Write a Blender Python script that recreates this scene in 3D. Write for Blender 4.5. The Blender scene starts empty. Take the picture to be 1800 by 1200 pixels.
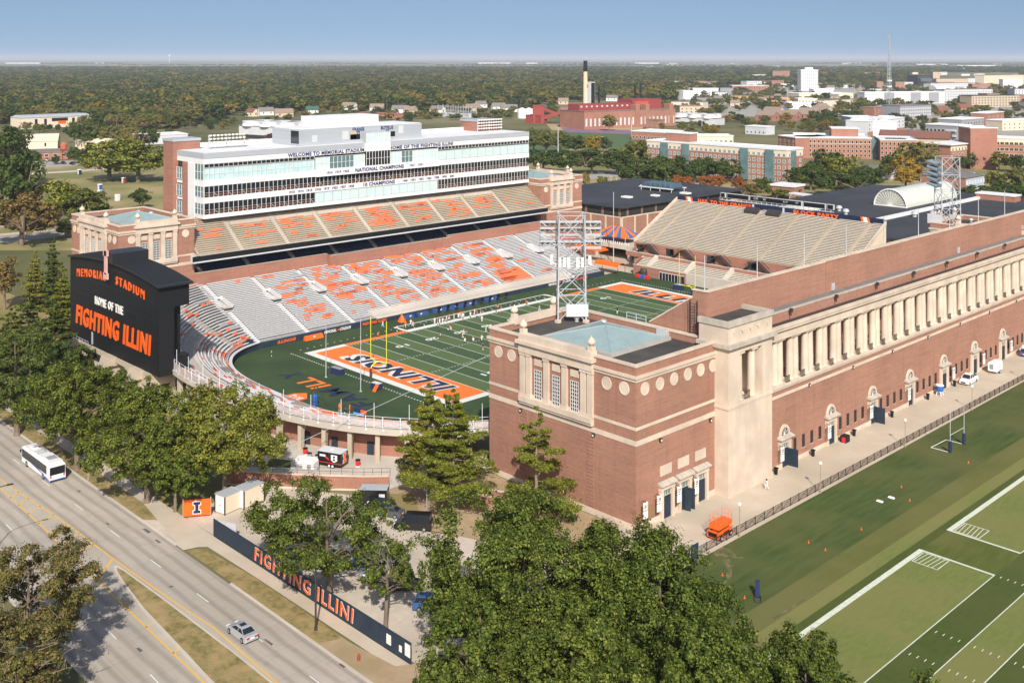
import bpy, math, random
import numpy as np
from mathutils import Vector, Matrix
random.seed(7); RNG = np.random.default_rng(7)
SC = bpy.context.scene
COL = SC.collection
R_ = math.radians
# ---------------------------------------------------------------- camera, sky, sun, exposure
CAMP = (185.542, -193.172, 68.559); YAW = .8054; FPX = 1870.25; HOR = 102.38
cam = bpy.data.cameras.new('camera'); co = bpy.data.objects.new('camera', cam); COL.objects.link(co)
co.location = CAMP; co.rotation_euler = (math.pi/2, 0, YAW)
cam.lens = 36*FPX/1800; cam.sensor_width = 36; cam.shift_y = (HOR-600)/1800
cam.clip_start = 1; cam.clip_end = 80000
SC.camera = co
SUN_AZ = (.777, -.629); SUN_EL = R_(38)
w = bpy.data.worlds.new('World'); SC.world = w; w.use_nodes = True
nt = w.node_tree; bg = nt.nodes['Background']
sky = nt.nodes.new('ShaderNodeTexSky'); sky.sky_type = 'NISHITA'; sky.sun_disc = False
sky.sun_elevation = SUN_EL; sky.sun_rotation = math.atan2(SUN_AZ[0], SUN_AZ[1])
sky.altitude = 200; sky.air_density = 1.0; sky.dust_density = 2.8; sky.ozone_density = 2.0
tc = nt.nodes.new('ShaderNodeTexCoord'); lift = nt.nodes.new('ShaderNodeMapping'); lift.inputs['Location'].default_value = (0, 0, .17)   # sky looked up higher, so the horizon shows no yellow rim
nm = nt.nodes.new('ShaderNodeVectorMath'); nm.operation = 'NORMALIZE'
nt.links.new(tc.outputs['Generated'], lift.inputs[0]); nt.links.new(lift.outputs[0], nm.inputs[0]); nt.links.new(nm.outputs[0], sky.inputs[0])
nt.links.new(sky.outputs[0], bg.inputs[0]); bg.inputs[1].default_value = .095
sl = bpy.data.lights.new('sun', 'SUN'); so = bpy.data.objects.new('sun', sl); COL.objects.link(so)
sl.energy = 4.3; sl.angle = R_(.55); sl.color = (1, .93, .84)
so.rotation_euler = Vector((SUN_AZ[0]*math.cos(SUN_EL), SUN_AZ[1]*math.cos(SUN_EL), math.sin(SUN_EL))).to_track_quat('Z', 'Y').to_euler()
so.location = (150, -150, 120)
SC.view_settings.view_transform = 'Standard'; SC.view_settings.look = 'None'
SC.view_settings.exposure = .38; SC.view_settings.gamma = 1; SC.view_settings.use_curve_mapping = False
SC.render.engine = 'CYCLES'
SC.cycles.max_bounces = 6; SC.cycles.diffuse_bounces = 3; SC.cycles.glossy_bounces = 3; SC.cycles.transmission_bounces = 4
SC.cycles.transparent_max_bounces = 6; SC.cycles.volume_bounces = 0; SC.cycles.use_denoising = True
SC.cycles.caustics_reflective = False; SC.cycles.caustics_refractive = False
# ---------------------------------------------------------------- measuring helper: a pixel of the photograph to a point on a level
_fw = (-math.sin(YAW), math.cos(YAW)); _rt = (math.cos(YAW), math.sin(YAW))
def at(px, py, z=0.):
    d = FPX*(CAMP[2]-z)/(py-HOR); l = (px-900)/FPX*d
    return (CAMP[0]+_fw[0]*d+_rt[0]*l, CAMP[1]+_fw[1]*d+_rt[1]*l, z)
def dist(x, y): return (x-CAMP[0])*_fw[0]+(y-CAMP[1])*_fw[1]
# ---------------------------------------------------------------- materials
def mat(name, col, col2=None, scale=.6, rough=.85, stretch=(1, 1, 1), metal=0, spec=.25, big=None, bump=0, bscale=4, emit=None, obj_rand=0):
    m = bpy.data.materials.new(name); m.use_nodes = True
    n = m.node_tree.nodes; L = m.node_tree.links; b = n['Principled BSDF']
    b.inputs['Roughness'].default_value = rough; b.inputs['Metallic'].default_value = metal
    b.inputs['Specular IOR Level'].default_value = spec
    b.inputs['Base Color'].default_value = (*col, 1)
    if col2 is not None or bump:
        g = n.new('ShaderNodeNewGeometry'); mp = n.new('ShaderNodeMapping'); mp.inputs['Scale'].default_value = stretch
        L.new(g.outputs['Position'], mp.inputs['Vector'])
    if col2 is not None:
        t = n.new('ShaderNodeTexNoise'); t.inputs['Scale'].default_value = scale; t.inputs['Detail'].default_value = 5; t.inputs['Roughness'].default_value = .65
        L.new(mp.outputs[0], t.inputs['Vector'])
        r = n.new('ShaderNodeValToRGB'); r.color_ramp.elements[0].position = .36; r.color_ramp.elements[1].position = .64
        r.color_ramp.elements[0].color = (*col, 1); r.color_ramp.elements[1].color = (*col2, 1)
        L.new(t.outputs[0], r.inputs[0]); out = r.outputs[0]
        if big:
            t2 = n.new('ShaderNodeTexNoise'); t2.inputs['Scale'].default_value = big[0]; t2.inputs['Detail'].default_value = 3
            L.new(g.outputs['Position'], t2.inputs['Vector'])
            r2 = n.new('ShaderNodeValToRGB'); r2.color_ramp.elements[0].position = .4; r2.color_ramp.elements[1].position = .65
            L.new(t2.outputs[0], r2.inputs[0])
            mx = n.new('ShaderNodeMix'); mx.data_type = 'RGBA'; L.new(r2.outputs[0], mx.inputs[0])
            L.new(out, mx.inputs[6]); mx.inputs[7].default_value = (*big[1], 1); out = mx.outputs[2]
        L.new(out, b.inputs['Base Color'])
    if bump:
        t3 = n.new('ShaderNodeTexNoise'); t3.inputs['Scale'].default_value = bscale; t3.inputs['Detail'].default_value = 3
        L.new(mp.outputs[0], t3.inputs['Vector'])
        bp = n.new('ShaderNodeBump'); bp.inputs['Strength'].default_value = bump; bp.inputs['Distance'].default_value = .1
        L.new(t3.outputs[0], bp.inputs['Height']); L.new(bp.outputs[0], b.inputs['Normal'])
    if emit:
        b.inputs['Emission Color'].default_value = (*emit[0], 1); b.inputs['Emission Strength'].default_value = emit[1]
    return m
def leafmat(name, cols, trans=.13, tree=.5, vv=.75):
    """foliage: colour varies leaf by leaf and tree by tree"""
    m = bpy.data.materials.new(name); m.use_nodes = True
    n = m.node_tree.nodes; L = m.node_tree.links; b = n['Principled BSDF']
    g = n.new('ShaderNodeNewGeometry'); oi = n.new('ShaderNodeObjectInfo')
    r = n.new('ShaderNodeValToRGB'); e = r.color_ramp.elements
    while len(e) < len(cols): e.new(.5)
    for i, c in enumerate(cols): e[i].position = i/(len(cols)-1); e[i].color = (*c, 1)
    a = n.new('ShaderNodeMath'); a.operation = 'MULTIPLY'; a.inputs[1].default_value = tree; L.new(oi.outputs['Random'], a.inputs[0])
    a2 = n.new('ShaderNodeMath'); a2.operation = 'MULTIPLY_ADD'; a2.inputs[1].default_value = 1-tree; L.new(g.outputs['Random Per Island'], a2.inputs[0]); L.new(a.outputs[0], a2.inputs[2])
    L.new(a2.outputs[0], r.inputs[0])
    hs = n.new('ShaderNodeHueSaturation'); L.new(r.outputs[0], hs.inputs['Color'])
    v = n.new('ShaderNodeMath'); v.operation = 'MULTIPLY_ADD'; v.inputs[1].default_value = vv; v.inputs[2].default_value = 1-vv/2
    L.new(g.outputs['Random Per Island'], v.inputs[0]); L.new(v.outputs[0], hs.inputs['Value'])
    L.new(hs.outputs[0], b.inputs['Base Color']); b.inputs['Roughness'].default_value = .7; b.inputs['Specular IOR Level'].default_value = .10
    tr = n.new('ShaderNodeBsdfTranslucent'); L.new(hs.outputs[0], tr.inputs[0])
    mx = n.new('ShaderNodeMixShader'); mx.inputs[0].default_value = trans
    L.new(b.outputs[0], mx.inputs[1]); L.new(tr.outputs[0], mx.inputs[2]); L.new(mx.outputs[0], n['Material Output'].inputs[0])
    return m
def brickmat(name, c1, c2, c3):
    """running bond: brick-to-brick colour, mortar, faint course streaks and large cleaned patches"""
    m = bpy.data.materials.new(name); m.use_nodes = True
    n = m.node_tree.nodes; L = m.node_tree.links; b = n['Principled BSDF']
    g = n.new('ShaderNodeNewGeometry'); sx = n.new('ShaderNodeSeparateXYZ'); L.new(g.outputs['Position'], sx.inputs[0])
    ad = n.new('ShaderNodeMath'); L.new(sx.outputs[0], ad.inputs[0]); L.new(sx.outputs[1], ad.inputs[1])
    cb = n.new('ShaderNodeCombineXYZ'); L.new(ad.outputs[0], cb.inputs[0]); L.new(sx.outputs[2], cb.inputs[1])
    t = n.new('ShaderNodeTexBrick'); t.inputs['Scale'].default_value = 1; t.inputs['Brick Width'].default_value = .42; t.inputs['Row Height'].default_value = .15
    t.inputs['Mortar Size'].default_value = .012; t.inputs['Color1'].default_value = (*c1, 1); t.inputs['Color2'].default_value = (*c2, 1); t.inputs['Mortar'].default_value = (*c3, 1)
    L.new(cb.outputs[0], t.inputs['Vector'])
    s = n.new('ShaderNodeTexNoise'); s.inputs['Scale'].default_value = 1; s.inputs['Detail'].default_value = 4
    mp = n.new('ShaderNodeMapping'); mp.inputs['Scale'].default_value = (.12, 2.6, 1); L.new(cb.outputs[0], mp.inputs[0]); L.new(mp.outputs[0], s.inputs['Vector'])
    p = n.new('ShaderNodeTexNoise'); p.inputs['Scale'].default_value = .11; p.inputs['Detail'].default_value = 3; L.new(g.outputs['Position'], p.inputs['Vector'])
    a = n.new('ShaderNodeMath'); a.operation = 'ADD'; L.new(s.outputs[0], a.inputs[0]); L.new(p.outputs[0], a.inputs[1])
    v = n.new('ShaderNodeMapRange'); v.inputs[1].default_value = .7; v.inputs[2].default_value = 1.3; v.inputs[3].default_value = .84; v.inputs[4].default_value = 1.14
    L.new(a.outputs[0], v.inputs[0])
    h = n.new('ShaderNodeHueSaturation'); L.new(t.outputs[0], h.inputs['Color']); L.new(v.outputs[0], h.inputs['Value'])
    ms = n.new('ShaderNodeMapping'); ms.inputs['Scale'].default_value = (1.3, .07, 1); L.new(cb.outputs[0], ms.inputs[0])
    s2 = n.new('ShaderNodeTexNoise'); s2.inputs['Scale'].default_value = 1; s2.inputs['Detail'].default_value = 4; L.new(ms.outputs[0], s2.inputs['Vector'])
    r2 = n.new('ShaderNodeMapRange'); r2.inputs[1].default_value = .52; r2.inputs[2].default_value = .72; r2.inputs[4].default_value = .26; L.new(s2.outputs[0], r2.inputs[0])
    p2 = n.new('ShaderNodeTexNoise'); p2.inputs['Scale'].default_value = .32; p2.inputs['Detail'].default_value = 5; L.new(g.outputs['Position'], p2.inputs['Vector'])
    r3 = n.new('ShaderNodeMapRange'); r3.inputs[1].default_value = .55; r3.inputs[2].default_value = .7; r3.inputs[4].default_value = .35; L.new(p2.outputs[0], r3.inputs[0])
    x1 = n.new('ShaderNodeMix'); x1.data_type = 'RGBA'; L.new(r2.outputs[0], x1.inputs[0]); L.new(h.outputs[0], x1.inputs[6]); x1.inputs[7].default_value = (c2[0]*.66, c2[1]*.62, c2[2]*.66, 1)
    x2 = n.new('ShaderNodeMix'); x2.data_type = 'RGBA'; L.new(r3.outputs[0], x2.inputs[0]); L.new(x1.outputs[2], x2.inputs[6]); x2.inputs[7].default_value = (c1[0]*1.12, c1[1]*1.16, c1[2]*1.2, 1)
    L.new(x2.outputs[2], b.inputs['Base Color']); b.inputs['Roughness'].default_value = .92; b.inputs['Specular IOR Level'].default_value = .15
    return m
BRICK = brickmat('red_brick', (.36, .168, .112), (.285, .132, .088), (.40, .30, .235))
BRICK2 = brickmat('dorm_brick', (.36, .155, .105), (.30, .125, .085), (.38, .28, .23))
STONE = mat('limestone', (.60, .49, .385), (.66, .555, .45), .8, .85, (1.2, 1.2, .18), big=(.25, (.52, .43, .345)), bump=.12)
STONED = mat('weathered_limestone', (.38, .34, .29), (.50, .45, .38), .9, .9, (1, 1, .3))
CONC = mat('pale_concrete', (.50, .455, .39), (.57, .52, .455), .35, .9, big=(.06, (.46, .41, .35)))
CONCD = mat('beige_bleacher_concrete', (.44, .375, .285), (.51, .44, .34), .4, .9, big=(.1, (.40, .34, .26)))
CONCG = mat('grey_concrete', (.36, .345, .32), (.43, .41, .385), .5, .9)
PAVE = mat('walkway_concrete', (.47, .40, .31), (.53, .455, .36), .25, .92, big=(.08, (.42, .36, .28)))
def roadmat():
    m = mat('road_concrete', (.40, .355, .30), (.45, .40, .34), 1.2, .9, (.15, 1, 1), big=(.05, (.37, .33, .28)))
    n = m.node_tree.nodes; L = m.node_tree.links; b = n['Principled BSDF']; src = b.inputs['Base Color'].links[0].from_socket
    g = n.new('ShaderNodeNewGeometry'); sx = n.new('ShaderNodeSeparateXYZ'); L.new(g.outputs['Position'], sx.inputs[0])
    # darker tyre and oil tracks, two to a lane, running along the carriageway
    s = n.new('ShaderNodeMath'); s.operation = 'MULTIPLY_ADD'; s.inputs[1].default_value = 2*math.pi/1.9; s.inputs[2].default_value = .4
    nz = n.new('ShaderNodeTexNoise'); nz.inputs['Scale'].default_value = .06; L.new(g.outputs['Position'], nz.inputs['Vector'])
    ad = n.new('ShaderNodeMath'); ad.operation = 'MULTIPLY_ADD'; ad.inputs[1].default_value = 1.5; nz.inputs['Detail'].default_value = 4; L.new(nz.outputs[0], ad.inputs[0]); L.new(sx.outputs[1], ad.inputs[2])
    L.new(ad.outputs[0], s.inputs[0])
    c = n.new('ShaderNodeMath'); c.operation = 'SINE'; L.new(s.outputs[0], c.inputs[0])
    v = n.new('ShaderNodeMapRange'); v.inputs[1].default_value = -.2; v.inputs[2].default_value = 1; v.inputs[3].default_value = 1.03; v.inputs[4].default_value = .80; L.new(c.outputs[0], v.inputs[0])
    h = n.new('ShaderNodeHueSaturation'); L.new(src, h.inputs['Color']); L.new(v.outputs[0], h.inputs['Value']); L.new(h.outputs[0], b.inputs['Base Color'])
    bt = n.new('ShaderNodeTexBrick'); bt.inputs['Scale'].default_value = 1; bt.inputs['Brick Width'].default_value = 5.2; bt.inputs['Row Height'].default_value = 3.65; bt.offset = 0
    bt.inputs['Mortar Size'].default_value = .035; bt.inputs['Color1'].default_value = (1, 1, 1, 1); bt.inputs['Color2'].default_value = (.93, .93, .93, 1); bt.inputs['Mortar'].default_value = (.74, .73, .72, 1); L.new(g.outputs['Position'], bt.inputs['Vector'])
    st = n.new('ShaderNodeTexNoise'); st.inputs['Scale'].default_value = .55; st.inputs['Detail'].default_value = 7; st.inputs['Roughness'].default_value = .75; L.new(g.outputs['Position'], st.inputs['Vector'])
    sr = n.new('ShaderNodeMapRange'); sr.inputs[1].default_value = .56; sr.inputs[2].default_value = .72; sr.inputs[3].default_value = 1; sr.inputs[4].default_value = .78; L.new(st.outputs[0], sr.inputs[0])
    m1 = n.new('ShaderNodeMix'); m1.data_type = 'RGBA'; m1.blend_type = 'MULTIPLY'; m1.inputs[0].default_value = 1; L.new(h.outputs[0], m1.inputs[6]); L.new(bt.outputs[0], m1.inputs[7])
    m2 = n.new('ShaderNodeHueSaturation'); L.new(m1.outputs[2], m2.inputs['Color']); L.new(sr.outputs[0], m2.inputs['Value']); L.new(m2.outputs[0], b.inputs['Base Color'])
    return m
ROAD = roadmat()
MEDC = mat('median_concrete', (.40, .36, .30), (.45, .41, .345), .6, .9, big=(.08, (.37, .33, .275)))
FARROAD = mat('far_road', (.32, .30, .27), (.37, .345, .31), .1, .9)
GRAVEL = mat('gravel_lot', (.50, .43, .345), (.57, .50, .41), .9, .95, big=(.12, (.45, .385, .305)), bump=.2)
DIRT = mat('bare_dirt', (.36, .26, .165), (.42, .31, .2), .7, .95, big=(.2, (.31, .235, .13)))
LAWN = mat('dry_lawn', (.135, .145, .045), (.21, .185, .065), .35, .95, big=(.03, (.30, .225, .10)), bump=.3)
VERGE = mat('verge_grass', (.13, .13, .04), (.29, .22, .09), 1.5, .95, big=(.4, (.35, .255, .12)), bump=.6, bscale=9)
PARK = mat('park_grass', (.15, .16, .052), (.215, .205, .075), .08, .95, big=(.03, (.33, .265, .13)))
YARD = mat('dark_yards', (.075, .085, .03), (.12, .12, .045), .03, .95, big=(.006, (.20, .18, .09)))  # dark green-brown ground colour of the yards between the forest trees
LUSH = mat('lush_grass', (.042, .068, .014), (.068, .096, .024), .9, .9, (1, .13, 1), big=(.06, (.095, .105, .032)), bump=.3, bscale=6)
PRACT = mat('practice_grass', (.125, .155, .036), (.155, .180, .05), 1.6, .9, (1, .35, 1), big=(.05, (.18, .175, .058)), bump=.25, bscale=7)
PRACTD = mat('practice_grass_dark', (.046, .070, .010), (.062, .088, .016), 1.6, .9, (1, .35, 1), big=(.06, (.075, .090, .022)), bump=.25, bscale=7)
PRACTM = mat('practice_grass_mid', (.070, .092, .016), (.098, .118, .026), 1.1, .9, (1, .12, 1), big=(.05, (.13, .13, .042)), bump=.25, bscale=7)
WORN = mat('worn_turf', (.05, .078, .02), (.26, .20, .11), .9, .95, big=(.5, (.065, .088, .026)))
FARM = mat('farm_fields', (.16, .15, .07), (.30, .24, .16), .0022, .95, (1, .5, 1), big=(.0011, (.10, .13, .06)))
TURF = mat('turf_dark', (.038, .068, .028), (.048, .084, .034), .5, .8, big=(.1, (.030, .058, .024)))
TURFA = mat('turf_stripe_dark', (.046, .088, .036), (.054, .098, .041), .6, .8)
TURFL = mat('turf_stripe_light', (.080, .128, .048), (.090, .140, .054), .6, .8)
ORANGE = mat('team_orange', (.72, .17, .03), (.78, .20, .04), 1.2, .75)
ORPLAS = mat('orange_plastic', (.80, .19, .085), rough=.5)
ORHOT = mat('orange_paint', (.85, .13, .015), rough=.45)
NAVY = mat('navy_blue', (.012, .02, .055), (.016, .028, .07), 1, .6)
NAVYM = mat('navy_mesh', (.02, .032, .05), (.028, .042, .062), .5, .7)
WHITE = mat('white_paint', (.78, .77, .74), (.72, .71, .68), 1.5, .6)
WLINE = mat('painted_white_line', (.72, .73, .70), (.60, .63, .58), 1.5, .8)
GLINE = mat('faded_white_line', (.62, .66, .56), (.5, .55, .44), 1.5, .8)
YLINE = mat('yellow_line', (.68, .40, .07), (.60, .39, .12), .7, .85)
PANEL = mat('white_cladding', (.74, .74, .73), (.70, .70, .69), .3, .45)
GREYP = mat('grey_metal_cladding', (.36, .39, .42), (.41, .44, .47), .8, .5, (.1, .1, 3))
ALUM = mat('aluminium_bench', (.64, .65, .655), (.70, .705, .71), .7, .5, metal=.1)
ALUMD = mat('aluminium_tread', (.27, .275, .28), (.33, .335, .34), .5, .6)
STEEL = mat('galvanised_steel', (.50, .52, .54), (.58, .60, .62), 1.5, .5, metal=.3)
DSTEEL = mat('dark_steel', (.045, .042, .04), rough=.5)
BROWNS = mat('brown_fence_steel', (.05, .037, .028), rough=.6)
BLACK = mat('black_panel', (.010, .011, .013), (.014, .015, .017), 2, .55)
BLACKM = mat('black_ribbed_roof', (.028, .030, .034), rough=.4, metal=.2)
ROOFB = mat('black_membrane_roof', (.035, .034, .034), (.055, .052, .05), .5, .85, big=(.15, (.08, .075, .07)))
ROOFD = mat('dark_slate_roof', (.035, .038, .045), (.045, .048, .056), .3, .75, big=(.06, (.055, .058, .066)))
ROOFW = mat('white_membrane_roof', (.74, .75, .76), (.66, .67, .68), .2, .7)
ROOFG = mat('grey_gravel_roof', (.16, .155, .15), (.21, .20, .19), .4, .9)
ROOFT = mat('tan_shingle_roof', (.24, .18, .145), (.28, .215, .175), .5, .9)
ROOFR = mat('brown_red_tile_roof', (.17, .08, .06), (.21, .10, .075), .4, .85)
SKYL = mat('pale_blue_skylight', (.235, .325, .335), (.275, .365, .375), .5, .5)
GLASSD = mat('dark_glass', (.018, .022, .028), rough=.12, spec=.6)
GLASSG = mat('green_white_glass', (.50, .66, .64), (.58, .73, .71), .4, .12, spec=.6)
GLASSB = mat('light_blue_glass', (.42, .60, .62), (.55, .72, .73), .35, .12, spec=.6)
GLASST = mat('teal_glass', (.10, .17, .18), (.15, .23, .24), .3, .1, spec=.7)
WINW = mat('window_white', (.70, .70, .67), rough=.6)
CREAM = mat('cream_wall', (.66, .57, .43), (.70, .61, .47), .2, .85)
TAN = mat('tan_wall', (.50, .40, .28), (.54, .44, .32), .2, .85)
GREYW = mat('grey_wall', (.26, .27, .29), (.30, .31, .33), .2, .85)
LGREYW = mat('light_grey_wall', (.52, .54, .56), (.57, .59, .61), .2, .8)
REDM = mat('red_metal', (.26, .048, .045), (.30, .06, .055), .3, .7)
REDP = mat('bright_red_paint', (.62, .03, .03), rough=.5)
CHIM = mat('chimney_brick', (.62, .50, .35), (.66, .54, .39), .3, .9)
BLUEP = mat('royal_blue_paint', (.03, .12, .42), rough=.5)
BLUEC = mat('navy_blue_cover', (.025, .06, .17), (.035, .08, .22), 2, .7)
NAVYSEAT = mat('navy_seat', (.016, .03, .075), rough=.6)
YELP = mat('yellow_post', (.75, .72, .02), rough=.45)
SILVER = mat('silver_car_paint', (.46, .49, .52), rough=.3, metal=.35, spec=.5)
CARW = mat('white_car_paint', (.78, .78, .77), rough=.3, spec=.5)
CARK = mat('black_car_paint', (.012, .012, .014), rough=.2, spec=.6)
CARB = mat('blue_car_paint', (.03, .09, .24), rough=.25, spec=.6)
CARG = mat('grey_car_paint', (.12, .13, .14), rough=.3, metal=.4, spec=.5)
TYRE = mat('tyre_rubber', (.015, .015, .015), rough=.9)
RIM = mat('alloy_rim', (.45, .46, .47), rough=.35, metal=.7)
TAIL = mat('red_tail_lamp', (.45, .01, .01), rough=.25)
HEADL = mat('clear_headlamp', (.75, .76, .78), rough=.15)
LAMPG = mat('frosted_lamp_globe', (.78, .77, .72), rough=.3)
VAULT = mat('translucent_vault', (.58, .60, .53), (.63, .65, .58), .3, .22, spec=.6)
SKIN = mat('skin', (.42, .25, .17), rough=.6)
CLOTHK = mat('black_cloth', (.02, .02, .025), rough=.9)
CLOTHW = mat('white_cloth', (.72, .72, .72), rough=.9)
CLOTHO = mat('orange_cloth', (.8, .16, .02), rough=.9)
CLOTHN = mat('navy_cloth', (.02, .03, .09), rough=.9)
BARK = mat('bark', (.16, .12, .085), (.21, .165, .12), 3, .95, (1, 1, .3), bump=.5)
BARKP = mat('pine_bark', (.22, .165, .12), (.28, .21, .155), 3, .95, (1, 1, .3), bump=.5)
TWIG = mat('bare_twigs', (.25, .205, .155), rough=.9)
L_OAK = leafmat('leaves_oak', [(.038, .064, .010), (.062, .092, .014), (.092, .120, .020), (.140, .150, .028)], .12, .15, .9)
L_BRN = leafmat('leaves_browning', [(.065, .085, .02), (.10, .115, .026), (.165, .12, .042), (.21, .12, .055)], .12, .12, .8)
L_STR = leafmat('leaves_street', [(.048, .076, .012), (.070, .100, .016), (.105, .13, .020), (.15, .155, .024)], .12, .2, .85)
L_HON = leafmat('leaves_locust', [(.075, .105, .018), (.105, .135, .022), (.165, .178, .028), (.23, .20, .03)], .14, .2, .8)
L_MIX = leafmat('leaves_autumn_mix', [(.075, .105, .022), (.11, .125, .028), (.17, .12, .04), (.20, .115, .05)])
L_PINE = leafmat('pine_needles', [(.11, .145, .02), (.16, .185, .026), (.215, .215, .03), (.25, .22, .036)], .2)
L_PIND = leafmat('pine_needles_dark', [(.05, .082, .018), (.075, .105, .022), (.115, .135, .028), (.165, .16, .034)], .2)
L_FOR = leafmat('leaves_forest', [(.036, .058, .018), (.066, .090, .026), (.11, .125, .034), (.165, .155, .042), (.22, .17, .05)], .1, .92, .5)
L_YEL = leafmat('leaves_yellow', [(.15, .15, .024), (.22, .18, .026), (.29, .19, .03), (.33, .19, .035)])
L_ORA = leafmat('leaves_orange', [(.22, .10, .028), (.28, .11, .03), (.33, .115, .03), (.25, .14, .035)])
L_DRK = leafmat('leaves_dark', [(.034, .060, .015), (.052, .080, .020), (.075, .104, .025), (.105, .125, .03)])
L_RED = leafmat('leaves_dark_red', [(.10, .045, .035), (.14, .06, .05), (.17, .08, .06)])
# ---------------------------------------------------------------- building helpers
def origin(o):
    v = Vector((0, 0, 0))
    while o is not None: v += o.location; o = o.parent
    return v
def tag(o, label=None, cat=None, group=None, kind=None):
    if label: o['label'] = label
    if cat: o['category'] = cat
    if group: o['group'] = group
    if kind: o['kind'] = kind
    return o
def thing(name, label, cat, loc=(0, 0, 0), rotz=0, group=None):
    o = bpy.data.objects.new(name, None); COL.objects.link(o); o.location = loc; o.rotation_euler = (0, 0, rotz)
    o.empty_display_size = .5
    return tag(o, label, cat, group)
def link(name, me, parent=None, loc=(0, 0, 0), rotz=0, scale=None):
    o = bpy.data.objects.new(name, me); COL.objects.link(o); o.parent = parent; o.location = loc
    if rotz: o.rotation_euler = (0, 0, rotz)
    if scale is not None: o.scale = scale
    return o
def put(name, me, parent, wloc, rotz=0, scale=None):
    """a piece sharing mesh data, at a world place under an unrotated parent"""
    return link(name, me, parent, Vector(wloc)-origin(parent) if parent else wloc, rotz, scale)
def dup(root, loc=None, rotz=None, label=None, group=None):
    r = root.copy(); COL.objects.link(r)
    if loc is not None: r.location = loc
    if rotz is not None: r.rotation_euler = (0, 0, rotz)
    if label: r['label'] = label
    if group: r['group'] = group
    for ch in list(root.children):
        c = ch.copy(); COL.objects.link(c); c.parent = r
        for g2 in list(ch.children):
            d = g2.copy(); COL.objects.link(d); d.parent = c
    return r
class MB:
    def __init__(s): s.v = []; s.f = []; s.m = []
    def poly(s, pts, mi=0):
        k = len(s.v); s.v += [tuple(p) for p in pts]; s.f.append(tuple(range(k, k+len(pts)))); s.m.append(mi)
    def hexa(s, p, mi=0):
        """8 corners: bottom ring 0-3, top ring 4-7"""
        k = len(s.v); s.v += [tuple(q) for q in p]
        for f in ((0, 3, 2, 1), (4, 5, 6, 7), (0, 1, 5, 4), (1, 2, 6, 5), (2, 3, 7, 6), (3, 0, 4, 7)):
            s.f.append(tuple(k+i for i in f)); s.m.append(mi)
        return s
    def box(s, x0, y0, z0, x1, y1, z1, mi=0):
        if x0 > x1: x0, x1 = x1, x0
        if y0 > y1: y0, y1 = y1, y0
        return s.hexa([(x0, y0, z0), (x1, y0, z0), (x1, y1, z0), (x0, y1, z0), (x0, y0, z1), (x1, y0, z1), (x1, y1, z1), (x0, y1, z1)], mi)
    def obox(s, a, b, wd, z0, z1, mi=0, z0b=None, z1b=None):
        """a wall along a-b (2D), wd wide on its left"""
        dx, dy = b[0]-a[0], b[1]-a[1]; l = math.hypot(dx, dy) or 1; nx, ny = -dy/l*wd, dx/l*wd
        z0b = z0 if z0b is None else z0b; z1b = z1 if z1b is None else z1b
        p = [(a[0], a[1], z0), (b[0], b[1], z0b), (b[0]+nx, b[1]+ny, z0b), (a[0]+nx, a[1]+ny, z0)]
        q = [(a[0], a[1], z1), (b[0], b[1], z1b), (b[0]+nx, b[1]+ny, z1b), (a[0]+nx, a[1]+ny, z1)]
        if wd < 0: p = [p[3], p[2], p[1], p[0]]; q = [q[3], q[2], q[1], q[0]]
        return s.hexa(p+q, mi)
    def prism(s, poly, z0, z1, mi=0, mt=None):
        k = len(s.v); n = len(poly); s.v += [(p[0], p[1], z0) for p in poly]+[(p[0], p[1], z1) for p in poly]
        s.f.append(tuple(k+i for i in reversed(range(n)))); s.m.append(mi)
        s.f.append(tuple(k+n+i for i in range(n))); s.m.append(mi if mt is None else mt)
        for i in range(n):
            j = (i+1) % n; s.f.append((k+i, k+j, k+n+j, k+n+i)); s.m.append(mi)
        return s
    def ext(s, pts, d, mi=0):
        """extrude a 3D polygon by vector d"""
        k = len(s.v); n = len(pts); s.v += [tuple(p) for p in pts]+[(p[0]+d[0], p[1]+d[1], p[2]+d[2]) for p in pts]
        s.f.append(tuple(k+i for i in reversed(range(n)))); s.m.append(mi); s.f.append(tuple(k+n+i for i in range(n))); s.m.append(mi)
        for i in range(n):
            j = (i+1) % n; s.f.append((k+i, k+j, k+n+j, k+n+i)); s.m.append(mi)
        return s
    def lathe(s, x, y, prof, n=12, mi=0):
        k = len(s.v)
        for r, z in prof:
            for i in range(n):
                a = 2*math.pi*i/n; s.v.append((x+r*math.cos(a), y+r*math.sin(a), z))
        for j in range(len(prof)-1):
            for i in range(n):
                i2 = (i+1) % n; s.f.append((k+j*n+i, k+j*n+i2, k+(j+1)*n+i2, k+(j+1)*n+i)); s.m.append(mi)
        s.f.append(tuple(k+i for i in reversed(range(n)))); s.m.append(mi)
        s.f.append(tuple(k+(len(prof)-1)*n+i for i in range(n))); s.m.append(mi)
        return s
    def cyl(s, x, y, z0, z1, r, r1=None, n=12, mi=0): return s.lathe(x, y, [(r, z0), (r if r1 is None else r1, z1)], n, mi)
    def tube(s, p, q, r, r1=None, n=6, mi=0):
        p = Vector(p); q = Vector(q); d = (q-p)
        if d.length < 1e-6: return s
        d.normalize(); a = d.orthogonal().normalized(); b = d.cross(a); k = len(s.v); r1 = r if r1 is None else r1
        for c, rr in ((p, r), (q, r1)):
            for i in range(n):
                t = 2*math.pi*i/n; s.v.append(tuple(c+(a*math.cos(t)+b*math.sin(t))*rr))
        for i in range(n):
            j = (i+1) % n; s.f.append((k+i, k+j, k+n+j, k+n+i)); s.m.append(mi)
        s.f.append(tuple(k+i for i in reversed(range(n)))); s.m.append(mi); s.f.append(tuple(k+n+i for i in range(n))); s.m.append(mi)
        return s
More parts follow.
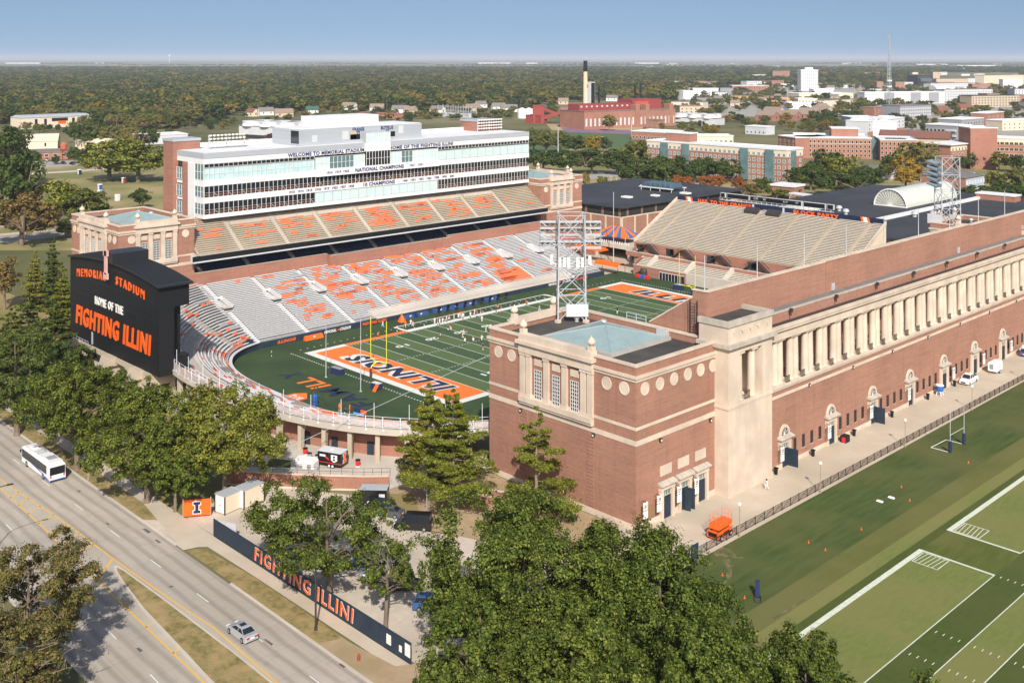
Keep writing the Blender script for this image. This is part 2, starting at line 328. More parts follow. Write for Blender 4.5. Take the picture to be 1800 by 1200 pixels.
    def path(s, pts, r, n=6, mi=0):
        for a, b in zip(pts[:-1], pts[1:]): s.tube(a, b, r, None, n, mi)
        return s
    def wheel(s, c, ax, r, wd, n=14, mi=0):
        c = Vector(c); ax = Vector(ax).normalized(); return s.tube(c-ax*wd/2, c+ax*wd/2, r, None, n, mi)
    def mesh(s, name, mats, off=(0, 0, 0), smooth=False):
        me = bpy.data.meshes.new(name)
        me.from_pydata([(x-off[0], y-off[1], z-off[2]) for x, y, z in s.v], [], s.f)
        for m in (mats if isinstance(mats, (list, tuple)) else [mats]): me.materials.append(m)
        if any(s.m): me.polygons.foreach_set('material_index', s.m)
        if smooth: me.polygons.foreach_set('use_smooth', [True]*len(s.f))
        me.update(); return me
    def build(s, name, mats, parent=None, smooth=False, local=False):
        """world coordinates under an unrotated parent, or local ones"""
        off = (0, 0, 0) if (local or parent is None) else origin(parent)
        return link(name, s.mesh(name, mats, off, smooth), parent)
def struct(name, mb, mats, label=None):
    o = mb.build(name, mats); o['kind'] = 'structure'
    if label: o['label'] = label
    return o
_tc = {}
def textv(s, bold=.0, res=2, sp=None):
    """letters as flat outlines filled by Blender's own font; returns verts (n,2) and faces, 1 high"""
    key = (s, bold, sp)
    if key not in _tc:
        cu = bpy.data.curves.new('lettering', 'FONT'); cu.body = s; cu.size = 1; cu.offset = bold; cu.resolution_u = res; cu.space_character = sp or 1.05+bold
        ob = bpy.data.objects.new('lettering', cu); COL.objects.link(ob)
        dg = bpy.context.evaluated_depsgraph_get(); me = bpy.data.meshes.new_from_object(ob.evaluated_get(dg))
        vs = [(v.co.x, v.co.y) for v in me.vertices]; fs = [tuple(p.vertices) for p in me.polygons]
        bpy.data.objects.remove(ob); bpy.data.curves.remove(cu); bpy.data.meshes.remove(me)
        _tc[key] = (vs, fs)
    return _tc[key]
def lettering(name, s, mats, parent, c, right, up, wd, ht, depth=.03, bold=.02, slant=0, outline=None, bend=None, sp=None):
    """raised lettering of width wd and height ht centred on c"""
    right = Vector(right).normalized(); up = Vector(up).normalized(); nrm = right.cross(up); c = Vector(c)
    mb = MB(); off = origin(parent) if parent else Vector((0, 0, 0))
    for lay, (bd, mi, dz) in enumerate([(bold+(outline or 0), 1, 0)]*bool(outline)+[(bold, 0, depth if not outline else depth*1.6)]):
        vs, fs = textv(s, bd, 2, sp)
        if lay == 0:
            xs = [v[0] for v in vs]; ys = [v[1] for v in vs]; mx = (min(xs)+max(xs))/2; my = (min(ys)+max(ys))/2; sx = wd/(max(xs)-min(xs)); sy = ht/(max(ys)-min(ys))
        k = len(mb.v)
        P = []
        for x, y in vs:
            X = (x-mx)*sx; Y = (y-my)*sy; X += slant*Y
            if bend: Y += bend(X)
            P.append(c+right*X+up*Y)
        dz = dz or (.02 if depth >= .02 and not outline else depth*.5 if outline else depth+.002); mb.v += [tuple(p+nrm*dz) for p in P]; mb.f += [tuple(k+i for i in f) for f in fs]; mb.m += [mi]*len(fs)
        # sides from boundary edges
        if depth > .05:
            ed = {}
            for f in fs:
                for a, b in zip(f, f[1:]+f[:1]): ed[(a, b)] = 1
            k2 = len(mb.v); mb.v += [tuple(p) for p in P]
            for (a, b) in ed:
                if (b, a) not in ed: mb.f.append((k2+a, k2+b, k+b, k+a)); mb.m.append(mi)
    return link(name, mb.mesh(name, mats, off), parent)
# ================================================================ lettering made first, while the scene is small
for s_, b_ in (('WELCOME TO MEMORIAL STADIUM', .02), ('HOME OF THE FIGHTING ILLINI', .02), ('NATIONAL CHAMPIONS', .03), ('10 CHAMPIONS', .03),
               ('GRANGE', .03), ('77', .02), ('BUTKUS', .03), ('50', .02), ('MEMORIAL', .03), ('STADIUM', .03), ('HOME OF THE', .03)): textv(s_, b_)
# ================================================================ the setting
def sheet(name, x0, y0, x1, y1, z, m): return struct(name, MB().box(x0, y0, z-.02, x1, y1, z), m)
def flat(name, pts, z, m, label=None):
    mb = MB(); mb.poly([(p[0], p[1], z) for p in pts]); return struct(name, mb, m, label)
mb = MB(); mb.box(-45000, -3000, -.5, 45000, 60000, -.06); struct('ground', mb, FARM)
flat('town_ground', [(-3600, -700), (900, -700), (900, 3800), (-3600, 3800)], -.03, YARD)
flat('park_lawn', [at(-80, 440), at(330, 440), at(420, 300), at(330, 268), at(180, 283), at(-80, 288)], -.015, PARK)
flat('park_lawn', [at(900, 345), at(1130, 345), at(1260, 345), at(1800, 380), at(1820, 285), at(1300, 300), at(1120, 250), at(900, 262)], -.015, PARK)
# street along the south side, kerbs, median, markings
struct('road', MB().box(-420, -145.5, -.1, 420, -123.6, .02), ROAD)
mb = MB()
mb.box(-420, -123.6, -.1, 44.6, -123.3, .14); mb.box(60, -123.6, -.1, 420, -123.3, .14)
mb.box(-420, -145.8, -.1, 420, -145.5, .14)
for i in range(7):
    a0, a1 = math.pi*.5*i/7, math.pi*.5*(i+1)/7
    mb.obox((44.6+3*math.sin(a0), -123.6+.3+3-3*math.cos(a0)), (44.6+3*math.sin(a1), -123.6+.3+3-3*math.cos(a1)), .28, -.1, .12)
struct('kerb', mb, CONC)
mb = MB(); mb.poly([(-200, -133.4, .026), (7, -134.5, .026), (24, -134.8, .026), (42, -135.5, .026), (55, -135.85, .026), (77, -136.6, .026), (140, -139, .026), (140, -131, .026), (83, -131, .026), (68, -130.5, .026), (43.5, -131.6, .026), (24, -132.1, .026), (7, -133.1, .026)])
struct('median_paving', mb, MEDC)
tip = [(140, -138), (77.5, -136.1), (71, -135.6), (58.2, -134.7), (50, -133.6), (46, -132.9), (44.8, -132.4), (45.2, -132.0), (47, -131.9), (58, -131.5), (74.4, -131.2), (140, -131.2)]
mb = MB(); mb.prism(tip, -.05, .15); struct('median_kerb', mb, CONC)
gi = [(140, -137.7), (77.5, -135.8), (71, -135.3), (58.2, -134.4), (50, -133.35), (46.6, -132.75), (45.6, -132.4), (47.2, -132.15), (58, -131.8), (74.4, -131.5), (140, -131.5)]
mb = MB(); mb.prism(gi, .1, .19); struct('median_grass', mb, VERGE)
mb = MB(); zl = .032
def line(mb, a, b, wd, z):
    dx, dy = b[0]-a[0], b[1]-a[1]; l = math.hypot(dx, dy); nx, ny = -dy/l*wd/2, dx/l*wd/2
    mb.poly([(a[0]+nx, a[1]+ny, z), (a[0]-nx, a[1]-ny, z), (b[0]-nx, b[1]-ny, z), (b[0]+nx, b[1]+ny, z)])
for P in ([(-60, -133.2), (7.2, -133.1), (23.6, -132.05), (43.4, -131.5)], [(43.4, -131.5), (58, -130.95), (68, -130.3), (83, -130.8), (140, -130.8)], [(-60, -134), (6.4, -134.45), (23.8, -134.8), (42, -135.5), (54.7, -135.85), (77.5, -136.6), (140, -139.4)]):
    for a, b in zip(P[:-1], P[1:]): line(mb, a, b, .24, zl)
yn = lambda x: np.interp(x, [7.2, 23.6, 43.4], [-133.1, -132.05, -131.5]); ys = lambda x: np.interp(x, [6.4, 23.8, 42, 54.7, 77.5], [-134.45, -134.8, -135.5, -135.85, -136.6])
for x in (10, 13.8, 18, 22.5, 27, 31.5, 36.2): line(mb, (x, yn(x)), (x+1.6, ys(x+1.6)), .32, zl)
line(mb, (42.6, -131.7), (46.6, -135.3), .36, zl)
for x in (55.5, 62.5, 70): line(mb, (x, ys(x)), (x-.4, ys(x)+.95), .3, zl)
struct('yellow_road_lines', mb, YLINE)
mb = MB()
for i in range(-9, 12):
    x = 33.6+12.8*i; line(mb, (x, -128.15+.012*(x-33)), (x+3.1, -128.12+.012*(x-33)), .13, zl)
    line(mb, (x-12.6, -138.35-.035*(x-33)), (x-9.5, -138.45-.035*(x-33)), .13, zl)
struct('white_road_dashes', mb, WLINE)
mb = MB()
for x, y, a, b in ((30.6, -127.6, 1.2, .25), (36.4, -124.6, 2.0, .5), (41, -124.9, 1.5, .35), (74.6, -127.3, 1.9, .3), (16, -126, .9, .4), (55, -129.6, .5, .5), (20, -141, 1.6, .3), (66, -139, 1.2, .4), (90, -126, 1.4, .4)):
    mb.poly([(x, y, .024), (x+a, y-.05, .024), (x+a*.9, y+b, .024), (x+a*.1, y+b*.8, .024)])
struct('road_patches', mb, mat('tar_patch', (.10, .095, .09), (.15, .14, .13), 2))
o = MB().box(85.1, -123.9, -.1, 86.1, -123.3, .035).build('storm_drain', mat('rusty_grate', (.14, .08, .05))); tag(o, 'rusty storm drain set in the gutter before the lettered fence', 'drain')
sheet('grass_verge', -420, -123.3, 43.5, -118.4, .10, VERGE)
flat('kerbside_grass', [(62, -123.3), (300, -123.3), (300, -120.4), (60, -120.4), (49, -121.2), (47.4, -122.4), (47.6, -123.3)], .115, VERGE)
flat('sidewalk', [(-420, -120.6), (28, -120.6), (46, -123.4), (48.5, -120.6), (60, -120.3), (92, -120), (92, -118.2), (45.6, -118.4), (28, -118.4), (-420, -118.4)], .125, PAVE)
flat('driveway', [(33.5, -123.5), (47, -123.5), (47.6, -121.5), (46, -118.3), (38.2, -118.3), (36, -121)], .11, GRAVEL)
flat('bare_corner', [(80, -123.3), (130, -123.3), (130, -114), (92, -116), (90, -119.6), (81, -120.6)], .13, DIRT)
flat('south_lawn', [(-420, -118.4), (37, -118.4), (37, -103), (28, -98), (14, -97.5), (-20, -99), (-70, -94), (-110, -84), (-420, -84)], .06, LAWN)
flat('gravel_lot', [(37, -118.3), (92, -117.6), (98, -112), (100, -86), (86, -84), (63, -97), (52, -93), (33, -105)], .09, GRAVEL)
flat('pine_bed', [(50, -91), (62, -96.5), (75, -91), (86, -84), (86, -74), (56, -74), (50, -80)], .10, DIRT)
flat('pine_lawn', [(50.5, -92), (57.5, -96.2), (61, -92.5), (54, -88.5)], .115, LAWN)
flat('horseshoe_court', [(-70, -94), (-20, -99), (14, -97.5), (27, -100), (34, -104), (50.2, -90.3), (56, -85), (56, -70), (-64, -70)], .075, CONC)
flat('court_lawn', [(25.6, -96.6), (29, -101), (35.2, -103.2), (37, -101), (31, -95.2), (29, -94.6)], .09, LUSH)
flat('east_walkway', [(84, -84), (98.4, -84), (97.9, 130), (84, 130)], .106, PAVE)
flat('north_court', [(-120, 60), (86, 60), (86, 126), (-120, 126)], .05, PAVE)
flat('pavement_corner', [(84, -84.01), (98.4, -84.01), (100, -112), (92, -117), (86, -100)], .095, GRAVEL)
# practice fields east of the walkway
PX0 = 97.9
flat('practice_ground', [(PX0, -118), (420, -118), (420, 200), (PX0, 200)], .03, PRACTM)
flat('lush_grass', [(PX0, -90), (110.8, -96), (110.8, 200), (PX0, 200)], .05, LUSH)
flat('worn_patch', [(98.1, -71.6), (99.3, -71.4), (101.6, -69.9), (102.4, -69.1), (100.6, -68.9), (98.3, -67.6)], .062, WORN)
for k, p in enumerate(([(100.4, -71.6), (102.2, -73), (104.2, -76), (104.6, -78.4), (105, -78), (104.3, -75), (102.6, -71.9), (101, -70.8)], [(110.6, -59.8), (111.1, -59.3), (111.0, -58.3), (110.8, -58.9)], [(113.7, -80), (114.1, -79.6), (114.2, -66), (114.0, -72)])):
    flat('worn_patch', p, .066, WORN)
flat('mown_strip', [(114.2, -118), (116.4, -118), (117.2, 200), (115.4, 200)], .052, PRACT)
flat('mown_strip', [(116.5, -118), (118, -118), (118, 200), (117.25, 200)], .054, PRACTD)
for i in range(14):
    x = 118.1+(0 if i == 0 else 10.1+4.57*(i-1)); x1 = 128.2+4.57*i if i else 128.2
    x1 = 128.2 if i == 0 else x+4.57
    sheet('mown_strip', x, -118, x1, 200, .058+.0005*(i % 2), (PRACT, PRACTD)[i % 2] if i else PRACTM)
sheet('mown_strip', 118.1, -118, 128.1, -49.2, .0625, PRACT); sheet('mown_strip', 118.1, -40.2, 128.1, 120, .0625, PRACT)
mb = MB(); z = .068
mb.box(117.75, -118, z-.01, 118.5, -49.1, z); mb.box(118.5, -49.5, z-.01, 128.1, -49.1, z)
mb.box(117.75, -40.5, z-.01, 118.5, 110, z); mb.box(118.5, -40.5, z-.01, 128.1, -40.1, z)
for i in range(12):
    x = 128.05+4.575*i; mb.box(x, -118, z-.006, x+.13, -49.1, z+.002); mb.box(x, -40.1, z-.006, x+.13, 110, z+.002)
for i in range(60):
    x = 128.05+.915*i
    if i % 5:
        for y in (-49.6, -68.8, -75.6, -39.9, -20): mb.box(x-.05, y, z-.006, x+.05, y+.6, z+.002)
for (y0, s) in ((-49.6, -1), (-40, 1)):
    a = (118.6, y0+s*4.0) if s < 0 else (118.6, y0); b = (122.3, y0+s*3.7)
    q = [(118.7, y0+s*.1), (122.2, y0+s*.1), (122.2, y0+s*3.7), (118.7, y0+s*3.7)]
    for k in range(4): line(mb, q[k], q[(k+1) % 4], .14, z+.003)
    for k in range(1, 6): line(mb, (118.7+.6*k, q[0][1]), (118.7+.6*k-.3, q[2][1]), .11, z+.004)
struct('practice_field_lines', mb, GLINE)
# west park, streets and lots
flat('park_path', [(-520, -60), (-420, -64), (-300, -69), (-300, -66), (-420, -61), (-520, -57)], .02, PAVE)
wr = [at(0, 428), at(126, 414), at(126, 406), at(0, 418)]
flat('side_street', [at(-60, 436), at(130, 413), at(130, 404), at(-60, 422)], .03, FARROAD)
flat('side_path', [at(-60, 421), at(130, 403), at(130, 399.5), at(-60, 416)], .03, PAVE)
flat('side_path', [at(-60, 402), at(60, 397), at(140, 388), at(140, 384), at(60, 391), at(-60, 395)], .03, PAVE)
flat('park_path', [at(30, 309), at(150, 301), at(215, 295), at(215, 293), at(150, 298.5), at(30, 306)], .03, CONC)
flat('west_street', [at(-20, 302), at(135, 292), at(140, 282), at(-20, 286)], .03, FARROAD)
flat('shade_walk', [at(-30, 540), at(55, 527), at(55, 521), at(-30, 529)], .03, PAVE)
flat('far_street', [at(1020, 345), at(1110, 330), at(1260, 326), at(1250, 320), at(1100, 320), at(1020, 331)], .02, FARROAD)
flat('far_street', [at(1020, 318), at(1100, 307), at(1090, 297), at(1020, 306)], .02, FARROAD)
flat('parking_lot', [at(1010, 362), at(1085, 348), at(1080, 339), at(1010, 344)], .022, PAVE)
flat('soccer_turf', [at(905, 282), at(1000, 272), at(1000, 258), at(925, 256)], .03, TURFL)
flat('soccer_turf', [at(1000, 262), at(1120, 262), at(1110, 236), at(985, 232)], .03, TURFL)
flat('running_track', [at(1000, 236), at(1110, 240), at(1110, 229), at(985, 225)], .025, mat('blue_track', (.10, .14, .30), (.34, .14, .12), .08))
flat('sandy_yard', [at(970, 229), at(1130, 232), at(1130, 222), at(960, 218)], .02, mat('dry_yard', (.42, .32, .17), (.36, .29, .16), .05))
for k, (x0, y0, x1, y1) in enumerate(((1190, 172, 1500, 205), (1560, 175, 1800, 240), (1230, 150, 1800, 165))):
    flat('town_paving', [at(x0, y1), at(x1, y1), at(x1, y0), at(x0, y0)], .0+.012*k, FARROAD)
# ---------------------------------------------------------------- football field
field = thing('football_field', 'green striped football field with orange end zones inside the stadium', 'football field'); field['kind'] = 'structure'; del field['category']
FZ = .10
mb = MB(); mb.prism([(-37, -64), (-36, -70), (-30, -76.5), (-20, -79.5), (0, -80.5), (20, -79.5), (30, -76), (38, -66), (38, 69), (-37, 69)], .05, FZ); mb.build('turf_apron', TURF, field)
YD = .9144
ma, mbb = MB(), MB()
for i in range(20):
    y = -45.72+i*4.572; (ma if i % 2 else mbb).box(-24.38, y, FZ, 24.38, y+4.572, FZ+.008)
ma.build('dark_stripe', TURFA, field)['kind'] = 'stuff'; mbb.build('light_stripe', TURFL, field)['kind'] = 'stuff'
z = FZ+.012
for s in (-1, 1): MB().box(-24.38, s*45.72, FZ, 24.38, s*54.86, z).build('end_zone', ORANGE, field)
mb = MB()
for s in (-1, 1):
    mb.box(-26.2, s*54.86, FZ, 26.2, s*56.7, z)
    for t in (-1, 1): mb.box(t*24.38, s*45.72, FZ, t*26.2, s*54.86, z)
mb.box(-26.2, -27.43, FZ, -24.38, 27.43, z); mb.box(24.38, -27.43, FZ, 26.2, 27.43, z)
mb.build('white_border', WLINE, field)
mb = MB()
for t in (-1, 1):
    for s in (-1, 1): mb.box(t*24.38, s*27.43, FZ, t*26.2, s*45.72, z)
mb.build('orange_border', ORANGE, field)
mb = MB(); z2 = z+.006
for i in range(21):
    y = -45.72+i*4.572; mb.box(-24.3, y-.07, FZ, 24.3, y+.07, z2)
for i in range(101):
    y = -45.72+i*.9144
    if i % 5:
        for x in (-24.0, -6.1, 6.1, 24.0): mb.box(x-.33, y-.06, FZ, x+.33, y+.06, z2)
for x, dx in ((-31, 1),):
    mb.box(-30.6, -27.4, FZ, -30.2, 27.4, z2); mb.box(-30.2, -27.6, FZ, -26.2, -26.6, z2); mb.box(-30.2, 26.6, FZ, -26.2, 27.6, z2)
    for k in range(15): line(mb, (-26.2, -24+k*3.4), (-28, -23+k*3.4), .15, z2)
for k in range(60):
    t = -56+k*1.9
    mb.box(-29.2, t, FZ, -28.9, t+.3, z2)
    if -29 < t*.5 < 29: mb.box(t*.5, -59.3, FZ, t*.5+.35, -59.0, z2); mb.box(t*.5, 59, FZ, t*.5+.35, 59.3, z2)
mb.build('yard_lines', WLINE, field)
for yd, tx in ((10, '10'), (20, '20'), (30, '30'), (40, '40'), (50, '50'), (60, '40'), (70, '30'), (80, '20'), (90, '10')):
    y = -45.72+yd*.9144
    lettering('yard_number', tx, WLINE, field, (-15.2, y, z2), (0, -1, 0), (1, 0, 0), 3.6, 1.9, .004, .03)
    lettering('yard_number', tx, WLINE, field, (15.2, y, z2), (0, 1, 0), (-1, 0, 0), 3.6, 1.9, .004, .03)
for s_, yc, rt, up in (('ILLINOIS', -50.3, (-1, 0, 0), (0, -1, 0)), ('ILLINI', 50.3, (1, 0, 0), (0, 1, 0))):
    lettering('end_zone_lettering', s_, [NAVY, WLINE], field, (0, yc, z+.004), rt, up, 35 if s_ == 'ILLINOIS' else 30, 6.0, .006, .04, .25, outline=.045)
lettering('apron_lettering', 'FAM', NAVY, field, (7.4, -68.2, FZ+.003), (-1, 0, 0), (0, -1, 0), 14.4, 4.5, .004, .03, .12)
lettering('apron_lettering', 'ILL', ORANGE, field, (-5.6, -68.2, FZ+.003), (-1, 0, 0), (0, -1, 0), 8.0, 4.5, .004, .03, .12)
lettering('apron_lettering', 'Y', NAVY, field, (-13.3, -68.2, FZ+.003), (-1, 0, 0), (0, -1, 0), 4.4, 4.5, .004, .03, .12)
lettering('midfield_mark', 'I', ORANGE, field, (0, 0, z2+.006), (0, 1, 0), (-1, 0, 0), 5, 8, .004, .06)
mb = MB(); mb.poly([(-2.3, -77.1, FZ+.01), (2.5, -77.2, FZ+.01), (2.7, -74.6, FZ+.01), (-.5, -72.6, FZ+.01), (-2.2, -74.6, FZ+.01)]); mb.build('orange_shield', ORANGE, field)
lettering('shield_lettering', 'B1G', WLINE, field, (.2, -75.6, FZ+.014), (-1, 0, 0), (0, -1, 0), 3.4, 1.6, .004, .03)
# ================================================================ stadium towers
class Face:
    """a wall face: u runs to the right as seen from outside, d outwards"""
    def __init__(s, o, u): s.o = o; s.u = u; s.n = (u[1], -u[0])
    def p(s, u, z, d=0): return (s.o[0]+s.u[0]*u+s.n[0]*d, s.o[1]+s.u[1]*u+s.n[1]*d, z)
    def box(s, mb, u0, u1, z0, z1, d0, d1, mi=0):
        return mb.hexa([s.p(u0, z0, d1), s.p(u1, z0, d1), s.p(u1, z0, d0), s.p(u0, z0, d0), s.p(u0, z1, d1), s.p(u1, z1, d1), s.p(u1, z1, d0), s.p(u0, z1, d0)], mi)
    @property
    def rot(s): return math.atan2(s.u[1], s.u[0])
def unit_window(wd, ht, nx, ny, mats, bar=.09, deep=.12):
    """glass with frame and glazing bars, local: x along the wall, -y outwards, base at z=0, centred"""
    mb = MB(); mb.box(-wd/2, -.02, 0, wd/2, deep, ht, 1)
    for i in range(nx+1):
        x = -wd/2+wd*i/nx; mb.box(x-bar/2, -.07, 0, x+bar/2, -.021, ht, 0)
    for j in range(ny+1):
        z = ht*j/ny; mb.box(-wd/2, -.068, z-bar/2, wd/2, -.022, z+bar/2, 0)
    return mb.mesh('window', mats)
TWIN = unit_window(1.55, 4.6, 4, 8, [WINW, GLASSD])
URN = MB().box(-.45, -.45, 0, .45, .45, .7).lathe(0, 0, [(.22, .7), (.3, .8), (.62, 1.15), (.66, 1.4), (.45, 1.75), (.15, 2.05), (.06, 2.25)], 12).mesh('stone_urn', STONE)
VENT = MB().cyl(0, 0, 0, .5, .35).cyl(0, 0, .5, .9, .6, .5).cyl(0, 0, .9, 1.0, .5, .3).mesh('roof_vent', STEEL)
DISC = MB().lathe(0, 0, [(.98, 0), (.98, .1), (.8, .12), (.78, .07)], 20).mesh('stone_medallion', STONE)
def tower(label, x0, y0, x1, y1, zt, fr, circ):
    t = thing('stadium_tower', label, 'tower', ((x0+x1)/2, (y0+y1)/2, 0), group='brick towers of the stadium')
    mb = MB(); mb.box(x0, y0, 0, x1, y1, zt-1.5)
    for a, b, c, d in ((x0, y0, x1, y0+.5), (x0, y1-.5, x1, y1), (x0, y0+.5, x0+.5, y1-.5), (x1-.5, y0+.5, x1, y1-.5)): mb.box(a, b, zt-1.5, c, d, zt-.3)
    mb.build('brick_wall', BRICK, t)
    mb = MB(); e = .12
    for a, b, c, d in ((x0-e, y0-e, x1+e, y0+.62), (x0-e, y1-.62, x1+e, y1+e), (x0-e, y0+.62, x0+.62, y1-.62), (x1-.62, y0+.62, x1+e, y1-.62)): mb.box(a, b, zt-.3, c, d, zt)
    mb.build('parapet_cap', STONE, t)
    def ring(name, z0, z1, d, m=STONE):
        mb = MB()
        for a, b, c, dd in ((x0-d, y0-d, x1+d, y0-.002), (x0-d, y1+.002, x1+d, y1+d), (x0-d, y0-.002, x0-.002, y1+.002), (x1+.002, y0-.002, x1+d, y1+.002)): mb.box(a, b, z0, c, dd, z1)
        mb.build(name, m, t)
    ring('cornice', zt-1.95, zt-1.55, .35); ring('cornice', zt-2.45, zt-1.95, .14)
    ring('stone_band', zt-9.45, zt-9.0, .07); ring('stone_band', zt-11.7, zt-10.95, .09); ring('plinth', 0, .9, .12)
    MB().box(x0+.5, y0+.5, zt-1.5, x1-.5, y1-.5, zt-1.35).build('roof_membrane', ROOFB, t)
    ax, ay, bx, by = x0+(x1-x0)*.265, y0+(y1-y0)*.235, x0+(x1-x0)*.715, y0+(y1-y0)*.90
    mb = MB(); mb.box(ax-.6, ay-.6, zt-1.35, bx+.6, by+.6, zt-.85, 1); z = zt-.84; c = ((ax+bx)/2, (ay+by)/2, zt+.95); q = [(ax, ay, z), (bx, ay, z), (bx, by, z), (ax, by, z)]
    sk = MB(); sk.box(ax-.6, ay-.6, zt-1.35, bx+.6, by+.6, zt-.85); cb = sk.build('skylight_curb', CONCG, t)
    for i in range(4):
        mb = MB(); mb.poly([q[i], q[(i+1) % 4], c]); mb.build('skylight_slope', SKYL, t)
    rb = MB()
    for i in range(4):
        rb.tube(q[i], c, .1, None, 5); a, b = Vector(q[i]), Vector(q[(i+1) % 4])
        for k in range(1, 10):
            f = k/10; p = a.lerp(b, f); g = 1-abs(2*f-1); rb.tube(p, p.lerp(Vector(c), g) if False else p+(Vector(c)-(a+b)/2)*g, .035, None, 4)
    rb.build('skylight_rib', SKYL, t)
    for (vx, vy) in ((x0+4, y1-3.5), (x0+9, y1-2.2)): put('roof_vent', VENT, t, (vx, vy, zt-1.35))
    F = dict(S=Face((x0, y0), (1, 0)), E=Face((x1, y0), (0, 1)), W=Face((x0, y1), (0, -1)), N=Face((x1, y1), (-1, 0)))
    for k in fr:
        f = F[k]; Lf = (x1-x0) if k in 'SN' else (y1-y0); h = 15.6 if k in 'SN' else 10.6; u0 = Lf/2-h/2-.3; u1 = u0+h
        mb = MB(); f.box(mb, u0, u1, zt-10.3, zt-9.5, .002, .75); f.box(mb, u0, u1, zt-10.7, zt-10.3, .002, .55)
        f.box(mb, u0-.1, u1+.1, zt-2.5, zt-1.1, .003, .62); f.box(mb, u0-.45, u1+.45, zt-1.1, zt-.55, .004, 1.05); f.box(mb, u0, u1, zt-.55, zt+.45, -.7, .7)
        mb.build('frontispiece', STONE, t)
        n = 3; pw = 1.05; ends = 2 if k in 'SN' else 1
        gap = (h-ends*2*pw-(n-1)*pw-(ends-1)*2*.35)/n; u = u0; pil = []
        pil.append(u); u += pw
        if ends == 2: u += .35; pil.append(u); u += pw
        for i in range(n):
            wc = u+gap/2; o = put('window', TWIN, t, f.p(wc, zt-9.45, .06), f.rot)
            pb = MB(); f.box(pb, wc-.85, wc+.85, zt-4.2, zt-3.1, .003, .14); pb.build('carved_panel', STONE, t)
            sb = MB(); f.box(sb, wc-.95, wc+.95, zt-9.6, zt-9.45, .004, .25); sb.build('sill', STONE, t)
            u += gap; pil.append(u); u += pw
        if ends == 2: u += .35; pil.append(u)
        for pu in pil:
            pb = MB(); f.box(pb, pu, pu+pw, zt-9.5, zt-2.5, .005, .42); f.box(pb, pu-.1, pu+pw+.1, zt-2.95, zt-2.5, .006, .52); f.box(pb, pu-.1, pu+pw+.1, zt-9.5, zt-9.15, .006, .54)
            pb.build('pilaster', STONE, t)
        for uu in (u0+.5, u1-.5): put('stone_urn', URN, t, f.p(uu, zt+.45, 0))
        # sunk brick courses under the frontispiece
        mb, m2 = MB(), MB()
        for j in range(int((zt-13)/.55)):
            f.box(mb, u0, u0+1.4, 1.2+j*.55, 1.2+j*.55+.48, .002, .1); f.box(m2, u1-1.4, u1, 1.2+j*.55, 1.2+j*.55+.48, .002, .1)
        mb.build('rusticated_pier', BRICK, t); m2.build('rusticated_pier', BRICK, t)
    for k, us in circ.items():
        for u in us:
            f = F[k]; o = put('stone_medallion', DISC, t, f.p(u, zt-3.75, 0)); o.rotation_euler = (math.pi/2, 0, f.rot)
    return t, F
SE, SEF = tower('nearest brick tower with pale blue skylight on its black roof', 55.6, -73.5, 86.9, -53.0, 24.05, 'SW', dict(S=(2.2, 5.3, 25.7, 29.1), E=(2.0, 5.5, 8.9, 12.3, 15.6, 18.8)))
SW, SWF = tower('brick corner tower behind the black scoreboard', -93.4, -84, -64.7, -64.4, 28.2, 'SE', dict(S=(2, 4.6, 23.6, 26.4), E=(3.2, 17.2)))
NW, NWF = tower('brick tower beside the far end of the white press box', -93.4, 60.7, -64.7, 80.9, 28.1, 'ESN', dict(E=(2.4, 17.6)))
NE, NEF = tower('brick tower half hidden behind the long brick wall below a lattice light mast', 55.6, 89.6, 86.0, 109.8, 24.05, 'SW', dict(S=(2, 5)))
# doors, boxes and signs on the nearest tower
def gate_sign(num, x, y, z, par_name='gate_sign', lab=None):
    t = thing(par_name, lab, 'sign', (x, y, z), group='white gate number signs on the brick wall')
    MB().box(-.06, -.5, 0, .06, .5, 1.1).build('sign_board', WHITE, t, local=True); MB().box(-.06, -.5, -1.25, .06, .5, -.15).build('sign_board', WHITE, t, local=True)
    MB().box(-.6, -.04, 1.1, .06, .04, 1.2).box(-.05, -.04, -1.25, .05, .04, 1.15).build('bracket', DSTEEL, t, local=True)
    lettering('number', num, CLOTHK, t, (x, y-.505, z+.5), (1, 0, 0), (0, 0, 1), .09, .6, .004)
    lettering('number', num, CLOTHK, t, (x+.065, y, z+.5), (0, 1, 0), (0, 0, 1), .62, .58, .004, .03)
    return t
def door_leaf(nm='door'):
    mb = MB(); mb.box(-1.0, -.05, 0, 1.0, .05, 3.4)
    for i in range(8): mb.box(-.95, -.08, .2+i*.4, .95, -.051, .2+i*.4+.3)
    return mb.mesh('door', NAVYM)
DOOR = door_leaf()
TRANS = unit_window(1.9, .9, 3, 1, [STONE, GLASST], .08)
ALAMP = MB().box(-.22, -.35, -.2, .22, 0, .25).box(-.16, -.352, -.16, .16, -.35, .1, 1).mesh('wall_lamp', [DSTEEL, LAMPG])
f = SEF['E']
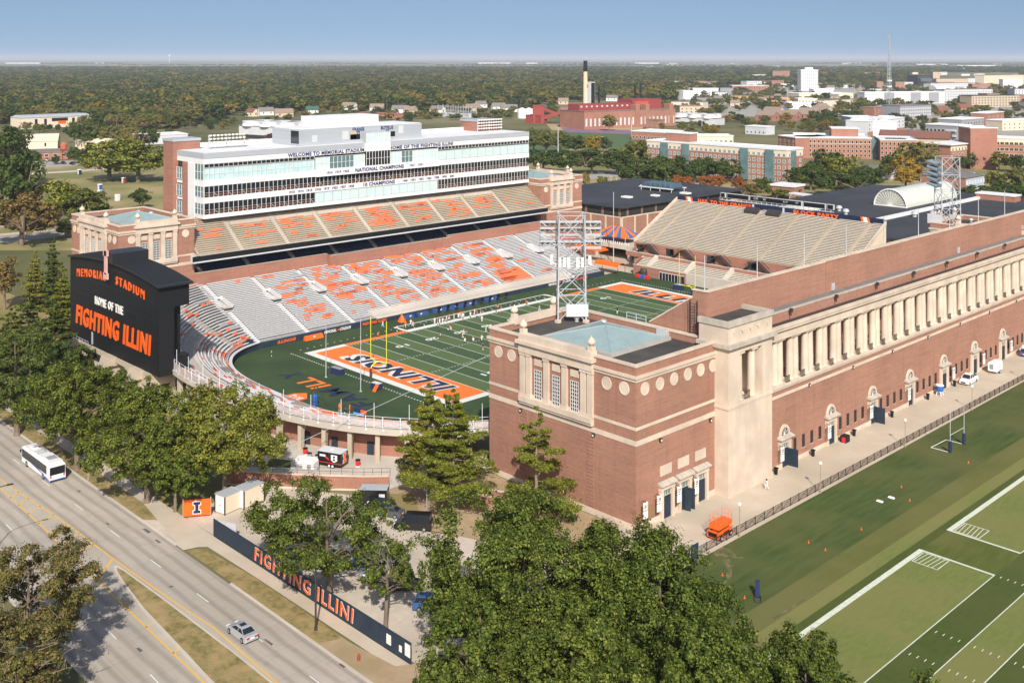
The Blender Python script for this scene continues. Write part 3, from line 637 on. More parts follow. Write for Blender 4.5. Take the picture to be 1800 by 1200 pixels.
for k, (u, num) in enumerate(((6.9, '29'), (11.2, '27'), (15.5, '25'))):
    zt = 5.2
    mb = MB(); f.box(mb, u-1.6, u-1.02, 0, zt-.7, .003, .5); f.box(mb, u+1.02, u+1.6, 0, zt-.7, .003, .5); f.box(mb, u-1.7, u+1.7, zt-.7, zt, .004, .55); mb.build('door_surround', STONE, SE)
    mb = MB(); mb.hexa([f.p(u-1.9, zt, .9), f.p(u+1.9, zt, .9), f.p(u+1.9, zt, .004), f.p(u-1.9, zt, .004), f.p(u-1.9, zt+.15, .9), f.p(u+1.9, zt+.15, .9), f.p(u+1.9, zt+.5, .004), f.p(u-1.9, zt+.5, .004)]); mb.build('door_hood', STONED, SE)
    put('transom_window', TRANS, SE, f.p(u, 3.5, .12), f.rot)
    put('door', DOOR, SE, f.p(u, 0, .14), f.rot)
    mb = MB(); f.box(mb, u-1.35, u+1.35, 6.5, 8.0, .003, .12); mb.build('carved_panel', STONE, SE)
    s = gate_sign(num, 88.0, -73.5+u-2.7+(.3 if k else -.2), 3.4, lab='white sign numbered %s %s' % (num, ('left of the left tower door', 'between the left and middle tower doors', 'between the middle and right tower doors')[k]))
for k, sgn in enumerate((-.2, 1.9)):
    o = put('door', DOOR, SE, f.p(11.2+sgn*.5, 0, .9), f.rot-1.25); o.scale = (.5, 1, .95)
gate_sign('31', 88.0, -72.7, 3.3, lab='white sign numbered 31 at the street corner of the nearest tower')
MB().box(86.9, -71.9, 1.3, 87.0, -69.7, 3.0).build('bronze_plaque', mat('bronze', (.25, .17, .08), rough=.5), SE)
for fc, us in ((f, (5.5, 18)), (SEF['S'], (7.6, 23.2))):
    for u in us: put('wall_lamp', ALAMP, SE, fc.p(u, 12.0, 0), fc.rot)
MB().box(83.5, -71.8, 22.7, 84.4, -71.2, 23.4).box(75.6, -54.6, 22.7, 77.4, -53.2, 24.0).build('roof_hatch', STEEL, SE)
def rail(mb, a, b, h, n, r=.035, mids=1):
    a = Vector(a); b = Vector(b)
    for i in range(n+1):
        p = a.lerp(b, i/n); mb.tube(p, p+Vector((0, 0, h)), r, None, 5)
    for j in range(mids+1):
        q = Vector((0, 0, h*(1-j/(mids+1)))); mb.tube(a+q, b+q, r, None, 5)
mb = MB(); rail(mb, (68.2, -53.3, 24.05), (72.4, -53.3, 24.05), 1.3, 2, .06); mb.build('roof_rail', STEEL, SE)
# ================================================================ east facade
t = thing('columned_facade', 'long brick facade with paired stone columns and arched doors beside the walkway', 'facade', (88.3, 18, 0))
Y0, Y1 = -41.8, 78.0; E = Face((88.3, Y0), (0, 1))
MB().box(84.6, Y0, 0, 88.3, Y1, 13.6).build('brick_wall', BRICK, t)
MB().box(88.302, Y0, 0, 88.42, Y1, .75).build('plinth', STONE, t)
MB().box(88.302, Y0, 11.9, 88.4, Y1, 12.4).build('stone_band', STONE, t)
mb = MB(); mb.box(84.0, Y0, 13.6, 88.75, Y1, 14.0); mb.box(88.302, Y0, 13.2, 88.55, Y1, 13.598); mb.build('colonnade_floor', STONE, t)
MB().box(83.55, Y0, 14, 84.0, Y1, 21.7).build('colonnade_back_wall', BRICK, t)
mb = MB(); mb.box(84.0, Y0, 21.7, 88.85, Y1, 22.95); mb.build('architrave', STONE, t)
mb = MB(); mb.box(84.0, Y0, 22.95, 89.0, Y1, 23.3); mb.box(84.0, Y0, 23.3, 89.35, Y1, 23.75); mb.box(88.7, Y0, 23.75, 89.5, Y1, 24.1); mb.build('cornice', STONE, t)
MB().box(87.0, Y0, 23.752, 88.698, Y1, 23.85).build('gutter', DSTEEL, t)
MB().box(86.5, Y0, 23.752, 86.998, Y1, 25.45).build('parapet_wall', BRICK, t)
MB().box(86.4, Y0, 25.45, 87.1, Y1, 25.6).build('parapet_cap', STONED, t)
MB().box(84.01, Y0, 23.755, 86.5, Y1, 25.3).build('roof_strip', ROOFG, t)
COLM = MB().box(-.86, -.86, 0, .86, .86, .22).lathe(0, 0, [(.8, .22), (.82, .34), (.7, .45), (.68, 1.2), (.68, 3), (.6, 7.05), (.62, 7.15), (.74, 7.3), (.76, 7.4)], 16).box(-.8, -.8, 7.4, .8, .8, 7.7).mesh('column', STONE, smooth=False)
GRL = MB()
for i in range(9): GRL.box(-.02, -.72+i*.18-.02, 0, .02, -.72+i*.18+.02, 1.15)
GRL.box(-.03, -.75, 1.1, .03, .75, 1.18).box(-.03, -.75, .08, .03, .75, .14); GRLm = GRL.mesh('balcony_rail', DSTEEL)
RAKE = MB().hexa([(-3.4, -.25, .9), (-.2, -.25, .15), (-.2, .25, .15), (-3.4, .25, .9), (-3.4, -.25, 1.5), (-.2, -.25, .55), (-.2, .25, .55), (-3.4, .25, 1.5)]).mesh('raker_beam', STONE)
y = -38.7; k = 0
while y < Y1-1:
    for dy in (0, 1.5):
        if y+dy < Y1-1: put('column', COLM, t, (87.85, y+dy, 14.0))
    if y+3.2 < Y1: put('balcony_rail', GRLm, t, (88.45, y+3.15, 14.0)); put('raker_beam', RAKE, t, (87.6, y+3.6, 14.0))
    y += 4.815; k += 1
SLIT = unit_window(.72, 2.15, 2, 4, [DSTEEL, GLASSD], .07)
SILL = MB().box(-.5, -.1, -.14, .5, .02, 0).mesh('sill', STONED)
LUN = MB(); LUN.ext([(1.1*math.cos(a), 0, 1.35*math.sin(a)) for a in [math.pi*i/10 for i in range(11)]], (0, .1, 0), 0)
for i in range(1, 6): LUN.tube((0, -.03, 0), (1.1*math.cos(math.pi*i/6), -.03, 1.35*math.sin(math.pi*i/6)), .035, None, 4, 1)
LUNm = LUN.mesh('fanlight', [GLASSD, WINW])
ARCH = MB()
for i in range(12):
    a0, a1 = math.pi*i/12, math.pi*(i+1)/12
    p = lambda a, r, s: (r*math.cos(a), (r+.25 if s else r)*math.sin(a))
    q = [(1.12, 1.38), (1.5, 1.85)]
    ARCH.hexa([(q[0][0]*math.cos(a0), -.3, q[0][1]*math.sin(a0)), (q[1][0]*math.cos(a0), -.3, q[1][1]*math.sin(a0)), (q[1][0]*math.cos(a0), 0, q[1][1]*math.sin(a0)), (q[0][0]*math.cos(a0), 0, q[0][1]*math.sin(a0)),
               (q[0][0]*math.cos(a1), -.3, q[0][1]*math.sin(a1)), (q[1][0]*math.cos(a1), -.3, q[1][1]*math.sin(a1)), (q[1][0]*math.cos(a1), 0, q[1][1]*math.sin(a1)), (q[0][0]*math.cos(a1), 0, q[0][1]*math.sin(a1))])
ARCHm = ARCH.mesh('arch_surround', STONE)
SURR = MB().box(-1.75, -.4, 0, -1.05, .02, 4.15).box(1.05, -.4, 0, 1.75, .02, 4.15).box(-1.75, -.42, 4.15, 1.75, .02, 4.95).mesh('door_surround', STONE)
HOOD = MB().hexa([(-2.05, -.95, 4.95), (2.05, -.95, 4.95), (2.05, 0, 4.95), (-2.05, 0, 4.95), (-2.05, -.95, 5.1), (2.05, -.95, 5.1), (2.05, 0, 5.4), (-2.05, 0, 5.4)]).mesh('door_hood', STONED)
rotE = math.pi/2
for i in range(8):
    yd = -36.45+15.2*i
    put('door_surround', SURR, t, (88.3, yd, 0), rotE); put('door_hood', HOOD, t, (88.3, yd, 0), rotE)
    put('arch_surround', ARCHm, t, (88.3, yd, 5.3), rotE); put('fanlight', LUNm, t, (88.36, yd, 5.32), rotE)
    put('transom_window', TRANS, t, (88.42, yd, 3.25), rotE)
    d = put('door', DOOR, t, (88.46, yd, 0), rotE); d.scale = (1, 1, .92)
    if i in (0, 2):
        d = put('door', DOOR, t, (89.4, yd+1.0, 0), rotE-1.45); d.scale = (.95, 1, .9)
    for j in range(4):
        yw = yd+3.4+2.72*j
        if yw < Y1-1: put('window', SLIT, t, (88.34, yw, 1.85), rotE); put('sill', SILL, t, (88.31, yw, 1.85), rotE)
    if yd+8 < Y1: put('wall_lamp', ALAMP, t, (88.3, yd+7.9, 12.1), rotE)
    if i < 7:
        gate_sign(str(23-2*i), 89.35, yd-2.1 if i < 4 else yd+2.8, 3.0, lab='white gate sign %s arched door of the facade' % (('just left of the nearest', 'beside the second', 'beside the third', 'beside the fourth', 'beside the fifth', 'beside the sixth', 'beside the seventh')[i]))
for i in range(8):
    MB().tube((87.6, -33+15.2*i, 24.6), (87.6, -33+15.2*i, 25.9), .09).box(87.4, -33.2+15.2*i, 25.3, 87.9, -32.8+15.2*i, 25.9).build('floodlight', DSTEEL, t)
# stone pavilions at both ends of the colonnade
def pavilion(label, y0, y1):
    t = thing('stone_pavilion', label, 'pavilion', (87, (y0+y1)/2, 0), group='stone pavilions of the colonnade')
    x0, x1 = 83.9, 89.45; yc = (y0+y1)/2; w0, w1 = y0+3.25, y1-2.85
    mb = MB(); mb.box(x0, y0, 0, x1, y1, 14.2); mb.box(x0, y0, 14.2, x1, w0, 22.9); mb.box(x0, w1, 14.2, x1, y1, 22.9); mb.box(x0, w0, 14.2, x0+.8, w1, 22.9); mb.box(x0, w0, 22.2, x1, w1, 22.9)
    mb.build('stone_wall', STONE, t)
    mb = MB(); mb.box(x0, y0-.12, 13.75, x1+.12, y1+.12, 14.15); mb.box(x0, y0-.1, .0, x1+.15, y1+.1, 1.0); mb.build('string_course', STONE, t)
    MB().box(x0-.2, y0-.55, 23.3, x1+.7, y1+.55, 23.9).build('cornice', STONED, t)
    MB().box(x0, y0-.2, 22.9, x1+.25, y1+.2, 23.3).build('frieze', STONE, t)
    MB().box(x0, y0, 23.9, x1, y1, 26.6).build('attic', STONE, t)
    mb = MB()
    for a, b, c, d in ((x0-.15, y0-.2, x1+.25, y0+.5), (x0-.15, y1-.5, x1+.25, y1+.2), (x1-.45, y0+.5, x1+.25, y1-.5)): mb.box(a, b, 26.6, c, d, 27.45)
    mb.build('attic_cap', STONED, t); MB().box(x0, y0+.5, 26.6, x1-.45, y1-.5, 26.75).build('roof_membrane', ROOFB, t)
    for yy in (w0+.75, yc+1.5): put('column', COLM, t, (88.55, yy, 14.2), scale=(1, 1, 1.03))
    put('balcony_rail', GRLm, t, (88.9, yc-.2, 14.2), scale=(1, 1.1, 1.1)); put('raker_beam', RAKE, t, (88.1, yc+.3, 14.2))
    for yy, wd in ((yc-2.2, 1.1), (yc, 1.1), (yc+2.2, 1.1), (y0+1.6, .5), (y1-1.4, .5)):
        mb = MB(); mb.ext([(x1+.003, yy-wd/2, 25.7), (x1+.003, yy, 25.1), (x1+.003, yy+wd/2, 25.7)], (.12, 0, 0)); mb.build('carved_swag', STONE, t)
    return t
pavilion('pale stone pavilion at the near end of the colonnade', -54.2, -41.8); pavilion('pale stone pavilion at the far end of the colonnade', 78.0, 90.2)
# ================================================================ east grandstand behind the high brick wall
t = thing('east_grandstand', 'high plain brick wall backing the grandstand above the colonnade', 'grandstand', (70, 18, 0))
prof = [(84, 31.0), (81.46, 31.0), (81.4, 29.75), (72.6, 24.2), (72.6, 0), (84, 0)]
MB().ext([(x, -52.5, z) for x, z in prof], (0, .5, 0)).build('end_wall', BRICK, t)
MB().ext([(x, 89.0, z) for x, z in prof], (0, .5, 0)).build('end_wall', BRICK, t)
mb = MB(); mb.box(83.2, -52.0, 20, 83.9, -14.9, 30.85); mb.box(83.2, -14.9, 20, 84.06, 47.3, 31.05); mb.box(83.2, 47.3, 20, 83.9, 89, 30.75)
for yy in (-14.9, 47.3): mb.box(83.9, yy-.35, 25.3, 84.12, yy+.35, 31.0)
mb.build('back_wall', BRICK, t)
mb = MB(); mb.box(83.0, -52.5, 30.85, 84.0, -14.9, 31.05); mb.box(83.0, -14.9, 31.05, 84.16, 47.3, 31.25); mb.box(83.0, 47.3, 30.75, 84.0, 89.5, 30.95)
mb.ext([(81.4, -52.62, 29.75), (72.5, -52.62, 24.15), (72.5, -52.62, 24.4), (81.4, -52.62, 30.0)], (0, .75, 0)); mb.box(81.3, -52.62, 31.0, 84.1, -51.9, 31.2); mb.build('wall_cap', STONE, t)
mb = MB()
for k in range(56):
    x = 83.2-.78*k; z = 29.6-.505*k
    if z < 1: break
    mb.box(x-.78, -51.9, z-.6, x, 88.9, z); mb.box(x-.5, -51.9, z+.38, x-.2, 88.9, z+.43)
o = mb.build('seat_rows', ALUMD, t); o['kind'] = 'stuff'
POLE = MB().tube((0, 0, 0), (0, 0, 5.7), .09, .07, 6).mesh('net_pole', STEEL)
for k in range(9): put('net_pole', POLE, t, (83.4, -52+15.1*k, 31.05))
for yy in (-12.8, 41.5): MB().box(84.0, yy-.5, 25.4, 84.2, yy+.5, 26.7).build('vent_panel', STEEL, t)
mb = MB()
for yy in (-53.15, -52.8):
    for xx in (81.2, 82.6): mb.tube((xx, yy, 22.7), (xx, yy, 29.5), .05, None, 4)
for i in range(14): mb.tube((81.2, -53.15, 23+i*.46), (82.6, -53.15, 23+i*.46), .04, None, 4)
mb.build('roof_ladder', DSTEEL, t)
# ================================================================ west grandstand
t = WG = thing('west_grandstand', 'big two deck grandstand of silver and beige benches below the press box', 'grandstand', (-60, -2, 0))
Y0, Y1 = -64.2, 60.5; RZ = .356*.763
AIS = [-62.0+13.7*i for i in range(9)]
zr = lambda x: 1.35+.356*(-x-37.5)
# aluminium treads, one stepped sheet, and a bench for every row
mb = MB()
for k in range(35):
    x = -37.5-.763*k; z = zr(x); x1 = x-.763
    mid = -24 < 0 and k >= 33
    if k >= 33: mb.box(x1, Y0, z-.5, x, -24.8, z); mb.box(x1, 19.6, z-.5, x, Y1, z)
    else: mb.box(x1, Y0, z-.5, x, Y1, z)
o = mb.build('aluminium_treads', ALUMD, t); o['kind'] = 'stuff'
BEN = MB().box(-.3, 0, .40, 0, 1, .46).box(-.02, 0, .26, 0, 1, .399).mesh('bench', ALUM)
nben = [0]; lateb = MB()
def inv(y, x):
    return any(abs(y-a) < 1.3 for a in AIS) and -57.2 < x < -51.2
for k in range(35):
    x = -37.95-.763*k; z = zr(x+.45); mb = MB()
    if k == 0: continue
    e = [Y0]+[v for a in AIS for v in ((a-.62, a+.62) if not (-57.2 < x < -51.2) else (a-1.2, a+1.2))]+[Y1]
    for a, b in zip(e[::2], e[1::2]):
        a = max(a, Y0); b = min(b, Y1)
        if k <= 3 and b > -28 and a < 44:
            if a < -30 and b < -20: b = -28.4
            else: continue
        if k >= 33:
            if a < -24.8 < b: b = -24.8
            elif b > 19.6 > a: a = 19.6
            elif -24.8 < a and b < 19.6: continue
        if b-a < .3: continue
        nben[0] += 1
        if nben[0] <= 296: put('bench', BEN, t, (x, a, z), 0, (1, b-a, 1))
        else: lateb.box(x-.3, a, z+.40, x, b, z+.46); lateb.box(x-.02, a, z+.26, x, b, z+.399)
if lateb.v: o = lateb.build('upper_rows_of_benches', ALUM, t); o['kind'] = 'stuff'
for a in AIS:
    mb = MB()
    for k in range(35):
        x = -37.5-.763*k; z = zr(x)
        if -57.5 < x < -51: continue
        if k >= 33 and -24.8 < a < 19.6: continue
        mb.box(x-.763, a-.55, z+.003, x, a+.55, z+.05); mb.box(x-.763, a-.55, z+.05, x-.4, a+.55, z+.18)
    mb.build('aisle_steps', ALUM, t)
VOM = MB(); VOM.hexa([(-3.2, -1.7, -.5), (3.2, -1.7, -.5), (3.2, -1.55, -.5), (-3.2, -1.55, -.5), (-3.2, -1.7, 2.05), (3.2, -1.7, .55), (3.2, -1.55, .55), (-3.2, -1.55, 2.05)], 0)
VOM.hexa([(-3.2, 1.55, -.5), (3.2, 1.55, -.5), (3.2, 1.7, -.5), (-3.2, 1.7, -.5), (-3.2, 1.55, 2.05), (3.2, 1.55, .55), (3.2, 1.7, .55), (-3.2, 1.7, 2.05)], 0)
VOM.box(-3.35, -1.7, -.5, -3.2, 1.7, 2.2, 0); VOM.box(-3.2, -1.5, -.6, 3.2, 1.5, -.45, 2); VOM.box(-3.19, -.75, -.45, -3.1, .75, 1.25, 1); VOM.hexa([(-3.1, -.9, -.44), (2.4, -.5, -.44), (2.4, .5, -.44), (-3.1, .9, -.44), (-3.1, -.9, .1), (2.4, -.5, -.3), (2.4, .5, -.3), (-3.1, .9, .1)], 3)
VOMm = VOM.mesh('vomitory', [ALUM, GLASSD, CONCG, CONC])
for a in AIS: put('vomitory', VOMm, t, (-54.2, a, zr(-54.2)+.2), 0, (.86, .66, .72))
MB().box(-37.5, Y0, .1, -36.4, 60.5, 1.3).build('field_wall', NAVYM, t)
MB().hexa([(-40.9, -28, 1.2), (-36.45, -28, 1.2), (-36.45, 47, 1.2), (-40.9, 47, 1.2), (-40.9, -28, 2.62), (-36.45, -28, 1.42), (-36.45, 47, 1.42), (-40.9, 47, 2.62)]).build('front_walk', CONC, t)
mb = MB(); rail(mb, (-37.4, -28, 1.36), (-37.4, 44, 1.36), .95, 40, .025); mb.build('front_rail', STEEL, t)
for s_, yc, wd, m in (('ILLINOIS', -55, 5, ORHOT), ('MEMORIAL', -42.5, 3.6, WHITE), ('STADIUM', -38, 3.2, WHITE), ('FIGHTING ILLINI', -29, 7.5, ORHOT), ('MEMORIAL', 37, 3.4, WHITE), ('STADIUM', 43, 3.2, WHITE), ('ILLINOIS', 50, 5, ORHOT)):
    lettering('wall_lettering', s_, m, t, (-36.39, yc, .75), (0, 1, 0), (0, 0, 1), wd, .75, .01, .04, .2)
mb = MB(); mb.ext([(-36.38, -40.6, .6), (-36.38, -39.9, .55), (-36.38, -39.2, 1.15), (-36.38, -40.2, .85)], (.012, 0, 0)); mb.ext([(-36.38, 39.3, .6), (-36.38, 40, .55), (-36.38, 40.8, 1.15), (-36.38, 39.7, .85)], (.012, 0, 0)); mb.build('wall_emblem', ORHOT, t)
# orange seat backs clipped on the benches
def patch(n, orange=ORPLAS):
    mb = MB()
    for i in range(n):
        y = (i-n/2)*.5; mb.box(-.24, y+.02, .44, .08, y+.48, .50); mb.hexa([(-.30, y+.02, .46), (-.24, y+.02, .46), (-.24, y+.48, .46), (-.30, y+.48, .46), (-.40, y+.04, .86), (-.34, y+.04, .86), (-.34, y+.46, .86), (-.40, y+.46, .86)])
    return mb.mesh('seat_back', orange)
PAT = {n: patch(n) for n in (3, 5, 7, 10)}; PATG = patch(8, mat('grey_plastic', (.36, .37, .385), rough=.5))
r2 = random.Random(5); n_ = 0
def clusters(sections, rows, fill, pc=.42):
    for si, (a, b, dens) in enumerate(sections):
        cl = []
        for _ in range(max(1, int(dens*3))): cl.append((r2.uniform(a, b), r2.uniform(rows[0], rows[1])))
        for _ in range(int(dens*26)):
            if r2.random() < pc and cl:
                c = r2.choice(cl); y = r2.gauss(c[0], 2.0); k = int(round(r2.gauss(c[1], 2.2)))
            else: y = r2.uniform(a, b); k = r2.randint(rows[0], rows[1])
            n = r2.choice((3, 3, 5, 5, 7, 7, 10)); hw = n*.25
            if y-hw < a or y+hw > b or k < rows[0] or k > rows[1]: continue
            yield y, k, n
ALLP = []
occ = set()
secs = [(AIS[i]+.7, AIS[i+1]-.7, d) for i, d in enumerate((.15, 2.0, 2.2, 2.5, 2.6, 2.5, 2.0, .55))]
for y, k, n in clusters(secs, (4, 32), 0):
    x = -37.95-.763*k; key = (k, int(y/1.3))
    if key in occ or inv(y, x): continue
    occ.add(key); ALLP.append((x, y, zr(x+.45), n))
for j in range(8):                      # the one block that is orange right through
    x = -37.95-.763*(4+j); put('seat_back', PAT[10], t, (x, 27.0-.1*j, zr(x+.45))); put('seat_back', PAT[7], t, (x, 31.2, zr(x+.45))); put('seat_back', PAT[5], t, (x, 23.2, zr(x+.45)))
for y, k in ((-40, 26), (-39, 22), (-24, 27), (-25, 29), (3, 24), (22, 20), (-36, 30), (-12, 26)):
    x = -37.95-.763*k; put('grey_seat_back', PATG, t, (x, y, zr(x+.45)))
# brick wall above the lower deck, club seats behind it
mb = MB()
def wallseg(a, b, x, z0, z1): mb.box(x-.4, a, z0, x, b, z1)
wallseg(-64.4, -24.4, -64.3, 8, 14.0); wallseg(-24.4, 19.2, -62.85, 8, 13.6); wallseg(19.2, 60.6, -64.3, 8, 14.0)
mb.box(-64.3, -24.8, 8, -62.85, -24.4, 13.8); mb.box(-64.3, 19.2, 8, -62.85, 19.6, 13.8)
mb.build('brick_wall', BRICK2, t)
mb = MB(); mb.box(-64.8, -64.4, 14.0, -64.2, -24.8, 14.15); mb.box(-63.3, -24.8, 13.6, -62.75, 19.6, 13.75); mb.box(-64.8, 19.6, 14, -64.2, 60.6, 14.15); mb.build('wall_cap', CONCD, t)
mb = MB()
for k in range(14):
    x = -64.7-.85*k; mb.box(x-.85, -64.3, 12+.45*k, x, 60.6, 13.3+.45*k)
mb.build('club_floor', CONCG, t)
CSM = MB().box(-.35, 0, .35, 0, 1, .45).box(-.42, 0, .35, -.351, 1, .85).mesh('club_seat_row', NAVYSEAT)
for k in range(13):
    x = -65.1-.85*k; z = 13.3+.45*k; mb = MB()
    e = [-64]+[v for a in AIS for v in (a-.7, a+.7)]+[60.3]
    for a, b in zip(e[::2], e[1::2]):
        if b-a < .5: continue
        put('club_seat_row', CSM, t, (x, a, z), 0, (1, b-a, 1))
MB().box(-76.6, -64.3, 12, -76.2, 60.6, 24).build('club_back_wall', CONCG, t)
# upper deck
SU = .687; zu = lambda x: 18.9+SU*(-x-62.2)
mb = MB()
for k in range(18):
    x = -62.2-.62*k; z = zu(x); mb.box(x-.62, -64.3, z-.7, x, 60.6, z)
o = mb.build('upper_deck_treads', CONCD, t); o['kind'] = 'stuff'
UA = [-64.3+13.7*i for i in range(10)]; UA = [-65.9, -52.2, -38.4, -24.7, -11, 2.7, 16.4, 30.1, 43.8, 57.5]
UBM = MB().box(-.26, 0, .38, 0, 1, .44).box(-.03, 0, .2, 0, 1, .379).mesh('upper_bench', CONCD)
for k in range(18):
    x = -62.5-.62*k; z = zu(x+.3)
    e = [-64.1]+[v for a in UA[1:-1] for v in (a-.6, a+.6)]+[60.4]
    for a, b in zip(e[::2], e[1::2]):
        if k > 12 and not (a < -60 or b > 60): continue
        put('upper_bench', UBM, t, (x, a, z), 0, (1, b-a, 1))
for a in UA[1:-1]:
    mb = MB()
    for k in range(18):
        x = -62.2-.62*k; z = zu(x); mb.box(x-.62, a-.55, z+.003, x, a+.55, z+.06); mb.box(x-.62, a-.55, z+.06, x-.33, a+.55, z+.25)
    mb.build('upper_aisle_steps', CONC, t)
mb = MB()
for a, b in zip(UA[1:-2], UA[2:-1]): MB().box(-70.4, a+1.0, 23.2, -70.1, b-1.0, 25.2).build('upper_back_wall', CONC, t)
MB().box(-82.4, -64.3, 22, -82, 60.6, 26.5).build('concourse_back_wall', CONCG, t)
mb = MB()
for i in range(13): MB().box(-73.4, -58+9.6*i, 23, -72.7, -57.3+9.6*i, 26.6).build('concourse_column', CONCG, t)
MB().box(-84.4, -64.3, 23.4, -72.4, 60.6, 23.7).build('concourse_floor', CONCG, t)
MB().hexa([(-62.2, -64.4, 17.3), (-62.2, 60.8, 17.3), (-76, 60.8, 22), (-76, -64.4, 22), (-62.2, -64.4, 17.9), (-62.2, 60.8, 17.9), (-76, 60.8, 22.6), (-76, -64.4, 22.6)]).build('deck_soffit', CONCG, t)
mb = MB(); mb.box(-62.2, -66.2, 17.45, -61.75, 61.0, 18.75); mb.build('ribbon_board', BLACK, t)
mb = MB(); mb.box(-62.3, -66.3, 17.1, -61.6, 61.1, 17.45); mb.box(-63, -66.3, 17.1, -62.2, -65.4, 19.0); mb.build('fascia_edge', LGREYW, t)
mb = MB(); mb.box(-62.5, -64.3, 18.75, -62.0, 60.8, 19.0); mb.build('deck_kerb', CONC, t)
usec = [(UA[i]+.8, UA[i+1]-.8, d) for i, d in ((0, .7), (1, .7), (2, 1.1), (3, 1.2), (4, 1.5), (5, 1.4), (6, 1.1), (7, .6), (8, .25))]
usec[0] = (-63, usec[0][1], .5); usec[-1] = (usec[-1][0]-.0, 60, .2) if usec[-1][0] < 57 else (52, 56, .2)
occ = set()
for y, k, n in clusters(usec, (1, 12), 0, .22):
    key = (k, int(y/1.6))
    if key in occ: continue
    occ.add(key); x = -62.5-.62*k; ALLP.append((x, y, zu(x+.3), n))
ALLP.sort(key=lambda p: dist(p[0], p[1]))
for x, y, z, n in ALLP[:270]: put('seat_back', PAT[n], t, (x, y, z))
mb = MB()
for x, y, z, n in ALLP[270:]:
    for i in range(n):
        yy = y+(i-n/2)*.5; mb.box(x-.24, yy+.02, z+.44, x+.08, yy+.48, z+.50); mb.hexa([(x-.30, yy+.02, z+.46), (x-.24, yy+.02, z+.46), (x-.24, yy+.48, z+.46), (x-.30, yy+.48, z+.46), (x-.40, yy+.04, z+.86), (x-.34, yy+.04, z+.86), (x-.34, yy+.46, z+.86), (x-.40, yy+.46, z+.86)])
o = mb.build('far_seat_backs', ORPLAS, t); o['kind'] = 'stuff'
# ================================================================ press box
t = PB = thing('press_box', 'long white press box with green glass and blue lettering above the far stand', 'press box', (-78, 0, 0))
X = -70.0; A, B = -59.1, 60.3; XB = -90.0
F = Face((X, A), (0, 1)); S_ = Face((XB, A), (1, 0))
MB().box(XB, A+.3, 26.6, X-.6, B-.3, 42.2).build('core', GLASSD, t)
bands = ((26.6, 27.67), (30.6, 32.15), (35.03, 36.65), (40.95, 42.3))
for k, (z0, z1) in enumerate(bands):
    mb = MB(); mb.box(XB, A, z0, X, B, z1); mb.build('white_band', PANEL, t)
MB().box(X+.002, -25, 35.0, X+.9, 20.1, 36.9).build('white_band', PANEL, t)
MB().box(XB, A-.05, 42.3, X+.1, B+.05, 43.7).build('grey_parapet', GREYP, t)
MB().box(XB+.6, A+.6, 43.3, X-.5, B-.6, 43.72).build('white_roof', ROOFW, t)
MB().box(XB, A+.7, 43.7, XB+.5, B-.6, 44.9).build('white_parapet', ROOFW, t)
# suite windows: three panes to a bay, open tops with orange chairs behind
BAY = MB(); 
for i in range(3):
    y = i*1.38; BAY.box(-.10, y, 0, 0, y+.10, 2.93, 0); BAY.box(-.30, y+.1, 0, -.24, y+1.38, 2.93, 1); BAY.box(-.07, y+.1, 1.18, -.03, y+1.38, 1.25, 2)
    BAY.box(-.235, y+.2, .35, -.2, y+1.2, .75, 3)
BAY.hexa([(-.1, 2.85, 1.2), (-.1, 2.95, 1.2), (-.1, 4.1, .05), (-.1, 4.0, .05), (.0, 2.85, 1.2), (.0, 2.95, 1.2), (.0, 4.1, .05), (.0, 4.0, .05)], 4)
BAYm = BAY.mesh('suite_window', [WINW, GLASSD, STEEL, mat('orange_chairs', (.30, .09, .035), (.12, .05, .03), 4), GLASSB])
for z0, rng in ((27.67, ((-58.9, -25.1), (20.3, 60.1))), (32.13, ((-58.9, 60.1),))):
    for a, b in rng:
        n = int(round((b-a)/4.14)); st = (b-a)/n
        for i in range(n): put('suite_window', BAYm, t, (X, a+st*i, z0), scale=(1, st/4.14, 2.93/2.93))
def glazing(nm, y0, y1, z0, z1, n, m, rows=1, x=X, fr=WINW):
    mb = MB(); mb.box(x-.2, y0, z0, x-.08, y1, z1, 1)
    for i in range(n+1): y = y0+(y1-y0)*i/n; mb.box(x-.079, y-.05, z0, x+.03, y+.05, z1, 0)
    for j in range(rows+1): z = z0+(z1-z0)*j/rows; mb.box(x-.078, y0, z-.04, x+.02, y1, z+.04, 0)
    return mb.mesh(nm, [fr, m])
for i in range(15):
    y = -24.9+3.0*i; link('glass_panel', glazing('glass_panel', 0, 2.9, 0, 2.75, 1, GLASSG, 1, 0, STEEL), t, Vector((X, y, 27.75))-t.location) if i == 0 else None
gp = [o for o in t.children if o.name.startswith('glass_panel')][0].data
for i in range(1, 15): put('glass_panel', gp, t, (X, -24.9+3.0*i, 27.75))
for i in range(12): put('glass_panel', gp, t, (X, 20.4+3.33*i, 36.75), scale=(1, 1.1, 1.04))
gl = glazing('glass_bay', 0, 1.40, 0, 3.05, 1, GLASSB, 2, 0)
for i in range(24): put('glass_bay', gl, t, (X, -58.9+1.408*i, 36.68))
cl = glazing('clerestory_window', 0, 1.40, 0, .9, 1, GLASSD, 1, 0)
for a, b in ((-58.9, -25.1), (20.3, 60.1)):
    n = int((b-a)/1.408)
    for i in range(n): put('clerestory_window', cl, t, (X, a+(b-a)/n*i, 39.95))
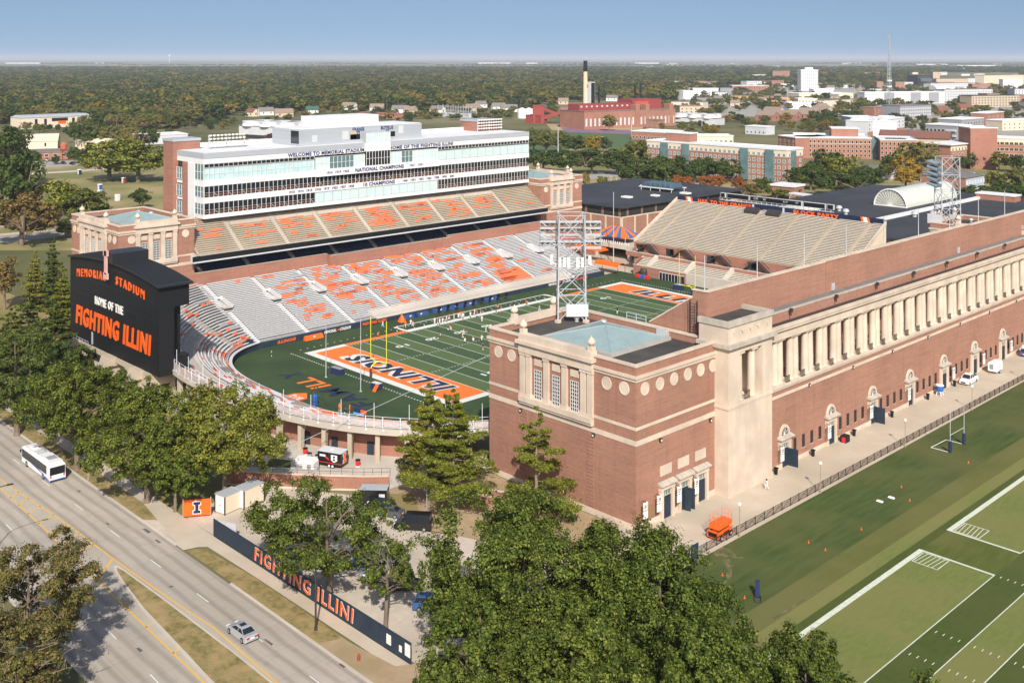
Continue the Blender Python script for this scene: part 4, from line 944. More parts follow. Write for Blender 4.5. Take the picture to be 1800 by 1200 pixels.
# middle bay
for a, b, m, n in ((-24.9, -20.3, GLASSG, 3), (-20.2, -11.8, GLASST, 6), (-11.7, -7.9, GLASSG, 3), (1.3, 5.6, GLASSG, 3), (5.7, 10, GLASST, 3), (10.1, 14.9, GLASSG, 3), (15, 20, GLASSG, 3)):
    link('press_window', glazing('press_window', 0, b-a, 0, 3.5, n, m, 2, 0), t, Vector((X+.3, a, 36.95))-t.location)
link('press_window', glazing('press_window', 0, 8.7, 0, 4.2, 8, GLASSD, 2, 0), t, Vector((X+.9, -7.7, 36.95))-t.location)
MB().box(X-2, -7.8, 41.2, X+.95, 1.1, 43.6).build('white_band', PANEL, t)
link('press_window', glazing('press_window', 0, 8.7, 0, 3.1, 4, GLASSG, 1, 0), t, Vector((X+.9, -7.7, 43.6))-t.location)
MB().box(X-2, -7.7, 43.6, X+.6, 1.0, 46.7).build('booth', GREYP, t)
MB().box(-86, -29, 43.7, -71.9, 15.3, 48.4).build('grey_penthouse', GREYP, t)
MB().box(-85.6, -28.6, 48.4, -72.2, 15, 48.55).build('white_roof', ROOFW, t)
MB().box(-88, -18, 48.55, -79, 4, 51.3).build('white_plant_room', ROOFW, t)
for (a, b, z0, z1, m) in ((-24.6, -22.9, 44.6, 46.6, LGREYW), (-14.3, -12.1, 44.8, 47.3, LGREYW), (-11.4, -9.4, 44.8, 47.3, TAN), (6.3, 8.1, 45.6, 48, LGREYW), (-11.5, -8, 44.7, 46.2, BLACK), (1.4, 4.9, 44.9, 46.4, BLACK)):
    MB().box(-71.898, a, z0, -71.82, b, z1).build('louvre', m, t)
MB().box(-71.9, -29.05, 44.4, -76, -29.0, 48).build('corner_glass', GLASSD, t)
# south face
mb = MB(); S_.box(mb, XB*0+8.5, 11.6, 26.6, 40.95, .002, .1); mb.build('brick_pier', BRICK2, t)
mb = MB(); S_.box(mb, 11.6, 15.2, 26.6, 40.95, .002, .12); mb.build('white_pier', PANEL, t)
SWN = glazing('corner_window', 0, 4.6, 0, 2.9, 3, GLASST, 2, 0)
for z0, hh in ((27.67, 1), (32.13, 1), (36.68, 1.45)): o = put('corner_window', SWN, t, (XB+15.3, A-.02, z0), -math.pi/2); o.scale = (1, 1, hh)
SWN2 = glazing('stair_window', 0, 2.8, 0, 3.1, 2, GLASST, 2, 0)
for z0 in (23, 27.2, 31.6, 36.2): put('stair_window', SWN2, t, (XB+5.6, A-.3, z0), -math.pi/2)
MB().box(-90.4, -60.3, 0, -84.7, -52.4, 46.0).build('brick_stair_tower', BRICK2, t); MB().box(-90.6, -60.5, 46, -84.5, -52.2, 46.7).build('tower_cap', GREYP, t)
MB().box(-90, A-.1, 12, -84.4, A+6, 26.6).box(-84.4, A, 10, -72, A+.6, 26.6).build('brick_base', BRICK2, t)
MB().box(-91, 48, 43, -82.5, 59, 47.0).build('brick_stair_tower', BRICK2, t); MB().box(-91.2, 47.8, 47, -82.3, 59.2, 47.6).build('tower_cap', GREYP, t)
MB().box(-104, -66, 0, -93.5, -57, 23).build('brick_stair_wing', CREAM, t); MB().box(-93.4, -64.3, 0, -90.5, -58, 21).build('brick_link', BRICK2, t)
# lettering
def pb_text(s_, y0, y1, zc, ht, x=X+.02, b=.045): lettering('lettering', s_, mat_blue, t, (x, (y0+y1)/2, zc), (0, 1, 0), (0, 0, 1), y1-y0, ht, .04, b)
mat_blue = mat('blue_lettering', (.018, .03, .15), rough=.7)
pb_text('WELCOME TO MEMORIAL STADIUM', -33.8, -7.9, 41.62, 1.1); pb_text('HOME OF THE FIGHTING ILLINI', 1.3, 26.4, 41.62, 1.1)
pb_text('NATIONAL CHAMPIONS', -11.7, 6.1, 35.95, 1.15, X+.92, .045); pb_text('10 CHAMPIONS', -8.2, 3.4, 31.4, 1.15, X+.02, .045)
for s_, y in (('1914', -20.6), ('1919', -17.7), ('1923', -14.9), ('1927', 9.3), ('1951', 12.6)): pb_text(s_, y-.95, y+.95, 35.95, .75, X+.92, .04)
for s_, y in zip('1910 1914 1915 1918 1919 1923 1927 1928'.split(), [-32.5+2.86*i for i in range(8)]): pb_text(s_, y-.92, y+.92, 31.35, .78)
for s_, y in zip('1946 1951 1953 1963 1983 1990 2001'.split(), [7.3+3.12*i for i in range(7)]): pb_text(s_, y-.92, y+.92, 31.35, .78)
pb_text('GRANGE', -10.8, -6.5, 47.6, 1.1, -71.88, .05); pb_text('77', -9.3, -8.0, 46.55, 1.0, -71.88); pb_text('BUTKUS', -.4, 4.2, 47.6, 1.1, -71.88, .05); pb_text('50', 1.3, 2.7, 46.55, 1.0, -71.88)
# banks of floodlights on the roof
LB = MB(); 
for j in range(4):
    LB.box(-.1, 0, .9+j*.95, .1, 11.5, 1.02+j*.95, 0)
    for i in range(10): LB.lathe(.4, .6+i*1.14, [(.12, .75+j*.95), (.42, 1.05+j*.95), (.36, 1.28+j*.95)], 8, 1)
for y in (.3, 5.7, 11.2): LB.box(-.15, y-.1, 0, .15, y+.1, 4.1, 0)
LBm = LB.mesh('light_bank', [STEEL, LAMPG])
put('light_bank', LBm, t, (-82, -51.5, 43.4)); put('light_bank', LBm, t, (-82, 47.4, 43.6))
# ================================================================ horseshoe stand
t = HS = thing('horseshoe_stand', 'low curved stand on concrete piers closing the near end of the field', 'grandstand', (0, -85, 0))
def curve(tt, th):
    a = 37.5+20.5*tt; b = 28+15*tt; n = 2.8-.6*tt; cy = -52
    c, s = math.cos(th), math.sin(th)
    return (a*math.copysign(abs(c)**(2/n), c), cy+b*math.copysign(abs(s)**(2/n), s))
def hz(tt, th):
    wf = max(0, min(1, (math.pi*1.42-th)/(math.pi*.30)))
    return 1.5+tt*(4.5+3.0*wf)
TH = [math.pi*(1.085+.80*i/72) for i in range(73)]
def strip(mb, t0, t1, dz0, dz1, ths, mi=0):
    for a, b in zip(ths[:-1], ths[1:]):
        p = [(*curve(t0, a),), (*curve(t0, b),), (*curve(t1, b),), (*curve(t1, a),)]
        za, zb = hz(t0, a), hz(t0, b)
        mb.hexa([(p[3][0], p[3][1], za+dz0), (p[2][0], p[2][1], zb+dz0), (p[1][0], p[1][1], zb+dz0), (p[0][0], p[0][1], za+dz0), (p[3][0], p[3][1], za+dz1), (p[2][0], p[2][1], zb+dz1), (p[1][0], p[1][1], zb+dz1), (p[0][0], p[0][1], za+dz1)], mi)
NR = 20
mb = MB()
for k in range(NR): strip(mb, k/NR, (k+1)/NR, -.45, 0, TH)
for k in range(NR, 27): strip(mb, k/NR, (k+1)/NR, -.45, 0, [x for x in TH if x < math.pi*1.22])
o = mb.build('curved_treads', CONCG, t); o['kind'] = 'stuff'
wk = [x for x in TH if x > math.pi*1.19]
for k in range(27):
    tt = (k+.45)/NR; mb = MB()
    ths = TH if k < NR else [x for x in TH if x < math.pi*1.22]
    if k in (9, 10, 11, 12): ths = [x for x in TH if x < math.pi*1.19]
    sel = []
    for th in ths:
        if any(abs(th-math.pi*g) < .012 for g in (1.16, 1.27, 1.38, 1.5, 1.62, 1.73, 1.82)):
            if len(sel) > 1: strip(mb, tt, tt+.02, .38, .46, sel)
            sel = []
        else: sel.append(th)
    if len(sel) > 1: strip(mb, tt, tt+.02, .38, .46, sel)
    mb.build('bench_row', ALUM, t)
mb = MB(); strip(mb, 9/NR, 13/NR, .05, .09, wk); mb.build('cross_aisle', CONC, t)
mb = MB(); strip(mb, -.012, 0, -1.4, .35, TH); mb.build('field_wall', NAVYM, t)
mb = MB(); strip(mb, -.03, .012, .35, .5, TH); mb.build('field_wall_cap', LGREYW, t)
mb = MB(); strip(mb, .98, 1.02, -.9, .12, TH); mb.build('slab_edge', CONC, t)
r3 = random.Random(11)
for i in range(230):
    th = r3.uniform(1.09, 1.84)*math.pi; k = r3.choice((0, 0, 0, 0, 1, 1, 1, 2, 2, 3, 4, 5, 6, 7, 8, 13, 14, 15, 16, 17, 18)); tt = (k+.5)/NR
    p = curve(tt, th); q = curve(tt, th+.01); a = math.atan2(q[1]-p[1], q[0]-p[0])
    put('seat_back' if i % 3 else 'white_seat_back', PAT[3] if i % 3 else PATG, t, (p[0], p[1], hz(tt, th)), a-math.pi/2+math.pi)
# columns, back wall with doors, service rail
COLS = []; th = math.pi*1.3; acc = 0
ref = min([math.pi*(1.3+.5*i/2000) for i in range(2001)], key=lambda a: math.hypot(curve(.93, a)[0]-20.8, curve(.93, a)[1]+93.0))
for sgn in (-1, 1):
    th = ref if sgn > 0 else ref-.001; last = None
    while math.pi*1.28 < th < math.pi*1.85:
        p = curve(.93, th)
        if last is None or math.hypot(p[0]-last[0], p[1]-last[1]) >= 5.05:
            if last is not None or sgn > 0: COLS.append(th)
            last = p
        th += sgn*.002
for th in COLS:
    p = curve(.93, th); q = curve(.78, th); d = Vector((q[0]-p[0], q[1]-p[1], 0)).normalized(); n = Vector((-d.y, d.x, 0)); z1 = hz(.93, th)-.6
    mb = MB(); P = Vector((p[0], p[1], 0))
    pr = [(-.45, 0), (.45, 0), (.45, z1-1.9), (1.25, z1-.9), (1.25, z1), (-.45, z1)]
    mb.ext([tuple(P+d*a+n*-.38+Vector((0, 0, z))) for a, z in pr], tuple(n*.76)); mb.build('pier', CONCD, t)
thw = [math.pi*(1.24+.62*i/40) for i in range(41)]
mb = MB()
for a, b in zip(thw[:-1], thw[1:]):
    mb.obox(curve(.74, a), curve(.74, b), .3, 0, hz(.74, (a+b)/2)-.5)
mb.build('brick_back_wall', BRICK2, t)
for th in (math.pi*1.40, math.pi*1.505, math.pi*1.565, math.pi*1.63, math.pi*1.67, math.pi*1.72):
    p = curve(.745, th); q = curve(.745, th+.01); a = math.atan2(q[1]-p[1], q[0]-p[0])
    mb = MB(); mb.box(-.6, -.12, 0, .6, .05, 2.3); o = put('door', mb.mesh('door', NAVYM), t, (p[0], p[1], 0), a)
RP = MB(); RP.tube((-1.5, 0, 0), (-1.5, 0, 1.9), .05, None, 5).tube((1.5, 0, 0), (1.5, 0, 1.9), .05, None, 5)
for z in (.15, .75, 1.35, 1.88): RP.tube((-1.5, 0, z), (1.5, 0, z), .035, None, 5)
RP.box(-1.5, -.3, -.45, -1.2, .1, -.1)
RPm = RP.mesh('rail_panel', PANEL)
BN = MB().box(-1.35, -.05, .3, 1.35, -.02, 1.2).mesh('banner', mat('mesh_banner', (.42, .40, .42), (.62, .50, .46), 1.5, .7))
d_ = 0; th = math.pi*1.2
while th < math.pi*1.872:
    p = curve(1.0, th); q = curve(1.0, th+.01); a = math.atan2(q[1]-p[1], q[0]-p[0]); z = hz(1, th)+.12
    o = put('rail_panel', RPm, t, (p[0], p[1], z), a); link('banner', BN, o)
    if d_ % 2 == 0: put('flag_pole', MB().tube((0, 0, -.5), (0, 0, 4.2), .06, .05, 6).mesh('flag_pole', PANEL) if d_ == 0 else FPm, t, (p[0], p[1], z), 0) if d_ else None
    if d_ == 0: FPm = MB().tube((0, 0, -.5), (0, 0, 4.2), .06, .05, 6).mesh('flag_pole', PANEL)
    d_ += 1; th += 3.1/math.hypot((q[0]-p[0])/.01, (q[1]-p[1])/.01)
# navy gate wall and script lettering in the corner by the west stand
MB().box(-39.5, -65.2, .1, -36.2, -64.2, 2.6).build('navy_gate', NAVYM, t)
lettering('script_lettering', 'Illinois', [ORHOT, WHITE], t, (-37.0, -70.2, 1.2), (-.22, -1, 0) if False else (.25, 1, 0), (0, 0, 1), 6.0, 1.5, .03, .01, .3, outline=.05)
MB().obox((-37.6, -73.6), (-36.2, -66), .3, .1, 1.95).build('navy_corner_wall', NAVYM, t)
# ================================================================ big black scoreboard
t = thing('scoreboard', 'huge black scoreboard back with orange FIGHTING ILLINI lettering and curved ribbed roof', 'scoreboard', (-38.5, -97, 0))
xa, xb, ya, yb = -61.0, -16.0, -97.0, -90.6
arc = lambda x: 23.0+1.7*(1-((x+38.5)/22.5)**2)
mb = MB(); n = 24; xs = [xa+(xb-xa)*i/n for i in range(n+1)]
mb.ext([(xa, ya, 5.0), (xb, ya, 5.0)]+[(x, ya, arc(x)) for x in reversed(xs)], (0, 3.2, 0)); mb.build('black_board', BLACK, t)
mb = MB(); mb.box(xb-2.2, ya+3.2, 18.6, xb, yb, 22.8); mb.box(xb-2.2, ya+3.2, 5.0, xb, yb, 8.6); mb.box(xa, ya+3.2, 5, xb-2.2, yb-.8, 22.9); mb.build('black_side_box', BLACK, t)
mb = MB()
for a, b in zip(xs[:-1], xs[1:]):
    mb.hexa([(a-.0, ya-.7, arc(a)), (b, ya-.7, arc(b)), (b, yb+.5, arc(b)), (a, yb+.5, arc(a)), (a, ya-.7, arc(a)+.35), (b, ya-.7, arc(b)+.35), (b, yb+.5, arc(b)+.35), (a, yb+.5, arc(a)+.35)])
mb.hexa([(xb, ya-.7, 23), (xb+1.0, ya-.7, 22.9), (xb+1.0, yb+.5, 22.9), (xb, yb+.5, 23), (xb, ya-.7, 23.35), (xb+1.0, ya-.7, 23.25), (xb+1.0, yb+.5, 23.25), (xb, yb+.5, 23.35)])
mb.build('roof', BLACKM, t)
mb = MB()
for i in range(60):
    x = xa+.3+(xb-xa)*i/60; mb.box(x, ya-.68, arc(x)+.34, x+.08, yb+.48, arc(x)+.42)
mb.build('roof_ribs', BLACKM, t)
MB().box(-41.2, ya-.9, 24.9, -36.0, yb+.7, 27.0).build('roof_box', BLACKM, t)
mb = MB(); x = -38.6; yy = ya-1.05
mb.box(x-.55, yy-.35, 22.4, x+.55, yy, 27.4); mb.box(x-1.05, yy-.35, 26.3, x+1.05, yy, 27.6); mb.box(x-1.05, yy-.35, 21.4, x+1.05, yy, 22.7); mb.build('pink_letter_block', mat('pale_pink_panel', (.62, .34, .30), (.66, .40, .36), 1), t)
L_ = lambda nm, s_, m, xc, z, wd, ht, b, sl=0, bend=None, sp=1.2: lettering(nm, s_, m, t, (xc, ya-.01, z), (1, 0, 0), (0, 0, 1), wd, ht, .18, b, sl, None, bend, sp)
bd = lambda x0: (lambda X: -(((X+x0+38.5)/22.5)**2-((x0+38.5)/22.5)**2)*2.0)
L_('lettering', 'MEMORIAL', ORHOT, -49.2, 20.85, 15.4, 1.8, .015, 0, bd(-49.2), 1.55); L_('lettering', 'STADIUM', ORHOT, -29.3, 21.0, 13.6, 1.8, .015, 0, bd(-29.3), 1.55)
L_('lettering', 'HOME OF THE', WHITE, -39.8, 15.4, 14.2, 1.8, .012, 0, None, 1.3); L_('lettering', 'FIGHTING ILLINI', ORHOT, -38.5, 10.6, 37.5, 4.3, .032, .12, None, 1.16)
sm = MB()
for i in range(1, 9): sm.box(xa+5*i-.03, ya-.012, 5.1, xa+5*i+.03, ya-.001, 19.4)
for z in (8.6, 12.2, 15.8, 19.4): sm.box(xa, ya-.011, z-.03, xb, ya-.001, z+.03)
sm.build('panel_seams', BLACKM, t)
for x, y in ((-57, -98), (-38, -98), (-25, -97.6)):
    mb = MB(); mb.box(x-1.2, y-.2, 0, x+1.2, y+5, 4.4); mb.hexa([(x-2, y-1.2, 3.2), (x+2, y-1.2, 3.2), (x+2, y+6, 3.2), (x-2, y+6, 3.2), (x-2, y-.6, 5), (x+2, y-.6, 5), (x+2, y+6, 5), (x-2, y+6, 5)]); mb.build('concrete_pier', CONCD, t)
mb = MB(); mb.ext([(-60, -97.3, 4.9), (-20, -97.3, 4.9), (-20, -97.3, 2.2), (-27, -97.3, 2.2), (-32, -97.3, 3.9), (-60, -97.3, 3.9)], (0, 5, 0)); mb.build('concrete_beam', CONCD, t)
mb = MB(); rail(mb, (-56, -98.2, 5), (-48, -98.2, 5), 1.2, 5, .05); mb.build('service_rail', STEEL, t)
MB().box(-49, -97.08, 5.3, -48.2, -97.0, 8.0).build('service_door', GREYP, t)
# ================================================================ north grandstand
t = NG = thing('north_grandstand', 'steep beige bleacher stand at the far end of the field', 'grandstand', (0, 85, 0))
yN, zN, sl = 77.0, 8.8, .507; NRW = 33; tr = 22.5/NRW
mb = MB()
for k in range(NRW):
    y = yN+tr*k; z = zN+sl*tr*k; mb.box(-37.6, y, z-.6, 37.6, y+tr, z)
o = mb.build('concrete_treads', CONCD, t); o['kind'] = 'stuff'
NA = [-31.5, -17.2, -4.0, 9.3, 22.6, 33.5]
BCH = mat('weathered_white_bench', (.58, .53, .44), (.66, .61, .52), .8, .8)
NBM = MB().box(0, 0, .36, 1, .25, .42).box(0, 0, .22, 1, .03, .359).mesh('bench', BCH)
for k in range(NRW):
    y = yN+tr*k+.32; z = zN+sl*tr*k; mb = MB(); e = [-37.3]+[v for a in NA for v in (a-.6, a+.6)]+[37.3]
    for a, b in zip(e[::2], e[1::2]): put('bench', NBM, t, (a, y, z), 0, (b-a, 1, 1))
for a in NA:
    mb = MB()
    for k in range(NRW):
        y = yN+tr*k; z = zN+sl*tr*k; mb.box(a-.55, y, z+.003, a+.55, y+tr, z+.05); mb.box(a-.55, y+.34, z+.05, a+.55, y+tr, z+.18)
    mb.build('aisle_steps', CONCD, t)
for x in (-37.9, 37.6):
    MB().ext([(x, 76.7, 8.4), (x, 99.7, 19.9), (x, 99.7, 21.2), (x, 76.7, 9.5)], (.32, 0, 0)).build('sloped_wall', STONE, t)
    MB().ext([(x+.03, 77.0, 0), (x+.03, 99.5, 0), (x+.03, 99.5, 19.8), (x+.03, 77.0, 8.4)], (.26, 0, 0)).build('brick_side', CREAM, t)
# front wall with tunnels and stairs
OP = [(-37.0, -33.6), (-24.8, -21.5), (-9.0, -5.8), (5.6, 9.2), (19, 22.2)]
mb = MB(); x = -37.6
for a, b in OP: mb.box(x, 76.6, 5.6, a, 77, 8.7); mb.box(a, 76.6, 8.1, b, 77, 8.7); x = b
mb.box(x, 76.6, 5.6, 37.6, 77, 8.7); mb.build('brick_front', BRICK2, t)
mb = MB()
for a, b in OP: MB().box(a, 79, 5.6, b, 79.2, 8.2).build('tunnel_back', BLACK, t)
MB().box(-38, 73.2, 5.2, 38, 77, 5.6).build('deck', CONC, t)
mb = MB(); mb.box(-38, 72.9, 4.7, 38, 73.2, 6.1); mb.build('deck_parapet', BRICK2, t); MB().box(-38.05, 72.85, 6.1, 38, 73.25, 6.25).build('parapet_cap', CONC, t)
mb = MB(); rail(mb, (-38, 76.0, 5.6), (38, 76.0, 5.6), 1.0, 40, .025); mb.build('deck_rail', DSTEEL, t)
for a in NA[:5]:
    mb = MB()
    for s in (-1, 1):
        mb.hexa([(a+s*.6, 75.2, 8.2), (a+s*.6, 76.55, 8.2), (a+s*4.2, 76.55, 5.62), (a+s*4.2, 75.2, 5.62), (a+s*.6, 75.2, 8.6), (a+s*.6, 76.55, 8.6), (a+s*4.2, 76.55, 5.9), (a+s*4.2, 75.2, 5.9)])
        mb.tube((a+s*.6, 75.2, 9.6), (a+s*4.2, 75.2, 6.9), .04, None, 4); mb.tube((a+s*.6, 76.5, 9.6), (a+s*4.2, 76.5, 6.9), .04, None, 4)
    mb.box(a-.6, 75.2, 8.2, a+.6, 76.6, 8.6); mb.build('stairs', DSTEEL, t)
# lower stand
mb = MB()
for k in range(6): mb.box(-30.5, 68.4+.75*k, 1.5, 38, 69.15+.75*k, 3.1+.33*k)
o = mb.build('lower_treads', CONC, t); o['kind'] = 'stuff'
for k in range(6):
    mb = MB(); e = [-30.2, -26, -24.8, -11.6, -10.4, 2.5, 3.7, 38]
    for a, b in zip(e[::2], e[1::2]): put('lower_bench', NBM, t, (a, 68.8+.75*k, 3.09+.33*k), 0, (b-a, 1, 1))
for a in (-25.4, -11.0, 3.1): MB().hexa([(a-.6, 68.4, 3.0), (a+.6, 68.4, 3.0), (a+.6, 73, 5), (a-.6, 73, 5), (a-.6, 68.4, 3.6), (a+.6, 68.4, 3.6), (a+.6, 73, 6.3), (a-.6, 73, 6.3)]).build('lower_aisle', CONC, t)
mb = MB(); mb.box(-30.9, 68.1, .0, -10.4, 68.4, 3.2); mb.box(-30.9, 68.4, 0, -30.5, 73, 5.0); mb.build('lower_brick_wall', BRICK2, t)
MB().box(-10.4, 68.0, 0, 38, 68.4, 3.2).build('lower_concrete_wall', CONC, t)
mb = MB(); mb.box(-31, 68.0, 3.2, 38, 68.5, 3.4); mb.ext([(-31, 68.4, 3.4), (-31, 73, 5.4), (-31, 73, 5.1), (-31, 68.4, 3.1)], (.5, 0, 0)); mb.build('lower_wall_cap', CONC, t)
DW = MB().box(0, -.06, .1, 1.15, 0, 2.3, 1).box(-.05, -.1, 0, .05, .0, 2.4, 0).box(-.05, -.1, 2.3, 1.2, 0, 2.45, 0).mesh('glass_door', [WINW, GLASSD])
for i in range(8): put('glass_door', DW, t, (-20.5+1.18*i, 68.1, 0))
mb = MB(); mb.lathe(-26.5, 67.9, [(1.3, 0), (1.3, 1.9), (1.0, 2.6)], 14); mb.hexa([(-29.6, 67.3, 0), (-26.5, 66.6, 0), (-26.5, 68.1, 0), (-29.6, 68.1, 0), (-29.6, 67.5, .8), (-26.5, 66.9, 2.3), (-26.5, 68.1, 2.3), (-29.6, 68.1, .8)]); mb.build('tunnel_mouth', DSTEEL, t)
# sign parapet and ribbon boards on top
mb = MB(); mb.box(-37.4, 99.5, 19.9, 37.4, 99.75, 21.7); mb.build('navy_sign', NAVY, t)
mb = MB()
for x0, x1, sh, m in ((-33.6, -32.9, .5, 0), (-32.9, -31.6, .5, 1), (-31.6, -30.9, .5, 0), (30.3, 31, .5, 0), (31, 32.3, .5, 1), (32.3, 33, .5, 0)):
    mb.ext([(x0, 99.46, 20.0), (x1, 99.46, 20.0), (x1-sh, 99.46, 21.65), (x0-sh, 99.46, 21.65)], (0, .03, 0), m)
mb.build('sign_stripes', [ORHOT, WHITE], t)
lettering('lettering', 'HAIL TO THE ORANGE', ORHOT, t, (-18.3, 99.44, 20.8), (1, 0, 0), (0, 0, 1), 21, 1.25, .03, .05, -.1)
lettering('lettering', 'BLOCK PARTY', ORHOT, t, (15.2, 99.44, 20.8), (1, 0, 0), (0, 0, 1), 15.5, 1.25, .03, .05, -.1)
for x0, x1 in ((-22.5, -20.6), (-20.0, -11.3), (-11, 8), (8.5, 16.2), (16.7, 19)):
    o = MB().box(x0, 103.3, 22.1, x1, 103.9, 23.7).build('ribbon_frame', LGREYW, t); MB().box(x0+.2, 103.24, 22.25, x1-.2, 103.3, 23.55).build('black_screen', BLACK, o)
mb = MB()
for i in range(22): mb.box(-22+i*1.9, 103.4, 12, -21.85+i*1.9, 103.6, 22.1)
mb.box(-22.5, 103.3, 21.3, 19, 103.5, 21.5); mb.build('ribbon_supports', LGREYW, t)
for s_, x in (('ILLINI', -8.7), ('3RD', -5.5), ('BALL ON', 2.2), ('QTR', 6.3)): lettering('screen_lettering', s_, LGREYW, t, (x, 103.23, 23.0), (1, 0, 0), (0, 0, 1), 1.6 if len(s_) > 3 else 1.0, .6, .01, .02)
for x in (-6.6, 1.4): MB().hexa([(x-2.4, 96.8, 18.9), (x+2.4, 96.8, 18.9), (x+2.4, 98.5, 19.6), (x-2.4, 98.5, 19.6), (x-2.4, 96.8, 19.9), (x+2.4, 96.8, 19.9), (x+2.4, 98.5, 20.9), (x-2.4, 98.5, 20.9)]).build('camera_stand', DSTEEL, t)
MB().box(-7.5, 99.35, 20.0, -6.9, 99.5, 21.6).box(3.6, 99.35, 20, 4.2, 99.5, 21.6).build('sign_gap', LGREYW, t)
# ================================================================ halls behind
t = thing('black_roofed_hall', 'low brick hall under a broad black roof beside the striped tent', 'hall', (-100, 150, 0))
x0, x1, y0, y1, zr_ = -135, -76.4, 116, 196, 12.0
MB().box(x0, y0, 0, x1, y1, 8.4).build('brick_wall', BRICK, t)
MB().box(x0+.4, y0+.4, 8.4, x1-.4, y1-.4, 11.6).build('louvre_band', mat('dark_louvre', (.03, .026, .024), (.05, .043, .04), 6, .6, (2, 2, .1)), t)
mb = MB()
MB().box(x0-.9, y0-.9, 11.6, x1+.9, y1+.9, 12.1).build('black_roof', ROOFD, t)
MB().box(x0-.1, y0-.1, 7.9, x1+.1, y1+.1, 8.4).build('stone_band', STONE, t)
PIL = MB().box(-.4, -.12, 0, .4, .1, 7.9).mesh('pilaster', STONE); PIL2 = MB().box(-.55, -.12, 8.4, .55, .1, 11.6).mesh('brown_pier', mat('brown_panel', (.22, .14, .11), rough=.8))
for i in range(8): put('pilaster', PIL, t, (x1-.3-7.6*i, y0, 0)); put('brown_pier', PIL2, t, (x1-1.2-8.6*i, y0+.4, 0))
for i in range(10): put('pilaster', PIL, t, (x1, y0+.3+7.6*i, 0), math.pi/2); put('brown_pier', PIL2, t, (x1-.4, y0+4+8.6*i, 0), math.pi/2)
for x, y, s in ((-93, 139, 2), (-88, 151, 1.6), (-112, 175, 2.2), (-84, 166, 2)): MB().box(x-s, y-s*.7, 12.1, x+s, y+s*.7, 12.7).build('skylight', WHITE, t)
SF = MB()
for i in range(6):
    SF.hexa([(2.6*i, 0, 1.6), (2.6*i+2.4, 0, 1.6), (2.6*i+2.4, 9, 1.6), (2.6*i, 9, 1.6), (2.6*i+.9, 0, 3.3), (2.6*i+1.5, 0, 3.3), (2.6*i+1.5, 9, 3.3), (2.6*i+.9, 9, 3.3)], 1)
SF.box(-1, -.3, 1.2, 17, 0, 1.6, 0); SF.box(-1, 9, 1.2, 17, 9.3, 1.6, 0)
for x in (0, 5, 10, 16):
    for y in (0, 9): SF.tube((x, y, 0), (x, y, 1.3), .12, None, 6, 0)
SFm = SF.mesh('solar_frame', [WHITE, mat('solar_glass', (.05, .09, .12), (.07, .12, .15), .3, .2, spec=.6)]); put('solar_frame', SFm, t, (-106, 164, 12.1), .02)
t = thing('vaulted_hall', 'black roofed hall carrying a pale glass barrel vault', 'hall', (-10, 200, 0))
MB().box(-45, 150, 0, 34, 252, 11.6).build('brick_wall', BRICK2, t); MB().box(-45.5, 149.5, 11.6, 34.5, 252.5, 12.2).build('black_roof', ROOFD, t)
MB().hexa([(2, 131, 10.3), (30, 131, 10.3), (30, 149.4, 11.8), (2, 149.4, 11.8), (2, 131, 10.9), (30, 131, 10.9), (30, 149.4, 12.3), (2, 149.4, 12.3)]).build('sloped_roof', ROOFD, t)
MB().box(2.5, 131.5, 0, 29.5, 149.4, 10.3).build('brick_lobby', BRICK2, t)
mb = MB()
for i in range(8): mb.box(3+3.4*i, 131.3, 7, 5.6+3.4*i, 131.5, 9.6)
mb.build('lobby_windows', GLASSD, t)
MB().box(7, 150, 12.2, 8.6, 236, 13.2).build('white_parapet', ROOFW, t); MB().box(7, 236, 12.2, 22, 242, 14.4).build('brick_block', BRICK2, t); MB().box(6.7, 235.7, 14.4, 22.3, 242.3, 14.9).build('block_cap', ROOFW, t)
xc, R = -6.6, 6.5
mb = MB(); n = 18
pts = [(xc+R*math.cos(math.pi*i/n), R*math.sin(math.pi*i/n)+12.2) for i in range(n+1)]
for a, b in zip(pts[:-1], pts[1:]): mb.hexa([(b[0], 191, b[1]), (a[0], 191, a[1]), (a[0], 235, a[1]), (b[0], 235, b[1]), (b[0]*1.0+(xc-b[0])*.02, 191, b[1]+.05), (a[0]+(xc-a[0])*.02, 191, a[1]+.05), (a[0]+(xc-a[0])*.02, 235, a[1]+.05), (b[0]+(xc-b[0])*.02, 235, b[1]+.05)])
mb.build('glass_vault', VAULT, t, smooth=False)
mb = MB(); mb.ext([(x, 191.2, z) for x, z in pts], (0, .15, 0)); mb.build('fan_light', mat('vault_end_glass', (.42, .44, .37), rough=.4), t)
mb = MB()
for i in range(1, 16): mb.tube((xc, 191.0, 12.4), (xc+R*.97*math.cos(math.pi*i/16), 191.0, 12.2+R*.97*math.sin(math.pi*i/16)), .09, None, 4)
for a, b in zip(pts[:-1], pts[1:]): mb.tube((a[0], 190.9, a[1]), (b[0], 190.9, b[1]), .28, None, 5)
mb.box(xc-R, 190.6, 12.2, xc+R, 191, 12.6); mb.build('fan_ribs', WHITE, t)
for x, y in ((12, 172), (16, 178), (-8, 160), (-14, 166)): put('roof_vent', VENT, t, (x, y, 12.2), scale=(2, 2, 2))
mb = MB(); mb.ext([(-26+5*math.cos(math.pi*i/10)*1.0, 150, 12.1+2.2*math.sin(math.pi*i/10)) for i in range(11)], (0, 16, 0)); mb.build('low_vault', VAULT, t)
